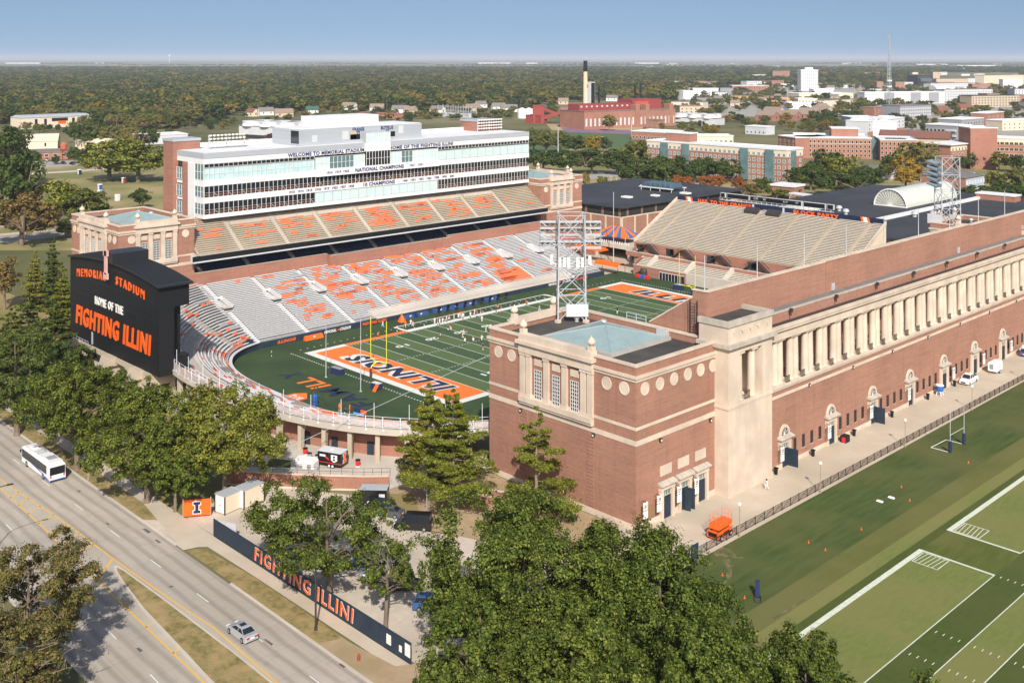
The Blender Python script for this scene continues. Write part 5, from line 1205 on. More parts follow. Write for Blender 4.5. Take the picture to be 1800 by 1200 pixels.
# ================================================================ figures: one continuous skinned body per pose
def figure(pose):
    J = {'pelvis': (0, 0, .95), 'chest': (0, .02, 1.28), 'neck': (0, .02, 1.48), 'head': (0, .05, 1.62), 'top': (0, .05, 1.72)}
    if pose == 'stand': L = dict(kl=(.11, .03, .50), al=(.12, 0, .08), fl=(.13, .16, .03), kr=(-.11, .03, .5), ar=(-.12, 0, .08), fr=(-.13, .16, .03), el=(.27, -.02, 1.12), hl=(.25, .12, .88), er=(-.27, -.02, 1.12), hr=(-.25, .12, .88))
    elif pose == 'run': L = dict(kl=(.1, .30, .58), al=(.1, .12, .22), fl=(.1, .28, .2), kr=(-.1, -.08, .5), ar=(-.1, -.32, .14), fr=(-.1, -.24, .03), el=(.28, -.16, 1.12), hl=(.22, .05, 1.0), er=(-.28, .12, 1.1), hr=(-.2, .32, 1.2))
    else: L = dict(kl=(.2, .18, .48), al=(.22, 0, .08), fl=(.22, .16, .03), kr=(-.2, .18, .48), ar=(-.22, 0, .08), fr=(-.22, .16, .03), el=(.28, .22, .92), hl=(.2, .34, .72), er=(-.28, .22, .92), hr=(-.2, .34, .72)); J.update(pelvis=(0, -.1, .78), chest=(0, .12, 1.05), neck=(0, .22, 1.22), head=(0, .29, 1.33), top=(0, .31, 1.43))
    pts = [('pelvis', J['pelvis'], .14), ('chest', J['chest'], .165), ('neck', J['neck'], .065), ('head', J['head'], .10), ('top', J['top'], .075)]
    px, py, pz = J['pelvis']; cx, cy, cz = J['chest']
    for s, sg in (('l', 1), ('r', -1)):
        pts += [('hip'+s, (px+.1*sg, py, pz-.06), .10), ('k'+s, L['k'+s], .07), ('a'+s, L['a'+s], .045), ('f'+s, L['f'+s], .04), ('sh'+s, (cx+.19*sg, cy, cz+.12), .075), ('e'+s, L['e'+s], .052), ('h'+s, L['h'+s], .042)]
    ix = {p[0]: i for i, p in enumerate(pts)}
    ed = [('pelvis', 'chest'), ('chest', 'neck'), ('neck', 'head'), ('head', 'top')]
    for s in 'lr': ed += [('pelvis', 'hip'+s), ('hip'+s, 'k'+s), ('k'+s, 'a'+s), ('a'+s, 'f'+s), ('chest', 'sh'+s), ('sh'+s, 'e'+s), ('e'+s, 'h'+s)]
    me = bpy.data.meshes.new('body'); me.from_pydata([p[1] for p in pts], [(ix[a], ix[b]) for a, b in ed], [])
    o = bpy.data.objects.new('body', me); COL.objects.link(o)
    o.modifiers.new('skin', 'SKIN'); o.modifiers.new('smooth', 'SUBSURF').levels = 1
    for i, p in enumerate(pts): me.skin_vertices[0].data[i].radius = (p[2], p[2])
    me.skin_vertices[0].data[0].use_root = True
    out = bpy.data.meshes.new_from_object(o.evaluated_get(bpy.context.evaluated_depsgraph_get()))
    bpy.data.objects.remove(o)
    hipz, shz, elz, nz = pz-.02, cz+.1, None, J['neck'][2]
    mi = []
    for f in out.polygons:
        c = f.center
        arm = abs(c.x-cx) > .24
        if c.z > nz-.01: m = 0
        elif c.z < .1: m = 3
        elif arm and c.z < cz+.02: m = 0
        elif c.z > hipz: m = 1
        elif c.z > .46: m = 2
        else: m = 4
        mi.append(m)
    [out.materials.append(None) for _ in range(5)]; out.polygons.foreach_set('material_index', mi); out.polygons.foreach_set('use_smooth', [True]*len(mi))
    return out, J['head']
FIG = {p: figure(p) for p in ('stand', 'run', 'crouch')}
HELM = MB().lathe(0, 0, [(.05, -.13), (.135, -.08), (.15, .0), (.12, .10), (.05, .145)], 10)
_hm = {}
def outfit(pose, shirt, pants, sock, head):
    me = FIG[pose][0].copy(); me.name = 'body'
    mi = [0]*len(me.polygons); me.polygons.foreach_get('material_index', mi); me.materials.clear()
    for m in (SKIN, shirt, pants, CLOTHK, sock): me.materials.append(m)
    me.polygons.foreach_set('material_index', mi)
    return me
_of = {}
def person(x, y, z, rot, pose, shirt, pants, sock, head, label, group=None):
    key = (pose, shirt.name, pants.name, sock.name)
    if key not in _of: _of[key] = outfit(pose, shirt, pants, sock, head)
    t = thing('person', label, 'person', (x, y, z), rot, group); link('body', _of[key], t)
    if head is not None:
        if head.name not in _hm: _hm[head.name] = HELM.mesh('helmet', head, smooth=True)
        link('helmet' if head in (ORHOT, NAVY) else 'hair', _hm[head.name], t, FIG[pose][1])
    return t
HAIR = mat('dark_hair', (.03, .02, .015), rough=.8)
pr = random.Random(3); FG = FZ+.015
SIDE = [(713, 576), (722, 573), (726, 576), (764, 570), (769, 572), (773, 571), (778, 570), (785, 566), (790, 564), (798, 562), (806, 561), (809, 560), (812, 559), (814, 561), (827, 559), (834, 554), (839, 558), (845, 558), (847, 566)]
for i, (px, py) in enumerate(SIDE):
    p = at(px, py, FG)
    person(p[0], p[1], FG, pr.uniform(0, 6.28), pr.choice(('stand', 'stand', 'run')), CLOTHW if i % 4 else CLOTHO, CLOTHW, CLOTHN if i % 3 else CLOTHW, ORHOT, 'player in white or orange jersey waiting by the white sideline border', 'players lined up along the sideline')
ONF = [((774, 593), 'stand', 'player in white walking alone near the twenty yard number'), ((787, 583), 'run', 'player in dark jersey tackling beside the thirty yard number'), ((792.5, 582), 'crouch', 'player in white tackled beside the thirty yard number'), ((813, 597), 'run', 'player in a tangle next to the big number, front one'), ((815, 591), 'run', 'player in a tangle next to the big number, rear one'), ((817, 604), 'crouch', 'player bending low just below the tangled pair'), ((832, 603), 'crouch', 'player in white crouching right of the tangled pair'), ((847, 601), 'run', 'orange helmeted player running toward the building corner'), ((854, 587), 'run', 'player in white jogging left of the building corner'), ((863, 598), 'run', 'player half hidden by the building edge')]
for k, ((px, py), ps, lb) in enumerate(ONF):
    p = at(px, py, FG); person(p[0], p[1], FG, pr.uniform(0, 6.28), ps, CLOTHN if k in (1, 0) else CLOTHW, CLOTHW, CLOTHN, ORHOT if k != 0 else HAIR, lb)
for (px, py), ps, sh, pa, hd, lb in (((849, 616), 'stand', CLOTHN, SKIN, ORHOT, 'person in navy shirt standing near the building corner on the field'), ((664.5, 596), 'stand', CLOTHO, CLOTHK, None, 'person in orange jacket on the orange sideline strip'), ((698, 583), 'stand', CLOTHW, CLOTHK, HAIR, 'person in white shirt at the corner of the white box'), ((673, 575), 'run', CLOTHW, CLOTHW, ORHOT, 'player in white beside the orange wall lettering'), ((477.5, 627), 'stand', mat('grey_cloth', (.35, .33, .3), rough=.9), CLOTHK, HAIR, 'lone person in grey shirt on the dark turf corner'), ((755, 731), 'stand', CLOTHW, CLOTHW, NAVY, 'person in white standing behind the pines on the turf'), ((875, 546), 'stand', CLOTHO, CLOTHK, HAIR, 'person in orange far out on the sideline'), ((872, 552), 'stand', CLOTHK, CLOTHK, HAIR, 'person in black just inside the white sideline'), ((926, 538), 'stand', CLOTHO, CLOTHK, HAIR, 'person in orange vest farther along the sideline'), ((948, 548), 'run', CLOTHW, CLOTHW, ORHOT, 'player in white alone behind the stone urn'), ((973, 540), 'stand', CLOTHK, CLOTHN, HAIR, 'person in black beyond the stone urn'), ((1001, 542), 'stand', CLOTHO, CLOTHN, ORHOT, 'player in orange beneath the lattice light tower'), ((1085, 552), 'stand', CLOTHK, CLOTHW, HAIR, 'person in black shirt right of the electrical cabinet'), ((597, 724), 'stand', CLOTHO, CLOTHO, ORHOT, 'figure in orange left of the pair by the banner'), ((614.5, 727), 'stand', CLOTHO, CLOTHO, ORHOT, 'figure in orange right of the pair by the banner'), ((606, 728), 'stand', CLOTHN, CLOTHN, NAVY, 'figure in navy between two orange figures')):
    p = at(px, py, FG); person(p[0], p[1], FG, pr.uniform(0, 6.28), ps, sh, pa, CLOTHW, hd, lb)
person(91.8, -47, .11, 2.4, 'run', CLOTHW, CLOTHW, CLOTHW, HAIR, 'person in white walking with a cart by the stone pavilion')
# ================================================================ props on and round the field
def goal(y, s, label):
    t = thing('goal_post', label, 'goal post', (0, y, FZ), group='yellow goal posts of the stadium')
    mb = MB(); mb.tube((-2.82, 0, 3.05), (2.82, 0, 3.05), .09, None, 8, 0); pts = [(0, s*2.05*(1-math.sin(a)), 1.9+1.15*(1-math.cos(a)) if False else 1.75+1.3*math.sin(a)) for a in [math.pi/2*i/8 for i in range(9)]]
    mb.build('crossbar', YELP, t, local=True)
    for x in (-2.82, 2.82): MB().tube((x, 0, 3.0), (x, 0, 12.2), .07, None, 7).build('upright', YELP, t, local=True)
    g = [(0, s*2.05, 1.8)]+[(0, s*(2.05*math.cos(math.pi/2*i/8)), 1.8+1.25*math.sin(math.pi/2*i/8)) for i in range(1, 9)]
    MB().path(g, .12, 8).build('gooseneck', YELP, t, local=True)
    MB().cyl(0, s*2.05, 0, 1.95, .28, n=10).build('padded_base', CLOTHN if s > 0 else mat('maroon_pad', (.10, .04, .045), rough=.7), t, local=True)
goal(-54.86, -1, 'yellow goal post on the nearer orange end zone'); goal(54.86, 1, 'yellow goal post before the far bleacher stand')
def pad_box(name, label, x, y, rz, L, W, H, top):
    t = thing(name, label, 'pad', (x, y, FZ), rz)
    mb = MB(); mb.hexa([(-L/2, -W/2, 0), (L/2, -W/2, 0), (L/2, W/2, 0), (-L/2, W/2, 0), (-L/2, -W/2+.1, H), (L/2, -W/2+.1, H), (L/2, W/2-.1, H), (-L/2, W/2-.1, H)]); mb.build('body', CLOTHN, t, local=True)
    MB().box(-L/2+.05, -W/2+.15, H, L/2-.05, W/2-.15, H+.08).build('top_cover', top, t, local=True); return t
p = at(593, 657, FZ); pad_box('field_pad', 'long navy pad lying on the turf behind the end zone', p[0], p[1], .1, 3.2, 1.4, 1.3, GREYW)
p = at(662, 683, FZ); t = pad_box('field_pad', 'navy equipment box with tilted sign below the goal post', p[0], p[1], .1, 2.2, 1.5, 1.2, LGREYW)
mb = MB(); mb.hexa([(.5, -1.7, 0), (1.5, -1.7, 0), (1.5, -.8, 1.1), (.5, -.8, 1.1), (.5, -1.65, .05), (1.5, -1.65, .05), (1.5, -.75, 1.15), (.5, -.75, 1.15)]); mb.build('tilted_sign', [ORHOT], t, local=True)
p = at(1193, 509, FZ); pad_box('field_pad', 'navy pad box left of the far goal post', p[0], p[1], 0, 2.6, 2, 1.5, GREYW)
t = thing('swing_frame', 'black tubular frame straddling the blue bag', 'frame', (7.2, -75.5, FZ))
mb = MB()
for y in (-1.5, 1.5):
    mb.tube((-2.2, y, 0), (0, 0 if False else y*.2, 3.6), .05, None, 5); mb.tube((2.2, y, 0), (0, y*.2, 3.6), .05, None, 5)
mb.tube((-2.2, -1.5, 0), (2.2, -1.5, 0), .04, None, 4); mb.tube((0, -.4, 3.6), (0, .4, 3.6), .06, None, 5); mb.build('frame', DSTEEL, t, local=True)
t = thing('tackling_bag', 'upright blue tackling bag under the black frame', 'tackling bag', (7.5, -75.9, FZ)); MB().lathe(0, 0, [(.3, 0), (.52, .12), (.52, 2.0), (.4, 2.25), (.12, 2.35), (.1, 2.6)], 14).build('bag', BLUEP, t, local=True); MB().cyl(0, 0, .9, 1.0, .535, n=14).build('strap', CLOTHN, t, local=True)
p = at(633, 733, FZ); t = thing('banner_board', 'blue and orange board standing at the back of the curved stand', 'board', p, .25); MB().box(-1.6, -.06, .3, 1.6, .06, 1.6, 0).build('board', [CLOTHN], t, local=True); MB().box(-1.6, -.09, .3, 1.0, -.061, .8).build('blue_stripe', mat('sky_blue', (.10, .38, .62), rough=.6), t, local=True); MB().box(.2, -.095, .8, 1.6, -.061, 1.5).build('orange_block', ORHOT, t, local=True); MB().box(-1.5, -.3, 0, -1.4, .3, .3).box(1.4, -.3, 0, 1.5, .3, .3).build('foot', DSTEEL, t, local=True)
for k, (px, py) in enumerate(((588, 600), (691, 543), (706, 538), (741, 531), (769, 526), (795, 521), (850, 517))):
    p = at(px, py+8, FZ); lab = 'orange ground cover heap by the navy wall' if k == 0 else None
    t = thing('bench_cover', ['orange lump of covers below the wall lettering', 'blue covered bench nearest the orange cone', 'blue covered bench second along the wall', 'blue covered bench third along the wall', 'blue covered bench fourth along the wall', 'blue covered bench fifth along the wall', 'blue covered bench farthest along the wall'][k], 'bench', (-35.2, p[1], FZ), math.pi/2, 'covered benches along the field wall')
    m = ORHOT if k == 0 else BLUEC
    MB().hexa([(-2.6, -.5, 0), (2.6, -.5, 0), (2.6, .5, 0), (-2.6, .5, 0), (-2.5, -.2, .9), (2.5, -.2, .9), (2.5, .45, 1.0), (-2.5, .45, 1.0)]).build('cover', m if k else ORHOT, t, local=True); MB().box(-.3, -.36, .5, .3, -.3, .8).build('emblem', WHITE, t, local=True)
for k in range(9):
    y = -10+3.1*k; t = thing('cooling_fan', 'black sideline fan on a stand before the covered benches', 'fan', (-33.2, y, FZ), 0, 'black sideline fans'); MB().box(-.5, -.5, 0, .5, .5, .12).tube((0, 0, 0), (0, 0, 1.2), .1).build('stand', DSTEEL, t, local=True); MB().wheel((0, 0, 1.65), (1, .3, 0), .55, .4, 14).build('fan_drum', BLACK, t, local=True)
p = at(691, 563, FZ)
t = thing('tent_canopy', 'small orange folded canopy by the field wall', 'canopy', (-33.8, at(692, 561, FZ)[1], FZ)); MB().lathe(0, 0, [(1.1, 0), (.95, .5), (.1, 1.9)], 6).build('cloth', ORHOT, t, local=True); MB().tube((0, 0, 1.8), (0, 0, 2.2), .05).build('pole_tip', DSTEEL, t, local=True)
def barrel(label, p, m, grp):
    t = thing('water_barrier', label, 'barrier', p, 0, grp); MB().hexa([(-.9, -.35, 0), (.9, -.35, 0), (.9, .35, 0), (-.9, .35, 0), (-.85, -.2, 1.0), (.85, -.2, 1.0), (.85, .2, 1.0), (-.85, .2, 1.0)]).build('body', m, t, local=True); MB().box(-.5, -.45, .3, .5, .45, .5).build('slot', m, t, local=True)
for px, m, lb in ((1122, REDP, 'red barrier left of the blue one by the far stand'), (1130, BLUEP, 'blue barrier between two red ones'), (1138, REDP, 'red barrier right of the blue one by the far stand')): barrel(lb, at(px, 487+(px-1122)*.2, FZ), m, 'barriers by the far tunnel')
mb = MB()
# practice posts, dummy, cones
t = thing('practice_goal', 'grey practice goal with two navy padded posts on the lush grass', 'goal', (105, -7.4, .06))
for y in (-2.82, 2.82): MB().tube((0, y, 0), (0, y, 7.6), .06, None, 7).build('post', STEEL, t, local=True); MB().cyl(0, y, .15, 2.0, .3, n=10).build('pad', CLOTHN, t, local=True)
mb = MB(); mb.tube((0, -2.82, 3.05), (0, 2.82, 3.05), .06); mb.build('crossbar', STEEL, t, local=True)
mb = MB(); q = [(0, -2.82, .06), (-3.4, -2.9, .06), (-3.2, 2.7, .06), (0, 2.82, .06)]; mb.path(q, .05); mb.build('base_frame', WHITE, t, local=True)
t = thing('tackling_dummy', 'navy padded dummy leaning on a black sled on the grass', 'dummy', (109.6, -76.9, .06), .6); MB().hexa([(-.3, -.3, .2), (.3, -.3, .2), (.3, .3, .2), (-.3, .3, .2), (-.25, .0, 2.0), (.25, .0, 2.0), (.25, .5, 2.0), (-.25, .5, 2.0)]).build('pad', CLOTHN, t, local=True); MB().path([(-.4, -1.4, .1), (.4, -1.4, .1), (.4, .5, .1), (-.4, .5, .1), (-.4, -1.4, .1)], .06).tube((0, .4, .1), (0, .2, 1.5), .06).build('sled', DSTEEL, t, local=True)
CONE = MB().box(-.17, -.17, 0, .17, .17, .04).cyl(0, 0, .04, .5, .13, .03, 8).mesh('cone', ORHOT)
CO = [(109.2, -12.7, 'nearest the upper right of the grass'), (109.4, -34.6, 'level with the second goal line'), (106.1, -30.6, 'between the mown line and the walkway fence'), (109.2, -49.4, 'level with the nearer thick corner line'), (108.9, -59, 'near the dry patch on the mown edge'), (106.1, -58.7, 'left of the dry patch'), (108.6, -78.3, 'beside the navy dummy'), (103.2, -75.4, 'on the worn tyre track')]
for x, y, s in CO: o = link('traffic_cone', CONE, None, (x, y, .06), 0, (.75, .75, .75)); tag(o, 'small orange cone on the grass '+s, 'cone', 'orange cones on the grass')
for x, y, s in ((106.3, -38.2, 'white sack left of the other on the grass'), (106.9, -35.6, 'white sack right of the other on the grass')):
    o = MB().hexa([(-.5, -.25, 0), (.5, -.25, 0), (.5, .25, 0), (-.5, .25, 0), (-.4, -.15, .2), (.4, -.15, .2), (.4, .15, .2), (-.4, .15, .2)]).build('white_sack', WHITE); o.location = (x, y, .06); tag(o, s, 'sack')
# walkway: fence, lamps, bins, lift
t = thing('walkway_fence', 'low brown steel fence with diagonal braces between walkway and grass', 'fence', (97.65, 18, .1))
FP = MB(); 
for z in (.12, 1.15): FP.box(-.03, 0, z, .03, 2.4, z+.06)
FP.tube((0, .05, .15), (0, 2.35, 1.15), .025, None, 4)
for i in range(16): FP.box(-.008, .08+i*.15, .15, .008, .10+i*.15, 1.15)
FPm_ = FP.mesh('fence_panel', BROWNS); PO = MB().box(-.05, -.05, 0, .05, .05, 1.3).mesh('fence_post', BROWNS)
for i in range(78): put('fence_panel', FPm_, t, (97.65, -73.6+2.4*i, .1)); put('fence_post', PO, t, (97.65, -73.6+2.4*i, .1))
for k, y in enumerate((-64.2, -41.9, -13.2, 14.8, 42.5)):
    t = thing('walkway_lamp', 'globe lamp on a slim post %s' % ('beside the orange lift', 'opposite the stone pavilion', 'opposite the third arched door', 'opposite the parked white pickup', 'farthest along the walkway')[k], 'lamp', (98.3, y, .06), 0, 'globe lamps along the walkway fence')
    MB().cyl(0, 0, 0, .5, .13, .1, 8).tube((0, 0, .5), (0, 0, 4.45), .055, None, 7).build('post', mat('tan_post', (.33, .26, .19), rough=.6) if k == 0 else TANP, t, local=True) if k else None
    if k == 0: TANP = mat('tan_post', (.33, .26, .19), rough=.6); MB().cyl(0, 0, 0, .5, .13, .1, 8).tube((0, 0, .5), (0, 0, 4.45), .055, None, 7).build('post', TANP, t, local=True)
    MB().lathe(0, 0, [(.08, 4.4), (.24, 4.55), (.27, 4.72), (.2, 4.92), (.08, 4.98)], 10).build('globe', LAMPG, t, local=True)
BINm = MB().lathe(0, 0, [(.26, 0), (.33, .95), (.36, 1.0), (.36, 1.12), (.2, 1.2)], 10).mesh('bin', BLACK)
for k, (y, s) in enumerate(((-40.5, 'by the foot of the stone pavilion'), (-28.9, 'between the first two arched doors'), (-14.7, 'beyond the second arched door'), (-.2, 'beyond the third arched door'), (15, 'beside the fourth arched door'), (27.4, 'in front of the white pickup'))):
    t = thing('trash_bin', 'black wheeled trash bin '+s, 'trash bin', (89.35, y, .1), 0, 'black bins along the facade'); link('bin_body', BINm, t); MB().box(-.36, -.3, 1.0, .36, .36, 1.1).build('lid', BLACK, t, local=True)
t = thing('vending_crate', 'black crate with a red panel near the second arched door', 'crate', (89.7, -18.6, .1), math.pi/2); MB().box(-.75, -.55, 0, .75, .55, 1.2).build('box', BLACK, t, local=True); MB().box(-.76, -.5, .1, -.751, .2, 1.0).build('red_panel', REDP, t, local=True)
t = thing('water_cooler', 'big blue cooler on white legs beside the fifth arched door', 'cooler', (89.85, 19.3, .1)); MB().lathe(0, 0, [(.62, .9), (.7, 1.0), (.75, 1.95), (.78, 2.0)], 16).build('tub', BLUEP, t, local=True); MB().cyl(0, 0, 2.0, 2.2, .82, .78, 16).build('lid', WHITE, t, local=True)
for a in range(4): MB().tube((.45*math.cos(a*1.57+.78), .45*math.sin(a*1.57+.78), .9), (.75*math.cos(a*1.57+.78), .75*math.sin(a*1.57+.78), 0), .09).build('leg', WHITE, t, local=True)
t = thing('scissor_lift', 'bright orange scissor lift with railed platform parked on the walkway', 'lift', (96.2, -66, .1), math.pi/2+.06)
mb = MB(); mb.hexa([(-1.9, -.95, .35), (1.9, -.95, .35), (1.9, .95, .35), (-1.9, .95, .35), (-1.9, -.95, 1.15), (1.75, -.95, 1.15), (1.75, .95, 1.15), (-1.9, .95, 1.15)]); mb.build('chassis', ORHOT, t, local=True)
MB().box(-1.6, -.85, 1.5, 1.9, .85, 2.15).build('platform', ORHOT, t, local=True)
mb = MB()
for i in range(3):
    for y in (-.6, .6): mb.hexa([(-1.5, y-.06, 1.16+.11*i), (1.5, y-.06, 1.22+.11*i), (1.5, y+.06, 1.22+.11*i), (-1.5, y+.06, 1.16+.11*i), (-1.5, y-.06, 1.22+.11*i), (1.5, y-.06, 1.28+.11*i), (1.5, y+.06, 1.28+.11*i), (-1.5, y+.06, 1.22+.11*i)])
mb.build('scissor_arms', BLACK, t, local=True)
mb = MB(); q = [(-1.55, -.82), (1.85, -.82), (1.85, .82), (-1.55, .82), (-1.55, -.82)]
for a, b in zip(q[:-1], q[1:]):
    rail(mb, (a[0], a[1], 2.15), (b[0], b[1], 2.15), 1.15, 3, .03)
mb.build('guard_rail', ORPLAS, t, local=True)
for x in (-1.25, 1.25):
    for y in (-.95, .95): o = MB().wheel((x, y, .4), (0, 1, 0), .4, .3).build('wheel', TYRE, t, local=True); MB().wheel((x, y*1.17, .4), (0, 1, 0), .2, .02).build('rim', WHITE, o, local=True)
MB().box(-1.95, -.7, .5, -1.85, .7, 1.05).build('engine_grille', BLACK, t, local=True); MB().box(-.6, -.97, .5, .9, -.951, 1.0).build('side_door', BLACK, t, local=True); MB().path([(-1.9, -.9, 1.5), (-2.3, -.9, 1.3), (-2.3, .9, 1.3), (-1.9, .9, 1.5)], .035).build('ladder_rail', DSTEEL, t, local=True)
t = thing('screened_gate', 'navy screened gate standing at the near end of the walkway fence', 'gate', (98.5, -75.2, .1), math.pi/2); MB().box(-.95, -.04, .1, .95, .04, 2.5).build('screen', NAVYM, t, local=True); MB().tube((-.95, 0, 0), (-.95, 0, 2.7), .06).tube((.95, 0, 0), (.95, 0, 2.7), .06).build('posts', STEEL, t, local=True)
# fence with lettering along the pavement
t = thing('screened_fence', 'navy screened fence lettered FIGHTING ILLINI along the pavement', 'fence', (68, -118.3, .1))
FPN = MB().box(0, -.02, .05, 3.0, .02, 2.5).mesh('screen_panel', NAVYM); FPP = MB().tube((0, .05, 0), (0, .05, 2.6), .045, None, 6).mesh('post', STEEL)
for i in range(15): put('screen_panel', FPN, t, (45.8+3.02*i, -118.3+.01*i, .12)); put('post', FPP, t, (45.8+3.02*i, -118.3+.01*i, .12))
lettering('fence_lettering', 'FIGHTING ILLINI', [ORHOT, WLINE], t, (68.6, -118.24, 1.42), (1, .003, 0), (0, 0, 1), 22.8, 1.9, .05, .012, .12, outline=.022, sp=1.22)
for x, w_, h_, m in ((87.0, .8, 1.1, WHITE), (89.2, .45, .7, WHITE), (90.5, .9, 1.4, WHITE)):
    MB().box(x-w_/2, -118.3, .9, x+w_/2, -118.22, .9+h_).build('paper_sign', m, t)
MB().box(90.5-.45, -118.225, 2.0, 90.5+.45, -118.21, 2.3).box(89.0, -118.225, 1.1, 89.4, -118.21, 1.4).build('red_heading', REDP, t)
t = thing('mesh_gate', 'open pale mesh gate leaf beside the driveway', 'gate', (45.8, -118.2, .1), .35)
mb = MB(); mb.path([(0, 0, .1), (4.0, 0, .1), (4.0, 0, 2.4), (0, 0, 2.4), (0, 0, .1)], .05); mb.tube((2, 0, .1), (2, 0, 2.4), .04); mb.build('frame', STEEL, t, local=True); MB().box(.05, -.01, .12, 3.95, .01, 2.36).build('mesh', LGREYW, t, local=True)
p0 = at(321.7, 911, .1); p1 = at(370.4, 907, .1); a = math.atan2(p1[1]-p0[1], p1[0]-p0[0]); Lb = math.hypot(p1[0]-p0[0], p1[1]-p0[1])
t = thing('orange_banner', 'orange banner with a navy letter I hung on the driveway gate', 'banner', p0, a); MB().box(0, -.04, .3, Lb, .04, 2.7).build('cloth', ORHOT, t, local=True); MB().tube((0, .1, 0), (0, .1, 2.9), .06).tube((Lb, .1, 0), (Lb, .1, 2.9), .06).build('posts', STEEL, t, local=True)
def block_i(par, c, rt, up, ht, m, mo, d=.03):
    rt = Vector(rt).normalized(); up = Vector(up); n = rt.cross(up); c = Vector(c)
    for k, (g, mm) in enumerate(((.06*ht, mo), (0, m))):
        mb = MB(); w_ = ht*.30
        P = [(-w_-g, -ht/2-g), (w_+g, -ht/2-g), (w_+g, -ht/2+ht*.24+g), (ht*.14+g, -ht/2+ht*.24+g), (ht*.14+g, ht/2-ht*.24-g), (w_+g, ht/2-ht*.24-g), (w_+g, ht/2+g), (-w_-g, ht/2+g), (-w_-g, ht/2-ht*.24-g), (-ht*.14-g, ht/2-ht*.24-g), (-ht*.14-g, -ht/2+ht*.24+g), (-w_-g, -ht/2+ht*.24+g)]
        mb.ext([tuple(c+rt*x+up*y+n*(k*d*.6)) for x, y in P], tuple(n*d)); mb.build('block_letter', mm, par, local=True)
block_i(t, (Lb*.5, -.05, 1.5), (1, 0, 0), (0, 0, 1), 1.7, NAVY, WHITE)
# lattice masts
def mast(label, x, y, z0, z1, h, lights=True):
    t = thing('light_tower', label, 'light tower', (x, y, z0), 0, 'lattice floodlight towers')
    rt = Vector((.69, .724, 0)); fw = Vector((-.724, .69, 0)); H = z1-z0
    c = [rt*-h+fw*h, rt*h+fw*h, rt*h-fw*h, rt*-h-fw*h]; up = Vector((0, 0, 1)); tp = .92
    for q in c: mb = MB(); mb.tube(q*1.08, q*1.08*tp+up*H, .15, .12, 6); mb.build('leg', STEEL, t, local=True); MB().box(q.x*1.08-.4, q.y*1.08-.4, -.3, q.x*1.08+.4, q.y*1.08+.4, .3).build('footing', STONE, t, local=True)
    mb = MB(); n = 4
    for i in range(n):
        for j in range(4):
            a, b = c[j]*1.06, c[(j+1) % 4]*1.06
            mb.tube(a+up*H*i/n, b+up*H*(i+1)/n, .085, None, 4); mb.tube(b+up*H*i/n, a+up*H*(i+1)/n, .085, None, 4); mb.tube(a+up*H*(i+1)/n, b+up*H*(i+1)/n, .085, None, 4)
    mb.build('bracing', STEEL, t, local=True)
    if lights:
        for k, zz in enumerate((16.6, 15.5, 13.2, 14.3, 12.0)):
            mb = MB(); a = rt*-5.4+fw*(h+.2)+up*zz; b = rt*5.4+fw*(h+.2)+up*zz; mb.tube(a, b, .14, None, 5); mb.tube(a-fw*1.2, b-fw*1.2, .09, None, 5); [mb.tube(a.lerp(b, i/8), a.lerp(b, i/8)-fw*1.2, .05, None, 4) for i in range(9)]; mb.build('cross_arm', STEEL, t, local=True)
            if k < 3:
                lb = MB()
                for i in range(12):
                    q = a.lerp(b, (i+.5)/12)+fw*.3-up*.25; lb.tube(q-fw*.25+up*.15, q+fw*.3-up*.2, .22, .42, 7)
                lb.build('floodlights', mat('lamp_blue_grey', (.18, .24, .28), rough=.3) if k == 0 else bpy.data.materials['lamp_blue_grey'], t, local=True)
        mb = MB()
        for s in (-1, 1): mb.tube(rt*5.4*s+fw*(h+.2)+up*12.0, rt*5.4*s+fw*(h+.2)+up*16.6, .09, None, 4); mb.tube(rt*2.2*s+fw*(h+.2)+up*12.0, rt*5.4*s+fw*(h+.2)+up*14.3, .06, None, 4); mb.tube(rt*2.2*s+fw*(h+.2)+up*14.3, rt*5.4*s+fw*(h+.2)+up*16.6, .06, None, 4); mb.tube(rt*2.2*s+fw*(h+.2)+up*14.3, rt*5.4*s+fw*(h+.2)+up*12, .06, None, 4)
        mb.build('arm_ties', STEEL, t, local=True)
        for i, (u, v, wd) in enumerate(((-3.4, .3, .5), (-2.1, -2.6, .4), (-1.3, -2.6, .4), (-.6, -2.6, .5), (1.0, -2.6, .5), (1.8, -2.6, .4), (3.2, -1.0, .5))):
            q = rt*u+fw*v+up*9.4; mb = MB(); mb.ext([tuple(q+rt*-wd/2), tuple(q+rt*wd/2), tuple(q+rt*wd/2+up*1.7), tuple(q-rt*wd/2+up*1.7)], tuple(fw*.25)); mb.build('antenna_panel', WHITE, t, local=True)
        mb = MB()
        for s in (-1, 1):
            for v in (-2.3, 2.3): mb.tube(rt*-3.4+fw*v+up*(10+s*.5), rt*3.4+fw*v+up*(10+s*.5), .05, None, 4)
            for v in (-3.2, 3.2): mb.tube(rt*v-fw*2.3+up*(10+s*.5), rt*v+fw*2.3+up*(10+s*.5), .05, None, 4)
        mb.build('antenna_frame', STEEL, t, local=True)
    return t
t = mast('white lattice light tower rising from the nearest brick tower roof', 57.9, -56.1, 22.9, 41.2, 2.25)
rt = Vector((.69, .724, 0)); fw = Vector((-.724, .69, 0)); c_ = fw*-2.7+rt*.9; MB().ext([tuple(c_-rt*1.9+Vector((0, 0, .9))), tuple(c_+rt*1.9+Vector((0, 0, .9))), tuple(c_+rt*1.9+Vector((0, 0, 3.0))), tuple(c_-rt*1.9+Vector((0, 0, 3.0)))], tuple(fw*.35)).build('cabinet', LGREYW, t, local=True)
t2 = mast('lattice light tower beyond the long wall beside the glass vault', 57.6, 95.6, 22.9, 41.4, 2.4, False)
mb = MB(); rt = Vector((.2, .98, 0))
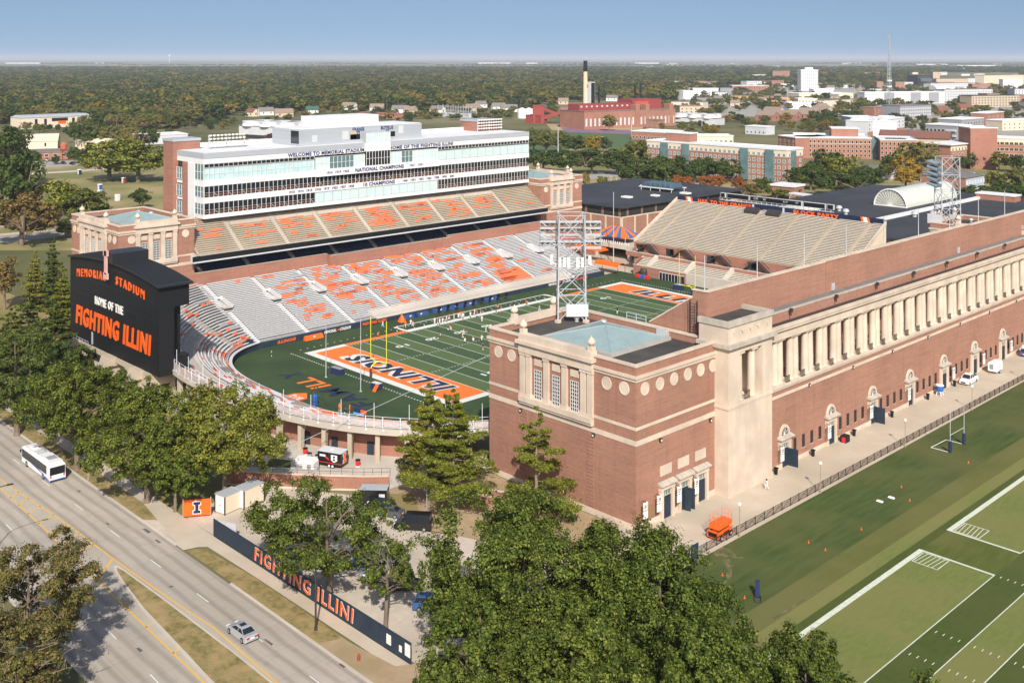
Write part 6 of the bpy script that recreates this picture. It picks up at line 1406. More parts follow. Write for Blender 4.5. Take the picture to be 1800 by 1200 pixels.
for k in range(5):
    zz = 16.8-1.5*k
    for i in range(3): mb.tube(Vector((-4.5, -2.6+i*1.2, zz+.5)), Vector((-1.6, -2.6+i*1.2, zz-.3)), .38, .45, 7)
mb.build('floodlights', bpy.data.materials['lamp_blue_grey'], t2, local=True); MB().box(-3.2, -5.2, .6, .8, -4.9, 3.2).build('cabinet', LGREYW, t2, local=True)
# tent, canopy and deck in the north corner
p = at(1083, 425, 5); t = thing('deck_bridge', 'concrete deck bridge over a dark passage in the far corner', 'bridge', (p[0], p[1], 0))
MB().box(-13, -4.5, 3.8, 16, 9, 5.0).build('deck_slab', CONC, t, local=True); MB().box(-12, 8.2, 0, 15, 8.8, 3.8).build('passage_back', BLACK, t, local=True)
for x in (-12, -6, 9, 15): MB().box(x-.5, -4, 0, x+.5, -3, 3.8).build('pier', CONC, t, local=True)
MB().box(-13, -4.4, .0, -6, 8, 3.7).build('brick_base', BRICK2, t, local=True)
t = thing('striped_tent', 'blue and orange striped tent on the concrete deck', 'tent', (p[0]-.6, p[1]+1.5, 5.0))
ORT = mat('orange_tent_cloth', (.75, .15, .03), rough=.8); BLT = mat('blue_tent_cloth', (.06, .13, .30), rough=.8)
E_ = [(-7, -4.2), (7, -4.2), (7, 4.2), (-7, 4.2)]; RG = [(-2.6, 0, 5.2), (2.6, 0, 5.2)]
for i in range(4):
    a, b = E_[i], E_[(i+1) % 4]; ra, rb = {0: (RG[0], RG[1]), 1: (RG[1], RG[1]), 2: (RG[1], RG[0]), 3: (RG[0], RG[0])}[i]; n = 7 if i % 2 == 0 else 4
    for j in range(n):
        q = lambda f, A, B: tuple(A[k]+(B[k]-A[k])*f for k in range(len(A)))
        A0, A1 = q(j/n, a, b), q((j+1)/n, a, b); R0, R1 = q(j/n, ra, rb), q((j+1)/n, ra, rb)
        mb = MB(); mb.poly([(*A0, 2.4), (*A1, 2.4), R1, R0]) if R0 != R1 else mb.poly([(*A0, 2.4), (*A1, 2.4), R1]); mb.poly([(*A0, 2.0), (*A1, 2.0), (*A1, 2.4), (*A0, 2.4)]); mb.build('tent_stripe', (ORT, BLT)[j % 2], t, local=True)
for a in E_: MB().tube((*a, 0), (*a, 2.4), .07).build('pole', WHITE, t, local=True)
mb = MB()
for i in range(14):
    x = -6+i*1.0; mb.box(x-.2, -4.9, .45, x+.2, -4.5, .5); mb.box(x-.2, -4.55, .5, x+.2, -4.5, .9); mb.tube((x, -4.7, 0), (x, -4.7, .45), .12, None, 5)
o = mb.build('deck_chairs', WHITE); o.location = (p[0]+1.5, p[1]+1.2, 5.0); tag(o, 'rows of small white chairs on the deck edge before the tent', None, None, 'stuff')
p = at(1072, 462, 3.2); t = thing('orange_canopy', 'bright orange barrel canopy over the corner tunnel', 'canopy', (p[0], p[1], 0)); mb = MB(); pts = [(1.9*math.cos(math.pi*i/8), 2.6+1.1*math.sin(math.pi*i/8)) for i in range(9)]
for a, b in zip(pts[:-1], pts[1:]): mb.hexa([(-5, b[0], b[1]), (-5, a[0], a[1]), (5, a[0], a[1]), (5, b[0], b[1]), (-5, b[0]*.97, b[1]+.05), (-5, a[0]*.97, a[1]+.05), (5, a[0]*.97, a[1]+.05), (5, b[0]*.97, b[1]+.05)])
mb.build('canopy_cloth', ORHOT, t, local=True)
for x in (-4.8, 4.8):
    for y in (-1.8, 1.8): MB().tube((x, y, 0), (x, y, 2.6), .07).build('post', DSTEEL, t, local=True)
p = at(1040, 437, 4); t = thing('orange_canopy', 'flat orange canopy left of the striped tent', 'canopy', (p[0], p[1], 0)); MB().hexa([(-6, -2, 4), (6, -2, 4), (6, 2, 4), (-6, 2, 4), (-6, -.1, 5.2), (6, -.1, 5.2), (6, .1, 5.2), (-6, .1, 5.2)]).build('canopy_cloth', ORHOT, t, local=True)
for x in (-5.8, 5.8): MB().tube((x, -1.8, 0), (x, -1.8, 4), .08).tube((x, 1.8, 0), (x, 1.8, 4), .08).build('post', DSTEEL, t, local=True)
# poles round the field, street lamps, hydrant, sign
for px, b, tp, lb in ((573, 663, 570, 'thin pale pole on the turf corner behind the near end zone'), (634, 688, 560, 'thin pale pole on the turf beside the goal post')):
    p = at(px, b, FZ); Hh = CAMP[2]-(tp-HOR)*dist(p[0], p[1])/FPX; o = MB().tube((0, 0, 0), (0, 0, Hh), .11, .06, 6).box(-.2, -.2, 0, .2, .2, .15).build('net_pole', STEEL); o.location = p; tag(o, lb, 'pole', 'net poles behind the near end zone')
for px, b, tp, lb in ((1078.5, 462, 340, 'tall grey pole at the corner of the far stand'),):
    p = at(px, b, FZ); Hh = CAMP[2]-(tp-HOR)*dist(p[0], p[1])/FPX; o = MB().tube((0, 0, 0), (0, 0, Hh), .16, .09, 6).lathe(0, 0, [(.16, Hh), (.16, Hh+.3)], 6).build('flag_pole', STEEL); o.location = p; tag(o, lb, 'pole')
o = MB().tube((0, 0, 0), Vector((20, 46, 17)), .04, None, 4).build('guy_cable', STEEL); o.location = (28.5, -104, 1); tag(o, 'long steel cable slanting from the court up over the near end zone', 'cable')
def street_lamp(label, x, y, H, arm, r=.1):
    t = thing('street_lamp', label, 'street lamp', (x, y, .1), 0, 'street lamps along the road')
    MB().cyl(0, 0, 0, .5, .22, .16, 8).tube((0, 0, .5), (0, 0, H-1.4), r, r*.75, 8).build('pole', DSTEEL, t, local=True)
    A = Vector(arm); pts = [Vector((0, 0, H-1.4)), A*.08+Vector((0, 0, H-.7)), A*.3+Vector((0, 0, H-.25)), A*.65+Vector((0, 0, H-.05)), A+Vector((0, 0, H))]; MB().path(pts, r*.6, 6).build('arm', DSTEEL, t, local=True)
    q = A+Vector((0, 0, H)); d = A.normalized(); n = Vector((-d.y, d.x, 0)); MB().hexa([tuple(q+d*a+n*b+Vector((0, 0, c))) for a, b, c in ((-.2, -.16, -.08), (.7, -.16, -.08), (.7, .16, -.08), (-.2, .16, -.08), (-.2, -.14, .08), (.6, -.14, .06), (.6, .14, .06), (-.2, .14, .08))]).build('lamp_head', DSTEEL, t, local=True)
street_lamp('black street lamp with curved arm above the autumn tree by the road', 33.6, -146.6, 10.6, (.4, 4.2, 0)); street_lamp('black street lamp on the kerb before the lettered fence', 77.3, -121.8, 11.0, (-.2, -3.4, 0), .13)
p = at(751, 892, .1); t = thing('lot_lamp', 'grey lot lamp standing before the two pines', 'street lamp', (60.1, -90.6, .1)); MB().tube((0, 0, 0), (0, 0, 7.6), .11, .08, 7).build('pole', GREYW, t, local=True); MB().box(-.5, -.25, 7.5, .5, .25, 7.75).build('lamp_head', GREYW, t, local=True)
t = thing('fire_hydrant', 'red fire hydrant on the dry kerbside grass', 'hydrant', (86.2, -121.9, .11)); MB().lathe(0, 0, [(.2, 0), (.2, .06), (.13, .08), (.13, .6), (.17, .62), (.15, .75), (.04, .85)], 10).build('barrel', mat('faded_red', (.30, .07, .045), rough=.7), t, local=True); MB().tube((-.24, 0, .45), (.24, 0, .45), .07).tube((0, -.24, .42), (0, 0, .42), .08).build('outlets', bpy.data.materials['faded_red'], t, local=True)
p = at(155, 845, .1); t = thing('street_sign', 'small white parking sign on the verge behind the bus', 'sign', p); MB().tube((0, 0, 0), (0, 0, 2.3), .035).build('post', STEEL, t, local=True); MB().box(-.25, -.05, 1.7, .25, -.03, 2.4).build('plate', WHITE, t, local=True)
# containers, trailers
def crate(label, px, py, rz, L, W, H, wall, roof):
    p = at(px, py, .1); t = thing('storage_container', label, 'container', p, rz, 'white storage containers by the driveway')
    MB().box(0, 0, .12, L, W, H).build('wall_panels', wall, t, local=True); MB().box(-.06, -.06, H, L+.06, W+.06, H+.1).build('roof', roof, t, local=True)
    mb = MB()
    for x in (0, L):
        for y in (0, W): mb.box(x-.07, y-.07, 0, x+.07, y+.07, H)
    mb.build('corner_posts', BLACK, t, local=True); MB().box(.25, -.04, .2, L-.25, -.001, H-.15).build('door', WHITE, t, local=True); MB().box(L*.5, -.09, H*.45, L*.5+.15, -.04, H*.5).build('handle', DSTEEL, t, local=True)
crate('white storage container behind the orange banner, left one', 378, 899, .2, 2.2, 3.2, 2.7, CREAM, GREYP); crate('white storage container behind the orange banner, right one', 411, 889, .2, 2.3, 4.0, 2.8, CREAM, GREYP)
TR = thing('box_trailer', 'black box trailer with a red letter and white shield in the court', 'trailer', (33.9, -92.8, .09), math.atan2(1.81, 4.03)); L, W, H = 4.5, 2.3, 2.55
MB().box(0, 0, .45, L, W, H).build('body', CARK, TR, local=True); MB().box(-.04, -.04, H, L+.04, W+.04, H+.08).build('roof', LGREYW, TR, local=True); MB().box(1.9, .9, H+.08, 2.4, 1.4, H+.15).build('roof_vent', WHITE, TR, local=True)
mb = MB(); mb.box(.05, -.012, .75, L, -.002, .86); mb.box(L+.002, .05, .75, L+.012, W, .86); mb.build('red_stripe', REDP, TR, local=True)
for x in (2.3, 2.95): o = MB().wheel((x, .0, .34), (0, 1, 0), .34, .22).build('wheel', TYRE, TR, local=True); MB().wheel((x, -.12, .34), (0, 1, 0), .2, .02).build('rim', WHITE, o, local=True)
block_i(TR, (L+.02, W*.5, 1.6), (0, 1, 0), (0, 0, 1), 1.5, ORHOT, WHITE)
mb = MB(); mb.ext([(2.6, -.004, 2.2), (2.6, -.004, 1.3), (3.2, -.004, .95), (3.8, -.004, 1.3), (3.8, -.004, 2.2)], (0, -.02, 0)); mb.build('shield', WHITE, TR, local=True); block_i(TR, (3.2, -.03, 1.65), (1, 0, 0), (0, 0, 1), .8, NAVY, WHITE, .01)
MB().box(.4, -.02, 1.75, 1.5, -.003, 2.1).build('white_print', WHITE, TR, local=True); MB().hexa([(1.5, -.02, 1.6), (2.2, -.02, 1.2), (2.2, -.003, 1.2), (1.5, -.003, 1.6), (1.5, -.02, 2.0), (2.2, -.02, 1.45), (2.2, -.003, 1.45), (1.5, -.003, 2.0)]).build('red_print', REDP, TR, local=True)
CP = thing('camper', 'small white camper trailer with a rounded roof by the brick wall', 'trailer', (33.2, -97.6, .09), math.atan2(2.99, 2.87)*.7); mb = MB(); L, W = 4.1, 2.0
mb.ext([(0, 0, .4), (L, 0, .4), (L, 0, 1.7), (L-.3, 0, 2.15), (.6, 0, 2.2), (.1, 0, 1.7)], (0, W, 0)); mb.build('body', CARW, CP, local=True); MB().box(.5, -.03, .75, 2.1, -.002, 1.35).build('window', GREYW, CP, local=True); MB().box(2.9, -.03, .45, 3.6, -.002, 1.6).build('door', GREYW, CP, local=True); MB().wheel((2.5, 0, .3), (0, 1, 0), .3, .2).build('wheel', TYRE, CP, local=True); MB().box(.02, -.02, 1.5, L-.02, -.003, 1.54).build('red_trim', REDP, CP, local=True)
p = at(632, 888, .1); t = thing('black_trailer', 'black cargo trailer under the leafy maple by the brick wall', 'trailer', p, .75); MB().box(0, 0, .45, 4.2, 2.1, 2.4).build('body', CARK, t, local=True); MB().box(-.03, -.03, 2.4, 4.23, 2.13, 2.47).build('roof', GREYP, t, local=True); MB().wheel((2.0, 0, .34), (0, 1, 0), .34, .22).build('wheel', TYRE, t, local=True); MB().wheel((2.0, 2.1, .34), (0, 1, 0), .34, .22).build('wheel', TYRE, t, local=True); MB().box(3.0, -.02, 1.3, 3.9, -.002, 1.8).build('print', LGREYW, t, local=True)
t = thing('white_trailer', 'small white twin axle trailer beside the sixth arched door', 'trailer', (90.3, 42.0, .1)); mb = MB(); mb.ext([(0, 0, .5), (1.9, 0, .5), (1.9, 0, 2.2), (1.6, 0, 2.5), (.3, 0, 2.5), (0, 0, 2.3)], (0, 3.1, 0)); mb.build('body', CARW, t, local=True); MB().box(.35, -.02, .95, 1.15, -.002, 2.0).build('window', GREYW, t, local=True); MB().box(1.902, .9, 1.2, 1.92, 2.2, 2.0).build('blue_print', mat('pale_blue_print', (.30, .50, .72), (.7, .72, .76), 3), t, local=True)
for y in (1.5, 2.2):
    o = MB().wheel((1.9, y, .33), (1, 0, 0), .33, .25).build('wheel', TYRE, t, local=True); MB().wheel((2.03, y, .33), (1, 0, 0), .19, .02).build('rim', WHITE, o, local=True)
MB().path([(.3, 0, .5), (.95, -1.2, .45), (1.6, 0, .5)], .05).build('drawbar', DSTEEL, t, local=True)
for k, (x, y) in enumerate(((28.3, -91.6), (39.0, -88.2))):
    t = thing('drink_cooler', 'red and white drinks cooler by a concrete pier, %s' % ('left of the black trailer', 'right of the black trailer')[k], 'cooler', (x, y, .09)); MB().lathe(0, 0, [(.36, 0), (.42, 1.1)], 12).build('tub', REDP, t, local=True); MB().cyl(0, 0, .02, .25, .405, .41, 12).build('white_base', WHITE, t, local=True); MB().cyl(0, 0, 1.1, 1.22, .44, n=12).build('lid', BLACK, t, local=True)
for k, (x, y) in enumerate(((30.4, -92.1), (32.0, -91.6))):
    t = thing('grey_bin', 'grey round bin %s by the curved stand' % ('left of its twin', 'right of its twin')[k], 'trash bin', (x, y, .09)); MB().lathe(0, 0, [(.33, 0), (.40, .95), (.43, 1.0)], 12).build('tub', GREYW, t, local=True); MB().cyl(0, 0, 1.0, 1.05, .42, n=12).build('lid', CLOTHK, t, local=True)
p = at(681, 790, .09); t = thing('orange_machine', 'small orange machine in the shade under the curved stand', 'machine', p); MB().hexa([(-.8, -.5, .2), (.8, -.5, .2), (.8, .5, .2), (-.8, .5, .2), (-.65, -.45, 1.0), (.7, -.45, 1.0), (.7, .45, 1.0), (-.65, .45, 1.0)]).build('body', ORHOT, t, local=True)
for x in (-.5, .5): MB().wheel((x, -.5, .2), (0, 1, 0), .2, .15).build('wheel', TYRE, t, local=True)
# retaining wall of the court
t = thing('retaining_wall', 'curved brick retaining wall with pale cap between court and gravel lot', 'wall', (40, -100, 0)); R_P = [(30.5, -107.5), (34.6, -104.37), (39.4, -100.56), (43.5, -97), (47.5, -93.37), (50.3, -90.3)]
mb, mc, mf = MB(), MB(), MB()
for a, b in zip(R_P[:-1], R_P[1:]):
    mb.obox(a, b, .5, 0, 2.2); mc.obox((a[0]-.03, a[1]-.06), (b[0]-.03, b[1]-.06), .62, 2.2, 2.38); mf.obox((a[0], a[1]-.25), (b[0], b[1]-.25), .24, .05, .3)
mb.build('brick_wall', BRICK2, t); mc.build('stone_cap', STONE, t); mf.build('footing', STONE, t)
mb = MB()
for a, b in zip(R_P[1:-1], R_P[2:]): rail(mb, (a[0], a[1]+.25, 2.38), (b[0], b[1]+.25, 2.38), 1.1, 3, .03)
mb.build('hand_rail', DSTEEL, t)
flat('raised_court', [(30.6, -107), (34.7, -103.9), (39.5, -100.1), (47.6, -92.9), (50.2, -90), (44, -92), (36, -98), (30, -103)], 1.6, CONC)
t = thing('ramp_wall', 'low brick wall beside the ramp right of the two pines', 'wall', (70, -78, 0)); mb = MB(); mb.obox((59, -82), (70, -77.5), .35, 0, 1.0); mb.obox((61, -84.5), (75, -78.5), .35, 0, 1.3); mb.build('brick', BRICK2, t); mb = MB(); mb.obox((59, -82), (70, -77.5), .42, 1.0, 1.12); mb.obox((61, -84.5), (75, -78.5), .42, 1.3, 1.42); mb.build('cap', STONE, t)
# ================================================================ vehicles
def car(label, x, y, rz, paint, kind='sedan', group=None, z=.05, name=None):
    """local: x forward"""
    t = thing(name or 'parked_car', label, {'sedan': 'car', 'suv': 'car', 'pickup': 'pickup', 'van': 'van'}[kind], (x, y, z), rz, group)
    sp = dict(sedan=(4.75, 1.82, .72, .98, 1.44, -1.75, -1.0, .35, 1.25), suv=(4.8, 1.9, .9, 1.12, 1.78, -2.2, -1.95, .55, 1.25), pickup=(5.8, 2.0, 1.0, 1.18, 1.9, -.9, -.55, .75, 1.45), van=(5.6, 2.05, 1.0, 1.25, 2.3, -2.6, -2.5, 1.1, 1.7))[kind]
    L, W, hb, hs, hr, r0, r1, r2_, r3_ = sp; h = L/2
    b = MB(); w0, w1 = W/2, W/2-.1
    S = [(-h, .35, hs-.10), (-h+.12, .28, hs), (-h*.45, .24, hs+.02), (h*.42, .24, hs-.02), (h-.35, .26, hb), (h, .36, hb-.22)]
    for (a, c) in zip(S[:-1], S[1:]):
        ta = .12 if a[0] in (-h,) else 0; tc = .14 if c[0] == h else 0
        b.hexa([(a[0], -w0+ta, a[1]), (c[0], -w0+tc, c[1]), (c[0], w0-tc, c[1]), (a[0], w0-ta, a[1]), (a[0], -w1+ta, a[2]), (c[0], -w1+tc, c[2]), (c[0], w1-tc, c[2]), (a[0], w1-ta, a[2])])
    b.build('body', paint, t, local=True)
    g = MB(); q = w1-.02; q2 = w1-.2
    g.hexa([(r0, -q, hs-.03), (r3_, -q, hs-.06), (r3_, q, hs-.06), (r0, q, hs-.03), (r1, -q2, hr-.06), (r2_, -q2, hr-.06), (r2_, q2, hr-.06), (r1, q2, hr-.06)]); g.build('windows', GLASSD, t, local=True)
    MB().hexa([(r1-.08, -q2-.03, hr-.07), (r2_+.1, -q2-.03, hr-.07), (r2_+.1, q2+.03, hr-.07), (r1-.08, q2+.03, hr-.07), (r1+.05, -q2+.05, hr), (r2_-.05, -q2+.05, hr), (r2_-.05, q2-.05, hr), (r1+.05, q2-.05, hr)]).build('roof', paint, t, local=True)
    p_ = MB()
    for s in (-1, 1):
        for (xa_, xb_) in ((r0, r1), (r3_, r2_), ((r0+r3_)/2-.1, (r1+r2_)/2-.1)): p_.tube((xa_, s*(q+.005), hs-.02), (xb_, s*(q2+.01), hr-.06), .045, None, 4)
    p_.build('pillars', paint, t, local=True)
    if kind == 'pickup': MB().box(-h+.1, -w1+.12, hs+.021, r0-.15, w1-.12, hs+.05).build('bed', BLACK, t, local=True)
    if kind == 'sedan': MB().box(-.55, -.38, hr+.001, .15, .38, hr+.012).build('sunroof', GLASSD, t, local=True)
    for xx in (-h*.62, h*.62):
        for s in (-1, 1):
            o = MB().wheel((xx, s*(w0-.10), .33), (0, 1, 0), .33, .24).build('wheel', TYRE, t, local=True); MB().wheel((xx, s*(w0+.025), .33), (0, 1, 0), .21, .02, 10).build('rim', RIM, o, local=True)
    for s in (-1, 1):
        MB().box(h-.2, s*.55-.22, hb-.22, h-.02, s*.55+.22, hb-.06).build('headlight', HEADL, t, local=True); MB().box(-h-.01, s*(w0-.38)-.2, hs-.32, -h+.1, s*(w0-.38)+.2, hs-.14).build('tail_light', TAIL, t, local=True)
        MB().box(r3_-.35, s*(w1+.02), hs, r3_-.2, s*(w1+.2), hs+.14).build('mirror', paint, t, local=True)
    MB().box(h-.06, -.5, .45, h+.01, .5, hb-.25).build('grille', BLACK, t, local=True); MB().box(-h-.02, -.26, .6, -h+.02, .26, .74).build('number_plate', WHITE, t, local=True)
    return t
car('silver grey sedan with sunroof driving on the concrete road', 72.2, -128.75, math.pi, SILVER, 'sedan', z=.03, name='silver_sedan')
car('white pickup truck parked facing the camera by the arched doors', 90.25, 32.2, -math.pi/2+.03, CARW, 'pickup', z=.1, name='pickup_truck')
t = car('blue car cut by the right edge of the picture on the walkway', 90.6, 62.5, math.pi/2+.2, CARB, 'suv', z=.1); MB().box(-1.2, -.7, 1.78, .8, .7, 2.1).build('roof_box', WHITE, t, local=True)
V = at(727, 928, .1); car('black van with its rear doors open on the gravel lot', V[0], V[1], math.pi*1.22, CARK, 'van', z=.1, name='black_van')
for px, py, rz, pn, kd, lb in ((505, 975, .6, CARW, 'van', 'white van glimpsed through the maple behind the fence'), (545, 960, .6, CARW, 'suv', 'white car beside the white van behind the fence'), (683, 905, 3.6, CARG, 'sedan', 'dark grey car left of the black van'), (668, 897, 3.6, CARK, 'suv', 'black car next to the black cargo trailer'), (612, 985, .5, SILVER, 'suv', 'silver car under the leafy maple'), (645, 1000, .5, CARB, 'sedan', 'blue car glimpsed through the maple leaves'), (660, 1018, .6, CARW, 'sedan', 'white car behind the small tree in the lot'), (712, 1034, .8, CARK, 'suv', 'black car half hidden by the small lot tree'), (760, 1070, .7, CARB, 'suv', 'blue car under the edge of the big oak')):
    p = at(px, py, .1); car(lb, p[0], p[1], rz, pn, kd, 'cars parked in the gravel lot', .1)
for px, py, rz, pn, kd, lb in ((73, 291, 3.0, CARW, 'pickup', 'white pickup parked on the west street'), (84, 284, 2.6, CARG, 'suv', 'grey car before the low brick shop'), (111, 288.5, 3.1, CARK, 'pickup', 'black pickup left of another on the west street'), (127, 289.5, 3.1, CARK, 'pickup', 'black pickup right of another on the west street'), (99, 286.5, 2.6, CARG, 'sedan', 'dark car parked beneath the small street tree'), (54, 290, 3.1, CARG, 'sedan', 'grey car left of the white pickup on the west street'), (1053, 332, 3.0, CARW, 'suv', 'white car parked under the round tree beyond the tower'), (1074, 335, 2.9, CARG, 'sedan', 'grey car right of the white one beyond the tower'), (1086, 334.5, 2.9, CARW, 'sedan', 'low white car next to the black roofed hall'), (1103, 323.5, 3.1, CARK, 'sedan', 'black car driving on the far street'), (1030, 338.5, 2.9, CARK, 'sedan', 'black car at the edge of the far lot'), (1024, 341, 2.9, CARW, 'sedan', 'white car at the edge of the far lot'), (1022, 350, 2.9, CARW, 'suv', 'white car close behind the far brick tower')):
    p = at(px, py, .02); car(lb, p[0], p[1], rz, pn, kd, 'cars far behind the stadium', .03)
# bus
t = thing('city_bus', 'white city bus with blue swoosh driving on the concrete road', 'bus', (4.2, -126.9, .03), math.pi); L, W, H = 12.3, 2.6, 2.95; h = L/2
mb = MB(); mb.hexa([(-h, -W/2, .35), (h, -W/2, .35), (h, W/2, .35), (-h, W/2, .35), (-h+.08, -W/2, H-.25), (h-.1, -W/2, H-.25), (h-.1, W/2, H-.25), (-h+.08, W/2, H-.25)]); mb.hexa([(-h+.08, -W/2, H-.25), (h-.1, -W/2, H-.25), (h-.1, W/2, H-.25), (-h+.08, W/2, H-.25), (-h+.2, -W/2+.25, H), (h-.3, -W/2+.25, H), (h-.3, W/2-.25, H), (-h+.2, W/2-.25, H)]); mb.build('body', CARW, t, local=True)
for s in (-1, 1): MB().box(-h+1.2, s*(W/2+.001), 1.2, h-.2, s*(W/2+.015), 2.55).build('side_windows', GLASSD, t, local=True)
MB().box(-h-.012, -W/2+.1, 1.25, -h+.03, W/2-.1, 2.5).build('rear_window', BLACK, t, local=True); MB().box(h-.1, -W/2+.1, 1.1, h+.01, W/2-.1, 2.6).build('windscreen', GLASSD, t, local=True)
mb = MB(); mb.ext([(-h+.1, W/2+.018, .4), (-3.2, W/2+.018, .4), (-4.5, W/2+.018, .75), (1.5, W/2+.018, 1.15), (2.3, W/2+.018, 1.33), (-1.5, W/2+.018, 1.2), (-h+.1, W/2+.018, .55)], (0, .01, 0)); mb.build('blue_swoosh', BLUEP, t, local=True)
MB().box(-h-.013, -W/2+.05, .36, -h, W/2-.05, .5).build('blue_bumper', BLUEP, t, local=True)
MB().box(-h+.3, -.95, H, -1.2, .95, H+.3).build('roof_unit', CARW, t, local=True); MB().box(-.6, -.9, H, 1.6, .9, H+.22).build('battery_box', LGREYW, t, local=True); MB().box(-4.6, -.7, H+.3, -3.0, .7, H+.42).build('roof_grille', GREYW, t, local=True); MB().box(3, -.5, H, 4.6, .5, H+.15).build('roof_hatch', CARW, t, local=True)
for x in (-3.4, 3.9):
    for s in (-1, 1):
        o = MB().wheel((x, s*(W/2-.12), .5), (0, 1, 0), .5, .28).build('wheel', TYRE, t, local=True); MB().wheel((x, s*(W/2+.03), .5), (0, 1, 0), .28, .02).build('rim', RIM, o, local=True)
for s in (-1, 1): MB().box(-h-.02, s*1.05-.1, .8, -h+.02, s*1.05+.1, 1.2).build('tail_light', TAIL, t, local=True); MB().box(h-.05, s*(W/2+.05), 1.9, h+.2, s*(W/2+.25), 2.3).build('mirror', CARK, t, local=True)
lettering('destination', '22', mat('green_led', (.02, .3, .12), emit=((.02, .6, .25), 1.0)), t, (-h-.02, .75, 1.38), (0, -1, 0), (0, 0, 1), .5, .2, .004) if False else None
# ================================================================ trees
def crownmesh(name, seed, n, R, z0, z1, leaf, m, nclump=60, shape='round', csz=.30, flat=.0):
    g = np.random.default_rng(seed)
    hh = (z1-z0)/2; zc = (z0+z1)/2
    u = g.normal(size=(nclump, 3)); u /= np.linalg.norm(u, axis=1)[:, None]
    rr = g.uniform(.25, 1, nclump)**.45*(1-csz*.75)
    c = u*rr[:, None]
    lob = 1+.22*np.sin(np.arctan2(u[:, 1], u[:, 0])*2+seed)+.12*np.sin(np.arctan2(u[:, 1], u[:, 0])*5+seed*2.3)
    c[:, :2] *= lob[:, None]
    if shape == 'round': c[:, 2] = np.where(c[:, 2] < 0, c[:, 2]*.8, c[:, 2])
    cs = csz*g.uniform(.65, 1.25, nclump)
    ns = max(nclump*3, n//(95 if n > 8000 else 22)); k = g.integers(0, nclump, ns)      # twigs on boughs, leaves on twigs
    d = g.normal(size=(ns, 3)); d[:, 2] += .30; d /= np.linalg.norm(d, axis=1)[:, None]
    rad = g.uniform(.25, 1.1, ns)**.55; sc_ = c[k]+d*(cs[k]*rad)[:, None]*np.array([1, 1, .8])
    j = g.integers(0, ns, n); tw = g.normal(size=(n, 3))*(min(.034, .34/R) if n > 8000 else .05)*g.uniform(.6, 1.4, ns)[j][:, None]
    p = sc_[j]+tw; d = d[j]; k = k[j]
    P = np.empty_like(p); P[:, :2] = p[:, :2]*R; P[:, 2] = zc+p[:, 2]*hh*1.02
    out = c[k]*.6+d; out /= np.linalg.norm(out, axis=1)[:, None]+1e-6
    tn = tw/(np.linalg.norm(tw, axis=1)[:, None]+1e-6); nrm = out*.75+tn*.7+g.normal(size=(n, 3))*.4+np.array([0, 0, .25]); nrm /= np.linalg.norm(nrm, axis=1)[:, None]
    return quads(name, P, nrm, leaf*g.uniform(.6, 1.25, n), g, m)
def quads(name, P, nrm, sz, g, m, asp=.62):
    n = len(P); t = g.normal(size=(n, 3)); a = np.cross(nrm, t); a /= np.linalg.norm(a, axis=1)[:, None]+1e-9; b = np.cross(nrm, a)
    s = sz[:, None]
    V = np.empty((n, 4, 3)); V[:, 0] = P-a*s; V[:, 1] = P-b*s*asp+nrm*s*.12; V[:, 2] = P+a*s; V[:, 3] = P+b*s*asp+nrm*s*.12
    me = bpy.data.meshes.new(name); me.vertices.add(4*n); me.loops.add(4*n); me.polygons.add(n)
    me.vertices.foreach_set('co', V.ravel()); me.loops.foreach_set('vertex_index', np.arange(4*n, dtype=np.int32))
    me.polygons.foreach_set('loop_start', np.arange(0, 4*n, 4, dtype=np.int32)); me.polygons.foreach_set('loop_total', np.full(n, 4, dtype=np.int32))
    me.materials.append(m); me.update(calc_edges=True); return me
def trunkmesh(seed, H, R, z0, r=.3, m=None, nb=9):
    g = random.Random(seed); mb = MB(); zt = z0+(H-z0)*.25; lean = (g.uniform(-.4, .4), g.uniform(-.4, .4))
    mb.tube((0, 0, -.1), (0, 0, .6), r*1.5, r*1.05, 8); mb.tube((0, 0, .6), (lean[0], lean[1], zt), r*1.05, r*.75, 8); mb.tube((lean[0], lean[1], zt), (lean[0]*1.5, lean[1]*1.5, H*.82), r*.72, r*.15, 6)
    for i in range(nb):
        a = i*2.4+g.uniform(-.4, .4); f = g.uniform(.0, .7); zb = zt*.8+(H*.75-zt)*f; L = R*g.uniform(.55, .85)*(1-.5*f)
        q = Vector((lean[0]+math.cos(a)*L, lean[1]+math.sin(a)*L, zb+L*g.uniform(.35, .75))); b0 = Vector((lean[0], lean[1], zb)); mid = b0.lerp(q, .5)+Vector((0, 0, L*.08))
        mb.tube(b0, mid, r*.42*(1-.4*f), r*.26, 5); mb.tube(mid, q, r*.26, r*.07, 5)
        for k in range(2):
            q2 = mid+Vector((math.cos(a+1.1-2.2*k)*L*.4, math.sin(a+1.1-2.2*k)*L*.4, L*.35)); mb.tube(mid, q2, r*.18, r*.05, 4)
    return mb.mesh('trunk', m or BARK)
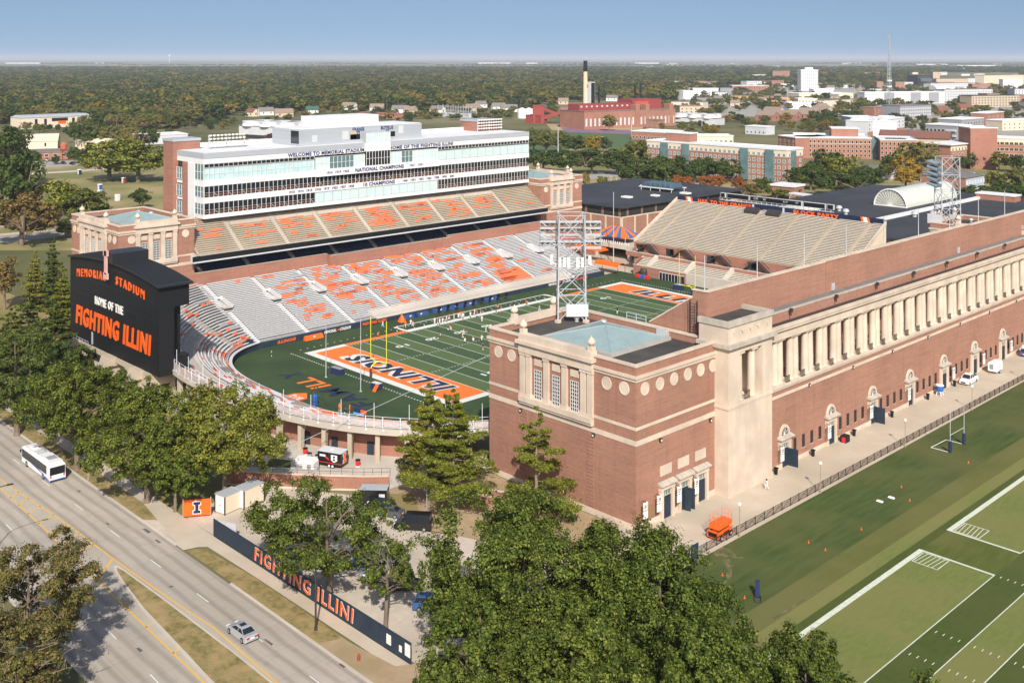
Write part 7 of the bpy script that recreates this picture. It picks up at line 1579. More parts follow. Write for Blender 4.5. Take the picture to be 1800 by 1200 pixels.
def pinemesh(seed, n, H, R, z0, m, sparse=1.0, leaf=.30):
    g = np.random.default_rng(seed); Ps = []; Ns = []; mb = MB(); mb.tube((0, 0, -.1), (0, 0, H*.55), .30, .2, 8); mb.tube((0, 0, H*.55), (0, 0, H*.97), .2, .04, 6)
    lv = int((H-z0)/.95); br = []
    for i in range(lv):
        f = i/(lv-1); z = z0+(H-z0)*f; Lm = R*(1-f)**.75*(.75+.35*np.sin(i*2.1+seed))+.35
        nb = int(5*sparse)+1 if f < .85 else 4
        for j in range(nb):
            if g.random() > .93*sparse+.05: continue
            a = j*6.283/nb+i*1.1+g.uniform(-.3, .3); L = Lm*g.uniform(.7, 1.15); dz = L*g.uniform(-.05, .16)
            d = np.array([np.cos(a), np.sin(a), 0]); br.append((z, d, L, dz))
            mb.tube((0, 0, z), tuple(d*L*.8+np.array([0, 0, z+dz*.6])), .07*(1-f)+.025, .015, 4)
    tot = sum(b[2] for b in br)
    for z, d, L, dz in br:
        k = max(12, int(n*L/tot)); t = g.uniform(.22, 1.0, k)**.75; w_ = .16+.30*np.sin(np.pi*np.clip(t, 0, 1))**.8
        s = np.array([-d[1], d[0], 0]); side = g.normal(size=k)*w_*L*.34
        p = d[None]*(t*L)[:, None]+s[None]*side[:, None]; p[:, 2] += z+dz*t**1.5+g.normal(size=k)*.10+.12*np.abs(g.normal(size=k))
        Ps.append(p); nn = g.normal(size=(k, 3))*.45+np.array([0, 0, 1.0])+d*.2; Ns.append(nn)
    P = np.concatenate(Ps); N = np.concatenate(Ns); N /= np.linalg.norm(N, axis=1)[:, None]
    return quads('crown', P, N, leaf*g.uniform(.6, 1.3, len(P)), g, m, .42), mb.mesh('trunk', BARKP)
def tree_at(label, x, y, H, R, m, seed, n=16000, leaf=.34, z0=None, csz=.28, nclump=70, group=None, kind='tree', r=None, twigs=False, name='leafy_tree'):
    z0 = H*.22 if z0 is None else z0
    t = thing(name, label, 'tree', (x, y, .05), 0, group)
    link('crown', crownmesh('crown', seed, n, R, z0, H, leaf, m, nclump, 'round', csz), t)
    link('trunk', trunkmesh(seed, H, R, z0, r or max(.18, H*.022)), t)
    if twigs:
        g = random.Random(seed); mb = MB()
        for i in range(26):
            a = g.uniform(0, 6.28); el = g.uniform(.1, 1.3); p = Vector((math.cos(a)*math.cos(el)*R*.55, math.sin(a)*math.cos(el)*R*.55, z0+(H-z0)*(.35+.45*math.sin(el)))); q = p+Vector((math.cos(a)*R*.34, math.sin(a)*R*.34, R*g.uniform(.0, .3))); mb.tube(p, q, .035, .01, 4)
            for k in range(3): q2 = p.lerp(q, g.uniform(.3, .8)); mb.tube(q2, q2+Vector((g.uniform(-1, 1), g.uniform(-1, 1), g.uniform(.1, 1)))*1.1, .022, .008, 3)
        mb.build('bare_twigs', TWIG, t, local=True)
    return t
def px_tree(label, px, base, top, width, m, seed, n=16000, leaf=.34, **k):
    p = at(px, base, 0); d = dist(p[0], p[1]); H = CAMP[2]-(top-HOR)*d/FPX; R = width/2*d/FPX
    return tree_at(label, p[0], p[1], H, R, m, seed, n, leaf, **k)
px_tree('huge dark green oak filling the bottom middle before the nearest tower', 922, 1247, 850, 385, L_OAK, 1, 150000, .165, csz=.21, nclump=150, z0=2.5)
px_tree('broad oak joined to the right side of the huge oak', 1148, 1280, 905, 305, L_OAK, 2, 88000, .165, csz=.21, nclump=110, z0=2)
px_tree('oak crown at the bottom edge below the dummy on the grass', 1420, 1370, 1112, 225, L_OAK, 3, 42000, .16, csz=.24, z0=2)
px_tree('leaf tip of an oak at the bottom edge of the practice field', 1625, 1430, 1172, 110, L_OAK, 4, 12000, .16)
px_tree('low oak at the bottom edge right of the lettered fence', 838, 1380, 1020, 220, L_OAK, 5, 55000, .16, csz=.22, z0=2, nclump=90)
px_tree('oak under the right flank of the huge oak at the bottom edge', 1235, 1420, 1075, 240, L_OAK, 6, 50000, .16, csz=.24, z0=2)
px_tree('oak at the bottom edge under the middle of the huge oak', 1010, 1480, 1045, 300, L_OAK, 18, 60000, .16, csz=.22, z0=2, nclump=90)
px_tree('tall loose maple over the lettered fence', 580, 1052, 832, 290, L_OAK, 7, 44000, .165, csz=.17, nclump=80, z0=1.2)
px_tree('small maple with dead twigs in the gravel lot', 678, 1104, 935, 125, L_OAK, 8, 13000, .155, csz=.24, nclump=32, twigs=True)
px_tree('brownish thinning tree with bare twigs at the bottom left', 52, 1196, 950, 285, L_BRN, 9, 38000, .15, csz=.17, nclump=84, twigs=True)
px_tree('low mixed tree at the bottom left corner', 25, 1290, 1090, 260, L_BRN, 10, 34000, .15, csz=.19, nclump=60, twigs=True)
px_tree('street tree above the white city bus', 135, 826, 618, 195, L_STR, 11, 48000, .19, z0=2.5, csz=.21, nclump=80)
px_tree('spreading street tree behind the bus stop sign', 258, 884, 668, 220, L_STR, 12, 50000, .19, z0=2.0, csz=.21, nclump=84)
px_tree('yellowish street tree beside the brick piers', 395, 880, 668, 220, L_HON, 13, 50000, .19, z0=2.0, csz=.21, nclump=80)
px_tree('low street tree overhanging the orange banner', 308, 900, 770, 150, L_STR, 14, 26000, .18, z0=1.8, csz=.22)
px_tree('dark street tree at the left edge of the lawn', 30, 765, 560, 190, L_DRK, 15, 40000, .20, z0=2.5, csz=.22)
px_tree('dark green tree just left of the scoreboard piers', 98, 715, 590, 140, L_DRK, 16, 26000, .21, z0=1.5, csz=.22)
px_tree('tree beside the near end of the scoreboard', 178, 765, 640, 110, L_STR, 17, 17000, .19, z0=2, csz=.24)
def pine_at(label, x, y, H, R, seed, m=None, n=16000, sparse=1.0, leaf=.30, z0=None):
    t = thing('pine_tree', label, 'tree', (x, y, .08), 0); c, tr = pinemesh(seed, int(n*1.5), H, R, H*.2 if z0 is None else z0, m or L_PINE, sparse, leaf*.72); link('crown', c, t); link('trunk', tr, t); return t
pine_at('tall layered pine on the right of the pair by the court', 63.0, -87.8, 18.0, 7.6, 31, n=22000)
pine_at('tall layered pine on the left of the pair by the court', 57.4, -88.0, 17.6, 6.6, 32, n=20000)
pine_at('thin ragged pine before the face of the nearest tower', 73.5, -80.5, 16.2, 6.4, 33, n=12000, sparse=.66)
for k, (px, b, tp, wd, m, lb) in enumerate(((62, 545, 445, 60, L_PINE, 'pine with pale tips left of the dark pines by the scoreboard'), (92, 550, 420, 50, L_PIND, 'slender dark pine nearest the brick corner tower'), (110, 590, 470, 70, L_PINE, 'yellow tinged pine at the edge of the scoreboard'), (50, 640, 520, 120, L_PIND, 'dense dark pine left of the scoreboard'), (95, 660, 530, 110, L_PIND, 'dense dark pine touching the scoreboard edge'), (20, 680, 545, 120, L_PIND, 'wide dark pine at the left edge'))):
    p = at(px, b); d = dist(*p[:2]); pine_at(lb, p[0], p[1], CAMP[2]-(tp-HOR)*d/FPX, wd/2*d/FPX, 40+k, m, 9000, 1.0, .42, z0=1.2)
px_tree('half bare brown tree at the left edge of the lawn', 8, 545, 445, 60, L_MIX, 60, 2500, .4, twigs=True)
# shared tree forms for the middle distance: 1 m tall, scaled
LIB = {}
def lib(m, var):
    if (m.name, var) not in LIB: LIB[(m.name, var)] = (crownmesh('crown', 100+var*7, 7600, .5, .12, 1.0, .027, m, 44, 'round', .26), trunkmesh(50+var, 1, .5, .14, .024, BARK, 5))
    return LIB[(m.name, var)]
def lib_tree(label, x, y, H, wd, m, var, group, name='leafy_tree', rz=None):
    c, tr = lib(m, var); t = thing(name, label, 'tree', (x, y, 0), (x*7.3+y*3.1) % 6.28 if rz is None else rz, group); t.scale = (wd, wd, H); link('crown', c, t); link('trunk', tr, t); return t
PARKG = 'trees in the park west of the stadium'; DORMG = 'trees between the stadium and the dormitories'; FORG = 'trees of the suburb behind'
KN = {'o': (L_FOR, 'mid green'), 'd': (L_DRK, 'dark green'), 'y': (L_YEL, 'yellowing'), 'r': (L_ORA, 'orange'), 'm': (L_MIX, 'rusty mixed'), 'h': (L_HON, 'light green'), 'e': (L_RED, 'dark red')}
MT = '''18 330 222 90 d|left edge of the park below the cream office
22 398 262 105 d|left edge beside the park grass
38 432 335 105 m|corner of the side street
100 402 316 105 h|middle of the park, its left flank turning yellow
150 405 330 92 m|park next to the brick corner tower
192 318 238 100 h|pair by the white parapet, nearer the street
243 320 243 105 h|pair by the white parapet, nearer the press box
60 291 264 26 d|forecourt of the low brick shop
98 289 274 18 d|parked cars by the brick shop
130 288 256 28 d|orange tower
143 292 265 24 d|second barn
245 366 330 32 d|foot of the stair wing
115 418 385 40 m|kerb of the side street by the brick tower
40 246 226 30 o|front of the cream office, left end
96 256 236 18 d|entrance of the cream office
130 252 214 34 d|right end of the cream office
160 262 212 50 d|power poles right of the cream office
195 262 215 50 o|park edge under the far forest
230 266 222 44 o|roof of the white hall
262 262 225 40 d|brick stair tower, behind it
12 262 232 50 d|left edge below the far forest
8 215 180 60 d|left edge in front of the forest
425 270 236 30 o|light bank on the press box roof
478 252 234 26 e|chiller plant wall
500 252 226 18 d|corner glass of the grey penthouse
955 302 262 56 d|stone urns of the far tower
1000 305 262 58 d|stone urns, just right of them
1040 306 260 62 d|street bend beyond the far tower
1085 307 262 56 d|street bend, right of it
960 270 226 44 o|far floodlight pole, left of it
938 268 224 40 o|red conveyor house, below it
985 268 230 40 o|near soccer goal
1012 270 238 38 d|blue running track, left end
1042 272 234 32 y|soccer field, before it
1060 268 240 28 d|low floodlight pole
1071 230 201 30 o|front of the power plant alone
1122 300 246 52 m|left end of the cream topped dormitory
1100 300 255 40 h|left end of the dormitory, nearer the soccer goal
1122 332 276 74 d|parking lot lamps
1158 335 272 66 d|dormitory left wing
1030 330 302 16 y|parked cars beyond the tower
1059 329 308 19 h|parked cars, round crowned
1188 328 272 62 d|dormitory left wing, second
1222 322 280 46 d|dormitory middle
1240 318 275 44 d|dormitory middle, second
1272 320 276 56 d|dormitory glass bay
1190 338 306 24 r|solar panels on the black roof
1207 338 308 24 r|solar panels, right of them
1242 335 308 26 r|ribbon boards, leftmost
1264 334 306 28 r|ribbon boards, middle
1298 340 309 28 r|ribbon boards, right
1320 345 322 34 m|ribbon boards, low one
1340 340 311 30 d|dormitory corner by the entry
1365 350 322 44 h|brick entry pavilion
1398 334 292 48 d|dormitory right corner
1425 334 282 52 d|entry pavilion, behind it
1452 326 262 56 o|dormitory right wing
1478 330 268 64 h|dormitory right wing with pale limbs
1470 345 300 70 d|white canopy
1505 340 296 60 d|glass vault, left of it
1530 335 290 50 d|glass vault, behind its left end
1612 302 244 76 o|flat roofed classroom
1592 335 272 54 y|glass vault, behind its middle
1562 318 270 30 d|classroom entrance
1640 330 300 50 d|lattice mast beyond the vault
1688 300 272 18 d|gable end of the right dormitory
1706 298 268 22 d|right dormitory, second conifer
1731 296 266 22 e|right dormitory, third
1756 300 267 36 h|right dormitory, bright one
1788 303 270 38 d|right dormitory, rightmost
1745 335 300 40 h|blue panelled block, behind it
1790 338 292 46 o|right edge by the brick wall
1765 352 318 58 d|right edge above the brick wall
1712 352 322 60 d|blue panelled block, before it
1675 345 318 44 o|lattice mast, before its foot
1735 365 330 64 d|right edge flag poles
1796 366 328 60 d|right edge, nearest'''.split('\n')
for i, l in enumerate(MT):
    a, s = l.split('|'); px, b, tp, wd, kd = a.split(); px, b, tp, wd = map(float, (px, b, tp, wd)); p = at(px, b); d = dist(*p[:2])
    lib_tree('%s leafy tree near the %s' % (KN[kd][1], s), p[0], p[1], CAMP[2]-(tp-HOR)*d/FPX, wd*d/FPX*1.12, KN[kd][0], i % 4, PARKG if px < 300 else DORMG)
# ================================================================ buildings behind, each from its two roof corners
FOOT = []
WINS = {}
def winmesh(w_, h_, fr, gl, m):
    k = (w_, h_, fr.name, gl.name, m)
    if k not in WINS:
        mb = MB(); mb.box(-w_/2, -.05, 0, w_/2, .2, h_, 1); e = .16
        mb.box(-w_/2-e, -.12, -e, w_/2+e, .0, 0, 0); mb.box(-w_/2-e, -.12, h_, w_/2+e, 0, h_+e, 0); mb.box(-w_/2-e, -.12, 0, -w_/2, 0, h_, 0); mb.box(w_/2, -.12, 0, w_/2+e, 0, h_, 0)
        for i in range(1, m): x = -w_/2+w_*i/m; mb.box(x-.05, -.09, 0, x+.05, -.051, h_, 0)
        WINS[k] = mb.mesh('window', [fr, gl])
    return WINS[k]
def bld(name, label, cat, px1, py1, px2, py2, H, D, wall, roof, rows=0, cols=0, side=0, ww=1.3, wh=1.5, z0=1.4, fr=WINW, gl=GLASSD, top=None, mull=1, group=None, rail_h=.5, flatroof=True, band=None):
    A, B = at(px1, py1, H), at(px2, py2, H); dx, dy = B[0]-A[0], B[1]-A[1]; L = math.hypot(dx, dy); rz = math.atan2(dy, dx)
    t = thing(name, label, cat, (A[0], A[1], 0), rz, group)
    c, s = math.cos(rz), math.sin(rz); FOOT.append((A[0], A[1], c, s, L, D))
    zt = H-top[0] if top else H
    MB().box(0, 0, 0, L, D, zt).build('wall', wall, t, local=True)
    if top: MB().box(-.03, -.03, zt, L+.03, D+.03, H).build('upper_wall', top[1], t, local=True)
    if flatroof:
        r = MB(); r.box(-.35, -.35, H, L+.35, D+.35, H+.12); r.build('roof', roof, t, local=True)
        r = MB()
        for a in ((-.35, -.35, L+.35, 0), (-.35, D, L+.35, D+.35), (-.35, 0, 0, D), (L, 0, L+.35, D)): r.box(a[0], a[1], H+.12, a[2], a[3], H+.12+rail_h)
        r.build('parapet', roof, t, local=True)
    if band:
        for zb in band: MB().box(-.06, -.06, zb, L+.06, D+.06, zb+.3).build('stone_band', STONE, t, local=True)
    if rows:
        dz = (H-z0-.3)/rows; me = winmesh(ww, min(wh, dz*.75), fr, gl, mull)
        for j in range(rows):
            for i in range(cols): link('window', me, t, (L*(i+.5)/cols, 0, z0+dz*j))
            for i in range(side): link('window', me, t, (L, D*(i+.5)/side, z0+dz*j), math.pi/2)
    return t, L, A, rz
def add(t, name, m, x0, y0, z0, x1, y1, z1): return MB().box(x0, y0, z0, x1, y1, z1).build(name, m, t, local=True)
# park side
t, L, *_ = bld('office_building', 'cream office block with grey hipped roof at the far edge of the park', 'office', 38, 208, 161, 203, 10.5, 26, CREAM, GREYP, 0, flatroof=False)
MB().hexa([(-.5, -.5, 10.5), (L+.5, -.5, 10.5), (L+.5, 26.5, 10.5), (-.5, 26.5, 10.5), (3, 5, 12.6), (L-3, 5, 12.6), (L-3, 22, 12.6), (3, 22, 12.6)]).build('hipped_roof', GREYP, t, local=True)
for f in (.2, .33, .73, .86): add(t, 'window', GLASSD, L*f-1.3, -.1, 2.5, L*f+1.3, .1, 9)
add(t, 'glass_recess', GLASSD, L*.42, -.12, 6.2, L*.65, .1, 9.5); add(t, 'orange_sign', ORHOT, L*.51, -.3, 3.6, L*.62, -.12, 6.4); lettering('sign_letters', 'IHSA', WHITE, t, (0, 0, 0), (1, 0, 0), (0, 0, 1), 1, 1, .01) if False else None
add(t, 'dark_entry', GLASSD, L*.3, -.12, .2, L*.4, .1, 1.8)
def gable(name, label, px, py, L, W, H, R, wall, roof, rz=0., cat='house', group=None, win=2):
    p = at(px, py); t = thing(name, label, cat, (p[0], p[1], 0), rz, group); FOOT.append((p[0]-L/2*math.cos(rz), p[1]-L/2*math.sin(rz), math.cos(rz), math.sin(rz), L, W))
    MB().ext([(-L/2, 0, 0), (-L/2, W, 0), (-L/2, W, H), (-L/2, W/2, R), (-L/2, 0, H)], (L, 0, 0)).build('wall', wall, t, local=True)
    e = .35; k = (R-H)/(W/2)
    for s in (0, 1):
        y0, y1 = (-e, W/2) if s == 0 else (W+e, W/2); z0 = H-e*k
        MB().ext([(-L/2-e, y0, z0), (-L/2-e, y1, R+.02), (-L/2-e, y1, R+.24), (-L/2-e, y0, z0+.22)], (L+2*e, 0, 0)).build('roof_slope', roof, t, local=True)
    for i in range(win):
        add(t, 'window', GLASSD, -L/2+L*(i+.5)/win-.6, -.05, H*.35, -L/2+L*(i+.5)/win+.6, .05, H*.8)
    add(t, 'window', GLASSD, L/2-.05, W/2-.7, H*.4, L/2+.06, W/2+.7, H*.85); return t
gable('storage_barn', 'large cream barn with dark doorway by the park', 58, 263, 34, 30, 6, 10.5, CREAM, CREAM, 1.15, 'barn'); gable('storage_barn', 'cream barn with red base right of the orange tower', 155, 264, 36, 18, 5.5, 8.5, CREAM, CREAM, .15, 'barn')
bld('brick_shop', 'low brick shop with grey roof behind the parked cars', 'shop', 27, 270, 120, 267, 5, 26, BRICK2, ROOFG, 1, 6, ww=2.2, wh=1.4, z0=2.4)
bld('white_hall', 'white roofed hall behind the brick stair tower', 'hall', 232, 240, 330, 236, 7, 26, LGREYW, ROOFW, 1, 8, ww=1.5, wh=2)
p = at(112, 280); t = thing('hopper_tower', 'rusty orange hopper tower beside the low brick shop', 'tower', (p[0], p[1], 0)); RUST = mat('rusty_orange', (.45, .14, .07), (.36, .11, .06), 1); MB().lathe(0, 0, [(2.4, 7), (2.4, 10), (1.0, 11.6)], 8).build('hopper', RUST, t, local=True); MB().hexa([(-1, -1, 5), (1, -1, 5), (1, 1, 5), (-1, 1, 5), (-2.2, -2.2, 7), (2.2, -2.2, 7), (2.2, 2.2, 7), (-2.2, 2.2, 7)]).build('cone', RUST, t, local=True)
for x in (-2, 2):
    for y in (-2, 2): MB().tube((x, y, 0), (x, y, 7.2), .22, None, 5).build('leg', RUST, t, local=True)
TOI = MB().box(-.6, -.6, 0, .6, .6, 2.1, 0).box(-.65, -.65, 2.1, .65, .65, 2.35, 1).box(-.4, -.63, .15, .4, -.6, 1.9, 1)
for px, py, m, lb in ((55, 320, ORHOT, 'orange portable toilet on the park grass'), (139.5, 307, NAVYM, 'navy portable toilet by the park path'), (175.5, 334, BLUEP, 'blue portable toilet above the white ones'), (217.5, 322, REDM, 'dark red and blue portable toilet under the park trees'), (175.5, 345, WHITE, 'white portable toilet, left of the white pair'), (206.5, 353, WHITE, 'white portable toilet, right of the white pair')):
    p = at(px, py); t = thing('portable_toilet', lb, 'portable toilet', (p[0], p[1], .02), .3, 'portable toilets in the park'); t.scale = (1.45, 1.45, 1.3); MB().box(-.6, -.6, 0, .6, .6, 2.1).build('cabin', m, t, local=True); MB().hexa([(-.65, -.65, 2.1), (.65, -.65, 2.1), (.65, .65, 2.1), (-.65, .65, 2.1), (-.5, -.5, 2.4), (.5, -.5, 2.4), (.5, .5, 2.4), (-.5, .5, 2.4)]).build('roof', WHITE, t, local=True); MB().box(-.4, -.63, .15, .4, -.6, 1.9).build('door', LGREYW, t, local=True)
# chillers
def chiller(label, px1, py1, px2, py2, H, D, n, tanks):
    t, L, *_ = bld('chiller_plant', label, 'plant', px1, py1, px2, py2, H, D, LGREYW, ROOFG); add(t, 'louvre', DSTEEL, L*.1, -.1, .5, L*.8, .05, H*.35)
    for i in range(n):
        for j in range(2): MB().lathe(L*(i+.5)/n, D*(.25+.45*j), [(L/n*.46, H), (L/n*.43, H+2.4), (L/n*.45, H+4.2)], 16).build('cooling_tank', PANEL, t, local=True)
chiller('grey chiller plant with eight white tanks behind the press box', 420, 221, 545, 227, 11, 26, 4, 8); chiller('pale chiller plant with white tanks beyond the dormitory', 1180, 206, 1256, 209, 7, 22, 3, 6)
bld('service_block', 'low tan service block with brick base behind the press box', 'shed', 461, 231, 510, 233, 6, 16, LGREYW, ROOFG, 1, 4, ww=1, wh=1)
# power plant
t, L, *_ = PL = bld('power_plant', 'red brick power plant with tall arched windows and a dark topped chimney', 'power plant', 985, 188, 1026, 188.5, 20, 60, BRICK2, ROOFG, 1, 6, 0, 2.2, 9, 4, WINW, LGREYW)
t2, L2, *_ = bld('boiler_hall', 'long brick boiler hall with white window strips beneath red metal cladding', 'power plant', 1027, 197, 1187, 191.5, 17, 40, BRICK2, ROOFG, 1, 22, 0, 1.6, 7, 3, WINW, LGREYW)
add(t2, 'red_cladding', REDM, 4, 14, 17, L2*.60, 32, 23.5); add(t2, 'red_cladding', REDM, L2*.60, 12, 17, L2*.93, 36, 27); add(t2, 'orange_panel', mat('faded_red_panel', (.50, .09, .05)), L2*.63, 11.8, 20, L2*.78, 12.1, 25)
for i in range(10): add(t2, 'roof_light', LGREYW, 6+L2*.055*i, 13.8, 20.5, 8+L2*.055*i, 14.1, 22)
for f in (.55, .66, .93): add(t2, 'brick_turret', BRICK2, L2*f, -.4, 0, L2*f+5, 8, 22.5)
p = at(1029, 203); d = dist(*p[:2]); Hc = CAMP[2]-(107-HOR)*d/FPX; t = thing('chimney', 'tall tan chimney with black top at the power plant', 'chimney', (p[0], p[1], 0)); MB().cyl(0, 0, 0, Hc*.80, 2.9, 2.45, 18).build('shaft', CHIM, t, local=True); MB().cyl(0, 0, Hc*.8, Hc, 2.5, 2.3, 18).build('black_top', BLACK, t, local=True)
p = at(1037, 203); add(thing('grey_silo', 'pale grey block silo right of the tall chimney', 'silo', (p[0], p[1], 0)), 'silo_body', LGREYW, -4.6, -4, 0, 4.6, 4, 40); o = bpy.data.objects['grey_silo']; add(o, 'orange_mark', ORHOT, -1, -4.2, 33, 1, -4.0, 37); add(o, 'dark_edge', BLACK, -6.6, -3, 0, -4.6, 3, 38); add(o, 'dark_edge', BLACK, 4.6, -3, 0, 5.2, 3, 39)
for px, tp, lb in ((1053, 152, 'black stack right of the grey silo'), (1116, 149, 'black stack on the boiler hall, left of the pair'), (1126, 147, 'black stack on the boiler hall, right of the pair')):
    p = at(px, 200); d = dist(*p[:2]); o = MB().cyl(0, 0, 0, CAMP[2]-(tp-HOR)*d/FPX, 1.5, 1.3, 12).build('black_stack', BLACK); o.location = p; tag(o, lb, 'chimney')
t, L, *_ = bld('conveyor_house', 'red metal conveyor house left of the power plant', 'shed', 937, 187, 956, 187, 18, 14, REDM, REDM); 
MB().hexa([(L-2, 4, 3), (L-2, 8, 3), (L+36, 8, 15), (L+36, 4, 15), (L-2, 4, 7), (L-2, 8, 7), (L+36, 8, 19), (L+36, 4, 19)]).build('conveyor', REDM, t, local=True); MB().hexa([(L-2, 9, 14), (L-2, 12, 14), (L+30, 12, 2), (L+30, 9, 2), (L-2, 9, 17), (L-2, 12, 17), (L+30, 12, 5), (L+30, 9, 5)]).build('conveyor', REDM, t, local=True)
bld('red_shed', 'low red shed below the conveyor house', 'shed', 924, 203, 947, 204, 8, 14, REDM, REDM)
for k, px in enumerate((918, 930)):
    p = at(px, 208); o = MB().lathe(0, 0, [(5.5, 0), (5.5, 10), (1, 12)], 16).build('storage_tank', PANEL); o.location = p; tag(o, 'white storage tank %s the conveyor house' % ('farther left of', 'close left of')[k], 'tank')
bld('sports_hall', 'white roofed sports hall beside the running track', 'hall', 1110, 231, 1170, 234, 7, 30, BRICK2, ROOFW, 1, 9, ww=1.4, wh=2)
bld('brick_annex', 'dark brick annex in front of the boiler hall', 'annex', 1136, 211, 1156, 212, 8, 12, BRICK, ROOFG, 1, 3)
# dormitories
t, L, *_ = bld('dormitory', 'long red brick dormitory with cream top storey and glass bays', 'dormitory', 1137, 248, 1383, 265, 18.5, 17, BRICK2, ROOFW, 5, 30, 3, 1.5, 1.7, 1.6, WINW, GLASST, (3.6, CREAM), 2, rail_h=.7)
for f in (.14, .30, .72, .89): add(t, 'glass_bay', GLASST, L*f-2.6, -.9, 1, L*f+2.6, .3, 18.2)
add(t, 'brick_penthouse', BRICK2, L*.08, 9, 18.6, L*.26, 17, 23.5); add(t, 'penthouse_cap', ROOFW, L*.08-.4, 8.6, 23.5, L*.26+.4, 17.4, 24.1); add(t, 'glass_bay', GLASST, L, 4, 2, L+.6, 9, 18)
bld('dormitory_wing', 'rear dormitory wing with cream top behind the long dormitory', 'dormitory', 1203, 240, 1289, 240, 18.5, 15, CREAM, ROOFW, 4, 10, 2, 1.6, 1.8, 2, WINW, GLASST)
t, L, *_ = bld('dormitory', 'red brick dormitory with white roof and square windows, left part', 'dormitory', 1399, 242, 1532, 244, 14, 40, BRICK2, ROOFW, 4, 18, 0, 1.2, 1.7, 1.6, CREAM, GLASSD, None, 1, band=(10.2, 13.4))
add(t, 'brick_penthouse', BRICK2, L*.5, 16, 14, L*.86, 34, 19.5); add(t, 'penthouse_cap', ROOFW, L*.5-.3, 15.7, 19.5, L*.86+.3, 34.3, 20); add(t, 'glass_link', GLASST, L, 2, 0, L+6.5, 14, 13)
bld('dormitory_left_block', 'left end block of the white roofed dormitory with blue glass corner', 'dormitory', 1368, 239, 1398, 243, 14, 30, BRICK2, ROOFW, 4, 4, 0, 1.2, 1.7, 1.6, CREAM, GLASSD, None, 1)
t, L, *_ = bld('dormitory', 'red brick dormitory wing with dark solar panels on its roof', 'dormitory', 1547, 246, 1612, 247, 14, 30, BRICK2, ROOFW, 4, 9, 0, 1.2, 1.7, 1.6, CREAM, GLASSD, None, 1, band=(13.2,)); add(t, 'solar_panels', NAVYM, L*.2, 3, 14.2, L*.75, 14, 14.5)
t, L, *_ = bld('motel_block', 'long block with brown sloping roof between dormitories', 'apartment', 1545, 240, 1668, 244, 12, 18, TAN, ROOFR, 2, 20, 0, 1.4, 1.6, 2, DSTEEL, GLASSD, flatroof=False)
MB().ext([(-.6, -1, 11.8), (-.6, 9, 16.5), (-.6, 19, 11.8)], (L+1.2, 0, 0)).build('brown_roof', ROOFR, t, local=True)
t, L, *_ = bld('dormitory', 'right dormitory with white slab roof and cream window band', 'dormitory', 1672, 256, 1738, 250, 15, 16, BRICK2, ROOFW, 4, 12, 0, 1.3, 1.8, 1.6, CREAM, GLASSD, (3.4, CREAM), 2); add(t, 'brick_gable_end', BRICK2, -.3, .4, 0, 0, 15.8, 14.5)
add(t, 'roof_overhang', ROOFW, -1.6, -1.2, 15.15, L+1, 17, 15.7)
bld('lift_tower', 'tall plain brick block rising behind the right dormitory', 'tower', 1706, 226, 1753, 226, 25, 18, BRICK2, ROOFW)
bld('dormitory', 'rightmost brick dormitory with paired windows at the picture edge', 'dormitory', 1741, 243, 1850, 246, 17, 16, BRICK2, ROOFW, 4, 13, 0, 2.0, 1.7, 1.8, CREAM, GLASSD, (3.4, CREAM), 2)
t, L, *_ = bld('classroom_block', 'three storey blue panelled block with brick ends near the lattice mast', 'school', 1697, 314, 1730, 308, 10.5, 22, BRICK2, ROOFG, 0)
add(t, 'blue_panels', mat('pale_blue_panel', (.36, .44, .50), (.42, .50, .56), .3), .6, -.15, .3, L-.3, .1, 10); me = winmesh(1.2, 1.4, WINW, LGREYW, 2)
for j in range(3):
    for i in range(7): link('window', me, t, (1.6+(L-2.6)*i/6, -.16, 1.2+3.1*j))
for px1, py1, px2, py2, H, D, lb in ((1500, 296, 1565, 300, 5, 18, 'flat roofed classroom with white fascia left of the yellow tree'), (1618, 300, 1690, 306, 6, 16, 'flat roofed classroom behind the lattice mast')): bld('classroom', lb, 'school', px1, py1, px2, py2, H, D, LGREYW, ROOFG, 1, 9, 0, 1.5, 1.2, 1.6, WINW, GLASSD)
p = at(1375, 352); t = thing('entry_pavilion', 'small brick pavilion with white cornice beside the ribbon boards', 'pavilion', (p[0]-6, p[1], 0), .05); MB().box(0, 0, 5.0, 12, 10, 6.6).build('brick_beam', BRICK2, t, local=True); add(t, 'cornice', ROOFW, -.5, -.5, 6.6, 12.5, 10.5, 7.5)
for x in (0, 10.2):
    for y in (0, 8.2): add(t, 'brick_pier', BRICK2, x, y, 0, x+1.8, y+1.8, 5)
p = at(1400, 362); t = thing('white_canopy', 'long white framed canopy between the pavilion and the vaulted hall', 'canopy', (p[0]-4, p[1], 0), -.15); add(t, 'canopy_roof', ROOFW, 0, 0, 5.2, 28, 4, 5.8)
for i in range(5): MB().path([(i*6.5+.5, 0, 0), (i*6.5+.5, 0, 3.8), (i*6.5+1.6, 0, 5.2)], .16).build('arched_post', ROOFW, t, local=True)
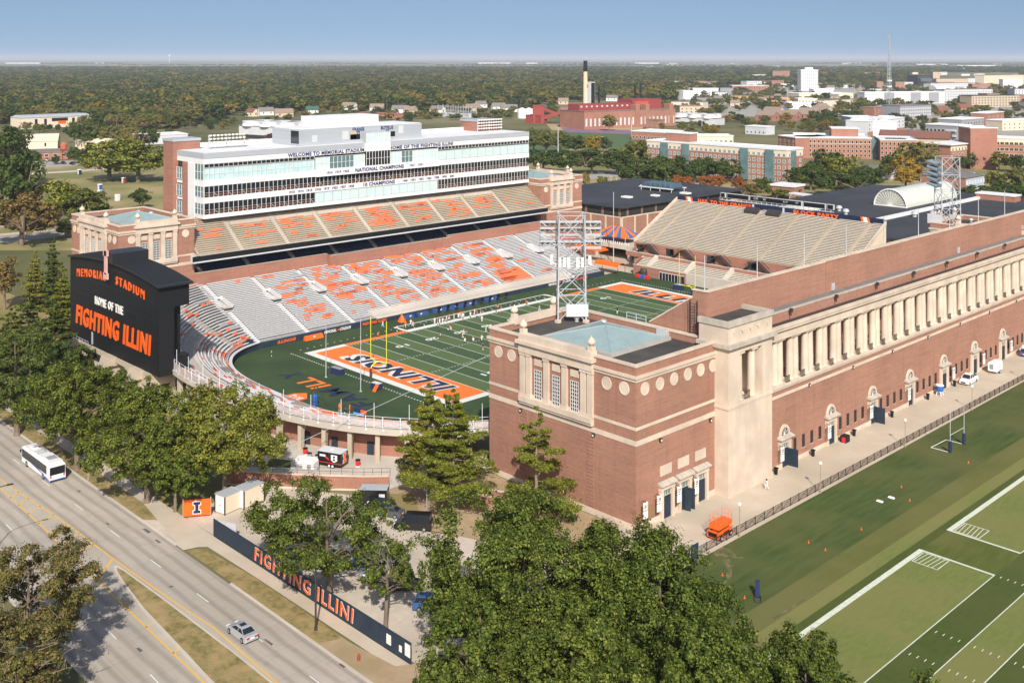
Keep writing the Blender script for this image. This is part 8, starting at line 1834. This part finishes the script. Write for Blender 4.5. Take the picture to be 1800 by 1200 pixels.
# the town
T = lambda lb, px1, py1, px2, py2, H, D, w_, r, rows=0, cols=0, side=0, **k: bld(k.pop('nm', 'town_building'), lb, k.pop('cat', 'building'), px1, py1, px2, py2, H, D, w_, r, rows, cols, side, **k)
T('white apartment block with balconies, left half', 1478, 204, 1524, 213, 13, 26, LGREYW, ROOFW, 3, 8, ww=2, wh=1.8); t, L, *_ = T('white apartment block with brick base, right half', 1525, 214, 1590, 207, 13, 20, LGREYW, ROOFW, 3, 10, ww=1.8, wh=1.8)
add(t, 'brick_base', BRICK2, -.1, -.12, 0, L+.1, 0, 4)
for i in range(4): add(t, 'roof_gable', ROOFW, L*.24*i+1, 2, 13, L*.24*i+6, 16, 15.5)
t, L, *_ = T('grey apartment block with curved white balconies', 1627, 219, 1682, 222, 19, 20, GREYW, ROOFW, 4, 8, ww=1.8, wh=1.8)
for j in range(4): add(t, 'white_balcony', LGREYW, L*.68, -1.4, 3+4*j, L*.98, .2, 4.3+4*j)
T('grey apartment block farther right with white roof plant', 1690, 211, 1729, 208, 17, 20, GREYW, ROOFW, 4, 8, ww=1.8, wh=1.8)
T('small brick and glass building above the right dormitory', 1735, 200, 1765, 197, 13, 16, BRICK2, ROOFW, 2, 4, gl=GLASST, ww=3, wh=3); T('tan flat block at the right edge above the dormitory', 1762, 213, 1830, 211, 9, 20, CREAM, ROOFW, 2, 8)
t, L, *_ = T('long white modern apartment building with grey panels', 1520, 163, 1660, 162, 17, 22, PANEL, ROOFW, 4, 26, ww=1.8, wh=1.4, gl=GREYW)
for f in (.24, .57, .8): add(t, 'grey_panel', GREYW, L*f, -.25, 1, L*(f+.13), .1, 16.5)
T('pale blue grey apartment block right of the modern white one', 1660, 158, 1745, 157, 18, 22, LGREYW, ROOFG, 4, 18, ww=2, wh=1.8); T('tan parking building with red brick corner towers', 1708, 169, 1792, 168, 16, 24, TAN, ROOFD, 4, 16, ww=2.4, wh=2)
t, L, *_ = T('dark grey slab building with rows of windows', 1582, 187, 1637, 185, 13, 26, GREYW, ROOFG, 3, 14, gl=LGREYW, ww=1.4); T('red brick store with green sign roof left of the grey slab', 1536, 190, 1581, 188, 9, 20, BRICK2, ROOFT, 2, 8)
bld('white_tower_block', 'white fourteen storey tower block on the skyline', 'tower block', 1408, 124.5, 1438, 124.5, 42, 28, PANEL, ROOFW, 13, 9, 0, 2.4, 2.0, 2, PANEL, GREYW, rail_h=2.0); o = bpy.data.objects['white_tower_block']; add(o, 'penthouse', PANEL, 11, 6, 42, 27, 20, 49)
T('parking deck at the foot of the white tower block', 1407, 151, 1440, 151, 10, 40, LGREYW, ROOFG, 3, 10, ww=3, wh=1.2)
T('red brick tower pair left of the white tower block', 1358, 125, 1388, 125, 30, 24, BRICK2, ROOFG, 8, 10, ww=2, wh=1.6)
T('dark glass office downtown', 1613, 132, 1639, 131, 28, 24, GLASSD, ROOFG, 5, 8, gl=GLASST, fr=DSTEEL, ww=3, wh=2); T('tan office with corner turret downtown', 1640, 127, 1652, 127, 32, 24, TAN, ROOFT, 6, 4); T('peach brick building downtown below the turret', 1646, 139, 1702, 139, 18, 24, TAN, ROOFT, 3, 12); T('white office left of the dark glass one', 1604, 128, 1614, 128, 26, 20, CREAM, ROOFW, 5, 3)
T('grey columned building downtown', 1680, 138, 1728, 138, 17, 20, LGREYW, ROOFG, 3, 12); T('large cream hotel on the right skyline', 1730, 133, 1800, 132, 28, 24, CREAM, ROOFT, 6, 18); T('white commercial block below the cream hotel', 1763, 140, 1797, 140, 20, 20, PANEL, ROOFW, 5, 8); T('red brick block behind the parking building', 1709, 148, 1742, 148, 14, 20, BRICK2, ROOFT, 3, 9)
T('brown brick building by the radio mast', 1541, 144, 1553, 144, 17, 16, BRICK, ROOFT, 4, 4); T('flat brown building right of the radio mast', 1574, 145, 1590, 145, 15, 18, BRICK, ROOFT); T('blue grey row of flats before downtown', 1636, 147, 1712, 146, 14, 20, LGREYW, ROOFG, 3, 16, gl=GREYW, ww=3, wh=1.8)
T('cream two storey block with square windows', 1403, 174, 1437, 174, 11, 24, CREAM, ROOFW, 2, 6, ww=3, wh=2); T('white flat warehouses behind the cream block', 1405, 165, 1500, 164, 8, 40, CREAM, ROOFW, 1, 14, ww=2); T('tan block right of the cream one', 1448, 177, 1495, 175, 9, 24, CREAM, ROOFG, 1, 8)
T('long peach roofed mall', 1280, 168, 1392, 171, 7, 30, mat('peach_wall', (.62, .38, .22)), ROOFG, 0, nm='mall', cat='mall'); T('long red brick building with white roof line', 1287, 151, 1352, 151, 13, 30, BRICK2, ROOFW, 2, 14, ww=3, wh=2.4)
T('low cream sheds left of the mall', 1180, 179, 1236, 180, 9, 26, CREAM, ROOFG, 1, 10); T('white row buildings left of the red brick one', 1208, 156, 1272, 156, 13, 20, PANEL, ROOFW, 3, 12, gl=GREYW, ww=2.4); T('dark glass corner building by the white row', 1266, 155, 1287, 155, 15, 16, GREYW, ROOFG, 3, 4, gl=GLASST, ww=3); T('white low block among trees beyond the dormitory', 1310, 222, 1346, 224, 7, 14, LGREYW, ROOFW, 1, 5)
T('flat long building on the wooded slope', 1119, 144, 1145, 143.5, 12, 16, BRICK2, ROOFW, 2, 8); T('flat tan building deeper in the woods', 1179, 143, 1200, 143, 12, 16, CREAM, ROOFG, 2, 6)
CND = 'tan gabled townhouses beyond the dormitories'
for k, (px, py) in enumerate(((1343, 213), (1362, 211), (1382, 212), (1402, 210), (1355, 204), (1420, 206), (1440, 202))): gable('townhouse', 'tan gabled townhouse, number %s of the cluster from the left' % ('one', 'two', 'three', 'four', 'five', 'six', 'seven')[k] if False else ('leftmost tan gabled townhouse of the cluster', 'tan gabled townhouse with a pale front next to the leftmost', 'tan gabled townhouse at the middle of the cluster', 'tan gabled townhouse by the light green tree', 'tan gabled townhouse in the back row of the cluster', 'grey roofed townhouse right of the light green tree', 'rightmost grey roofed townhouse of the cluster')[k], px, py, 22, 14, 6, 10.5, BRICK2 if k < 4 else TAN, ROOFT, .05+.3*(k % 2), 'townhouse', CND)
HS = [(437, 205, CREAM, ROOFR, 'tan barn with red roof left of the white garage'), (470, 203, WHITE, ROOFG, 'white garage row behind the chiller tanks'), (500, 206, TAN, ROOFT, 'tan house with hipped roof behind the chiller tanks'), (549, 201, WHITE, mat('green_roof', (.05, .11, .085), rough=.8), 'white house with dark green roof'), (662, 196, LGREYW, ROOFT, 'pale house half hidden by trees above the penthouse'), (702, 199, WHITE, ROOFG, 'white gabled house right of the brick chimney'), (718, 201, TAN, ROOFT, 'tan house beside the white gabled one'), (765, 200, WHITE, ROOFG, 'white building behind the substation'), (835, 196, TAN, ROOFT, 'tan roofed house right of the substation'), (848, 190, WHITE, ROOFG, 'tall white house at the edge of the woods'), (878, 194, WHITE, ROOFG, 'white house left of the red conveyor house'), (895, 197, WHITE, ROOFG, 'white house nearest the white tanks'), (990, 184, TAN, ROOFT, 'tan house above the power plant corner'), (1075, 178, WHITE, ROOFG, 'white roof behind the boiler hall'), (610, 193, WHITE, ROOFT, 'small white house in the woods above the press box'), (1335, 182, TAN, ROOFT, 'tan house above the townhouses'), (1450, 195, TAN, ROOFT, 'tan house left of the white apartments'), (1700, 196, BRICK2, ROOFR, 'red brick house with brown roof below the dark trees'), (1660, 200, BRICK2, ROOFR, 'red gabled house left of the grey apartments'), (1760, 186, TAN, ROOFT, 'tan house right of the dark trees'), (1350, 148, WHITE, ROOFG, 'grey gabled roof above the red brick building'), (1460, 158, WHITE, ROOFG, 'white house right of the parking deck'), (1570, 172, BRICK2, ROOFT, 'small brick shop before the modern apartments')]
for i, (px, py, w_, r, lb) in enumerate(HS): gable('house', lb, px, py, 15+(i % 3)*3, 10, 5, 9.5, w_, r, .1+(i*1.3) % 1.5, 'house', 'houses at the edge of the woods')
bld('brick_depot', 'long pink brick depot before the substation', 'depot', 632, 198, 693, 201, 5, 14, BRICK2, BRICK2, 1, 8)
t = thing('substation', 'grey steel electrical substation frames behind the press box', 'substation', at(770, 205)); mb = MB()
for i in range(7): mb.tube((i*9, 0, 0), (i*9, 0, 15), .35, None, 4); mb.tube((i*9, 12, 0), (i*9, 12, 13), .35, None, 4)
for z in (8, 13): mb.tube((0, 0, z), (54, 0, z), .3, None, 4); mb.tube((0, 12, z-2), (54, 12, z-2), .3, None, 4)
mb.build('steel_frame', STEEL, t, local=True)
for i in range(5): add(t, 'transformer', LGREYW, 3+i*10, 4, 0, 8+i*10, 9, 5)
# far things
p = at(298, 110.5); d = dist(*p[:2]); zt = CAMP[2]-(96.3-HOR)*d/FPX; t = thing('water_tower', 'white bulb water tower on the left horizon', 'water tower', (p[0], p[1], 0)); MB().lathe(0, 0, [(10, 0), (4, 8), (4, zt*.55), (9, zt*.7), (15, zt*.82), (13, zt*.94), (3, zt)], 16).build('tank', PANEL, t, local=True)
p = at(1563, 190); d = dist(*p[:2]); zt = CAMP[2]-(61-HOR)*d/FPX; t = thing('radio_mast', 'tall lattice radio mast on the right skyline', 'mast', (p[0], p[1], 0)); mb = MB(); n = 16
for j in range(4):
    a = j*math.pi/2+.6; b = a+math.pi/2; f = lambda i: 3.4*(1-.85*i/n)+.25
    for i in range(n):
        q = lambda A, k: (f(k)*math.cos(A), f(k)*math.sin(A), zt*k/n); mb.tube(q(a, i), q(a, i+1), .32, None, 4); mb.tube(q(a, i), q(b, i+1), .2, None, 3)
mb.build('lattice', GREYP, t, local=True); mb = MB()
for z in (zt*.28, zt*.36): mb.lathe(0, 0, [(3.6, z), (3.8, z+2.2)], 10)
mb.build('dish_ring', PANEL, t, local=True)
for px, tp, bs, lb in ((981, 224, 275, 'tall sports floodlight pole by the near soccer field'), (1058, 240, 262, 'short floodlight pole behind the yellowing tree'), (1110, 209, 244, 'pair of floodlight poles by the sports hall, left'), (1234, 203, 236, 'floodlight pole left of the townhouses'), (1384, 154, 182, 'floodlight pole beside the cream block'), (1502, 148, 168, 'floodlight pole before the white modern apartments'), (1074, 310, 330, 'lamp post by the street with an orange banner'), (1084, 309, 326, 'slim lamp post on the far street'), (1091, 303, 325, 'lamp post left of the solar frame')):
    p = at(px, bs); d = dist(*p[:2]); Hh = CAMP[2]-(tp-HOR)*d/FPX; t = thing('floodlight_pole', lb, 'light pole', (p[0], p[1], 0)); MB().tube((0, 0, 0), (0, 0, Hh), .38 if Hh > 15 else .2, .22, 6).build('pole', STEEL, t, local=True); MB().box(-2 if Hh > 15 else -.8, -.4, Hh-.5, 2 if Hh > 15 else .8, .4, Hh).build('lamp_head', STEEL, t, local=True)
for px, tp, bs, lb in ((205, 203, 228, 'utility pole left of its twin beyond the park'), (229, 201, 226, 'utility pole right of its twin beyond the park'), (142, 208, 238, 'utility pole by the cream office'), (305, 198, 224, 'utility pole above the brick stair tower'), (453, 184, 206, 'utility pole by the tan house'), (566, 185, 208, 'utility pole right of the green roofed house'), (580, 187, 209, 'thick utility pole above the penthouse'), (595, 183, 207, 'tallest utility pole above the penthouse'), (680, 176, 207, 'utility pole by the brick depot'), (700, 176, 206, 'utility pole by the white gabled house'), (818, 177, 204, 'utility pole right of the substation'), (915, 176, 205, 'utility pole left of the conveyor house'), (926, 176, 206, 'utility pole by the white tanks')):
    p = at(px, bs); d = dist(*p[:2]); Hh = CAMP[2]-(tp-HOR)*d/FPX; t = thing('utility_pole', lb, 'utility pole', (p[0], p[1], 0)); MB().tube((0, 0, 0), (0, 0, Hh), .28, .2, 6).build('pole', BARK, t, local=True); MB().box(-1.5, -.15, Hh-1.5, 1.5, .15, Hh-1.2).build('cross_arm', BARK, t, local=True)
for px, py, w_, lb in ((860, 102.9, 40, 'white grain buildings on the horizon above the woods'), (885, 103.5, 26, 'second white shed group on the horizon'), (1130, 103.6, 26, 'white works on the horizon right of the chimney'), (1150, 104, 18, 'smaller white works beside them on the horizon'), (935, 109, 20, 'orange and white shed beyond the woods'), (1640, 113, 60, 'long pale warehouse on the right horizon'), (1720, 115, 80, 'longest pale warehouse on the right horizon'), (1790, 116, 40, 'pale warehouse cut by the right edge'), (1500, 110, 30, 'white sheds on the horizon before the radio mast'), (40, 105, 60, 'pale sheds on the left horizon'), (175, 109.5, 14, 'pale house on the left horizon')):
    dd = FPX*(CAMP[2]-8)/max(py-HOR, .8); dd = min(dd, 13000); l = (px-900)/FPX*dd; x = CAMP[0]+_fw[0]*dd+_rt[0]*l; y = CAMP[1]+_fw[1]*dd+_rt[1]*l; W_ = w_*dd/FPX
    t = thing('far_shed', lb, 'warehouse', (x, y, 0), YAW); Hs = max(8, 1.6*dd/FPX); MB().box(-W_/2, 0, 0, W_/2, W_*.3, Hs).build('wall', PANEL, t, local=True); MB().box(-W_/2-1, -1, Hs, W_/2+1, W_*.3+1, Hs*1.1).build('roof', ROOFW, t, local=True)
rt_ = random.Random(77); kinds = [(PANEL, ROOFW, 'white flat roofed building among the trees of the hazy town'), (CREAM, ROOFW, 'cream flat roofed building among the trees of the hazy town'), (BRICK2, ROOFG, 'red brick building among the trees of the hazy town'), (LGREYW, ROOFG, 'grey building among the trees of the hazy town'), (TAN, ROOFT, 'tan building among the trees of the hazy town')]
nb = 0
for _ in range(900):
    if nb >= 95: break
    px = rt_.uniform(1170, 1830); py = rt_.choice((rt_.uniform(112, 135), rt_.uniform(130, 165), rt_.uniform(150, 205)))
    if py < 130 and rt_.random() < .4: continue
    H = rt_.choice((6, 7, 8, 9, 11, 14)) if py > 120 else 12; W_ = rt_.uniform(14, 46)*(1 if py > 125 else 2.2); d = FPX*CAMP[2]/(py-HOR); pyt = HOR+FPX*(CAMP[2]-H)/d; wp = W_*FPX/d
    p = at(px, py)
    if any(-W_ < (p[0]-ax)*c+(p[1]-ay)*s < L+W_ and -40 < -(p[0]-ax)*s+(p[1]-ay)*c < D+30 for (ax, ay, c, s, L, D) in FOOT): continue
    w_, r, lb = rt_.choice(kinds); nb += 1
    if rt_.random() < .45 and H < 10 and py > 135: gable('house', 'gabled house with %s among the trees of the hazy town' % ('white walls' if w_ is PANEL else 'tan walls'), px, py, 13, 10, 5, 8.5, PANEL if w_ is PANEL else TAN, ROOFT if nb % 2 else ROOFG, rt_.uniform(0, 1.5), 'house', 'houses of the hazy town', 1)
    else: bld('town_building', lb, 'building', px-wp/2, pyt, px+wp/2, pyt-rt_.uniform(0, .4), H, rt_.uniform(12, 26), w_, r, max(1, H//4) if py > 140 else 0, int(W_/5), 0, 1.8, 1.6, gl=GLASSD if w_ is not PANEL else GREYW, group='buildings of the hazy town', rail_h=.6)
# ================================================================ suburb forest
def infoot(x, y, pad=4):
    for (ax, ay, c, s, L, D) in FOOT:
        u = (x-ax)*c+(y-ay)*s; v = -(x-ax)*s+(y-ay)*c
        if -pad < u < L+pad and -pad*3 < v < D+pad: return True
    return False
g = np.random.default_rng(21)
def band(d0, d1, sp, frac=1.0, jit=True):
    A = .52*(d1*d1-d0*d0); n = int(A/(sp*sp)*frac); d = np.sqrt(g.uniform(d0*d0, d1*d1, n)); l = g.uniform(-.52, .52, n)*d
    return d, l
pts = []
for d0, d1, sp in ((560, 900, 12), (900, 1600, 14), (1600, 3000, 19), (3000, 6500, 30)):
    d, l = band(d0, d1, sp)
    px = 900+FPX*l/d; py = HOR+FPX*CAMP[2]/d
    lim = np.interp(px, [-100, 60, 200, 300, 400, 440, 560, 720, 930, 1000, 1180, 1300, 1420, 1560, 1900], [222, 220, 228, 230, 206, 197, 195, 193, 188, 180, 176, 152, 146, 142, 138])
    low = np.interp(px, [-100, 380, 430, 560, 640, 930, 980, 1000], [236, 236, 212, 214, 216, 212, 206, 0])
    town = (px > 1150) & (py >= lim) & (py < 238)
    yard = (py >= lim) & (py < low); keep = (py < lim) | (town & (g.random(len(px)) < .26)) | (yard & (g.random(len(px)) < .34))
    hs = np.where(yard, .5, np.where(town, .62, 1.0))
    # a few yards and streets left open
    op = (np.sin(px*.021+py*.33)+np.sin(px*.057-py*.21)) > 1.72
    keep &= ~op
    for a, b, c, e in ((1180, 150, 1300, 157), (1400, 158, 1520, 168), (1640, 128, 1800, 146)): keep &= ~((px > a) & (px < c) & (py > b) & (py < e))
    x = CAMP[0]+_fw[0]*d+_rt[0]*l; y = CAMP[1]+_fw[1]*d+_rt[1]*l
    pts += [(a, b, c, e) for a, b, c, e, k in zip(x, y, d, hs, keep) if k]
near = [p for p in pts if p[2] < 2400]; near = [p for p in near if not infoot(p[0], p[1], 4 if p[2] < 1500 else 2)]
pts = near+[p for p in pts if p[2] >= 2400]
pts.sort(key=lambda p: p[2])
# the nearest ones one by one
rr = random.Random(9)
fk = [L_FOR]*9+[L_DRK]*3+[L_HON]*2+[L_YEL, L_MIX]
for x, y, d, e in pts[:210]:
    H = rr.uniform(9.5, 18)*e; lib_tree('rounded leafy tree in the wooded suburb behind the stadium', x, y, H, 5*e+H*rr.uniform(.7, 1.0), rr.choice(fk), rr.randrange(3), FORG)
rest = pts[210:]
far = []
for k in range(34):                     # field hedges out to the horizon
    d = rr.uniform(6500, 15000); l0 = rr.uniform(-.52, .5)*d; n = rr.randint(20, 70)
    for i in range(n): far.append((CAMP[0]+_fw[0]*d+_rt[0]*(l0+i*26), CAMP[1]+_fw[1]*d+_rt[1]*(l0+i*26)+rr.uniform(-20, 20), d, .7))
rest += far
PC = bpy.data.collections.new('forest_forms'); ms = [L_FOR, L_FOR, L_DRK, L_HON, L_YEL, L_MIX]
for i, m in enumerate(ms):
    me = crownmesh('crown', 300+i*3, 2200, .5, .06, 1.0, .05, m, 26, 'round', .30); o = bpy.data.objects.new('crown_form_%s' % 'abcdef'[i], me); PC.objects.link(o)
n = len(rest); me = bpy.data.meshes.new('forest'); me.vertices.add(n); me.vertices.foreach_set('co', np.array([(p[0], p[1], 0) for p in rest]).ravel())
es = np.array([p[3] for p in rest]); Hs = g.uniform(8, 21, n)*es; ws = (7*es+Hs*g.uniform(.65, 1.05, n))*np.interp(np.array([p[2] for p in rest]), [900, 1600, 2600], [1.05, 1.2, 1.45]); dd = np.array([p[2] for p in rest]); big = np.interp(dd, [2500, 4000, 9000], [1, 1.35, 1.8])
a = me.attributes.new('scl', 'FLOAT_VECTOR', 'POINT'); a.data.foreach_set('vector', np.stack([ws*big, ws*big, Hs*np.interp(dd, [2500, 9000], [1, 1.25])], 1).ravel())
a = me.attributes.new('rot', 'FLOAT', 'POINT'); a.data.foreach_set('value', g.uniform(0, 6.28, n))
a = me.attributes.new('idx', 'INT', 'POINT'); a.data.foreach_set('value', g.choice(6, n, p=[.36, .30, .18, .11, .02, .03]).astype(np.int32))
fo = bpy.data.objects.new('forest', me); COL.objects.link(fo); tag(fo, 'wooded suburb stretching to the horizon', None, None, 'stuff')
ng = bpy.data.node_groups.new('forest', 'GeometryNodeTree'); ng.interface.new_socket('Geometry', in_out='INPUT', socket_type='NodeSocketGeometry'); ng.interface.new_socket('Geometry', in_out='OUTPUT', socket_type='NodeSocketGeometry')
N = ng.nodes.new; gi = N('NodeGroupInput'); go = N('NodeGroupOutput'); ip = N('GeometryNodeInstanceOnPoints'); ci = N('GeometryNodeCollectionInfo'); ci.inputs[0].default_value = PC; ci.inputs['Separate Children'].default_value = True; ci.inputs['Reset Children'].default_value = True
def attr(nm, ty):
    q = N('GeometryNodeInputNamedAttribute'); q.data_type = ty; q.inputs[0].default_value = nm; return q.outputs[0]
cx = N('ShaderNodeCombineXYZ'); LK = ng.links.new
LK(gi.outputs[0], ip.inputs['Points']); LK(ci.outputs[0], ip.inputs['Instance']); ip.inputs['Pick Instance'].default_value = True; LK(attr('idx', 'INT'), ip.inputs['Instance Index']); LK(attr('rot', 'FLOAT'), cx.inputs[2]); LK(cx.outputs[0], ip.inputs['Rotation']); LK(attr('scl', 'FLOAT_VECTOR'), ip.inputs['Scale']); LK(ip.outputs[0], go.inputs[0])
fo.modifiers.new('forest', 'NODES').node_group = ng
# ================================================================ air
hm = bpy.data.materials.new('haze_air'); hm.use_nodes = True; n_ = hm.node_tree.nodes; n_.remove(n_['Principled BSDF']); pv = n_.new('ShaderNodeVolumePrincipled'); pv.inputs['Color'].default_value = (.80, .88, 1.0, 1); pv.inputs['Density'].default_value = 5.5e-5; pv.inputs['Anisotropy'].default_value = -.04
hm.node_tree.links.new(pv.outputs[0], n_['Material Output'].inputs['Volume'])
o = MB().box(-46000, -3500, -1.6, 46000, 61000, 135).build('haze', hm); tag(o, 'thin blue haze of the distance', None, None, 'stuff')
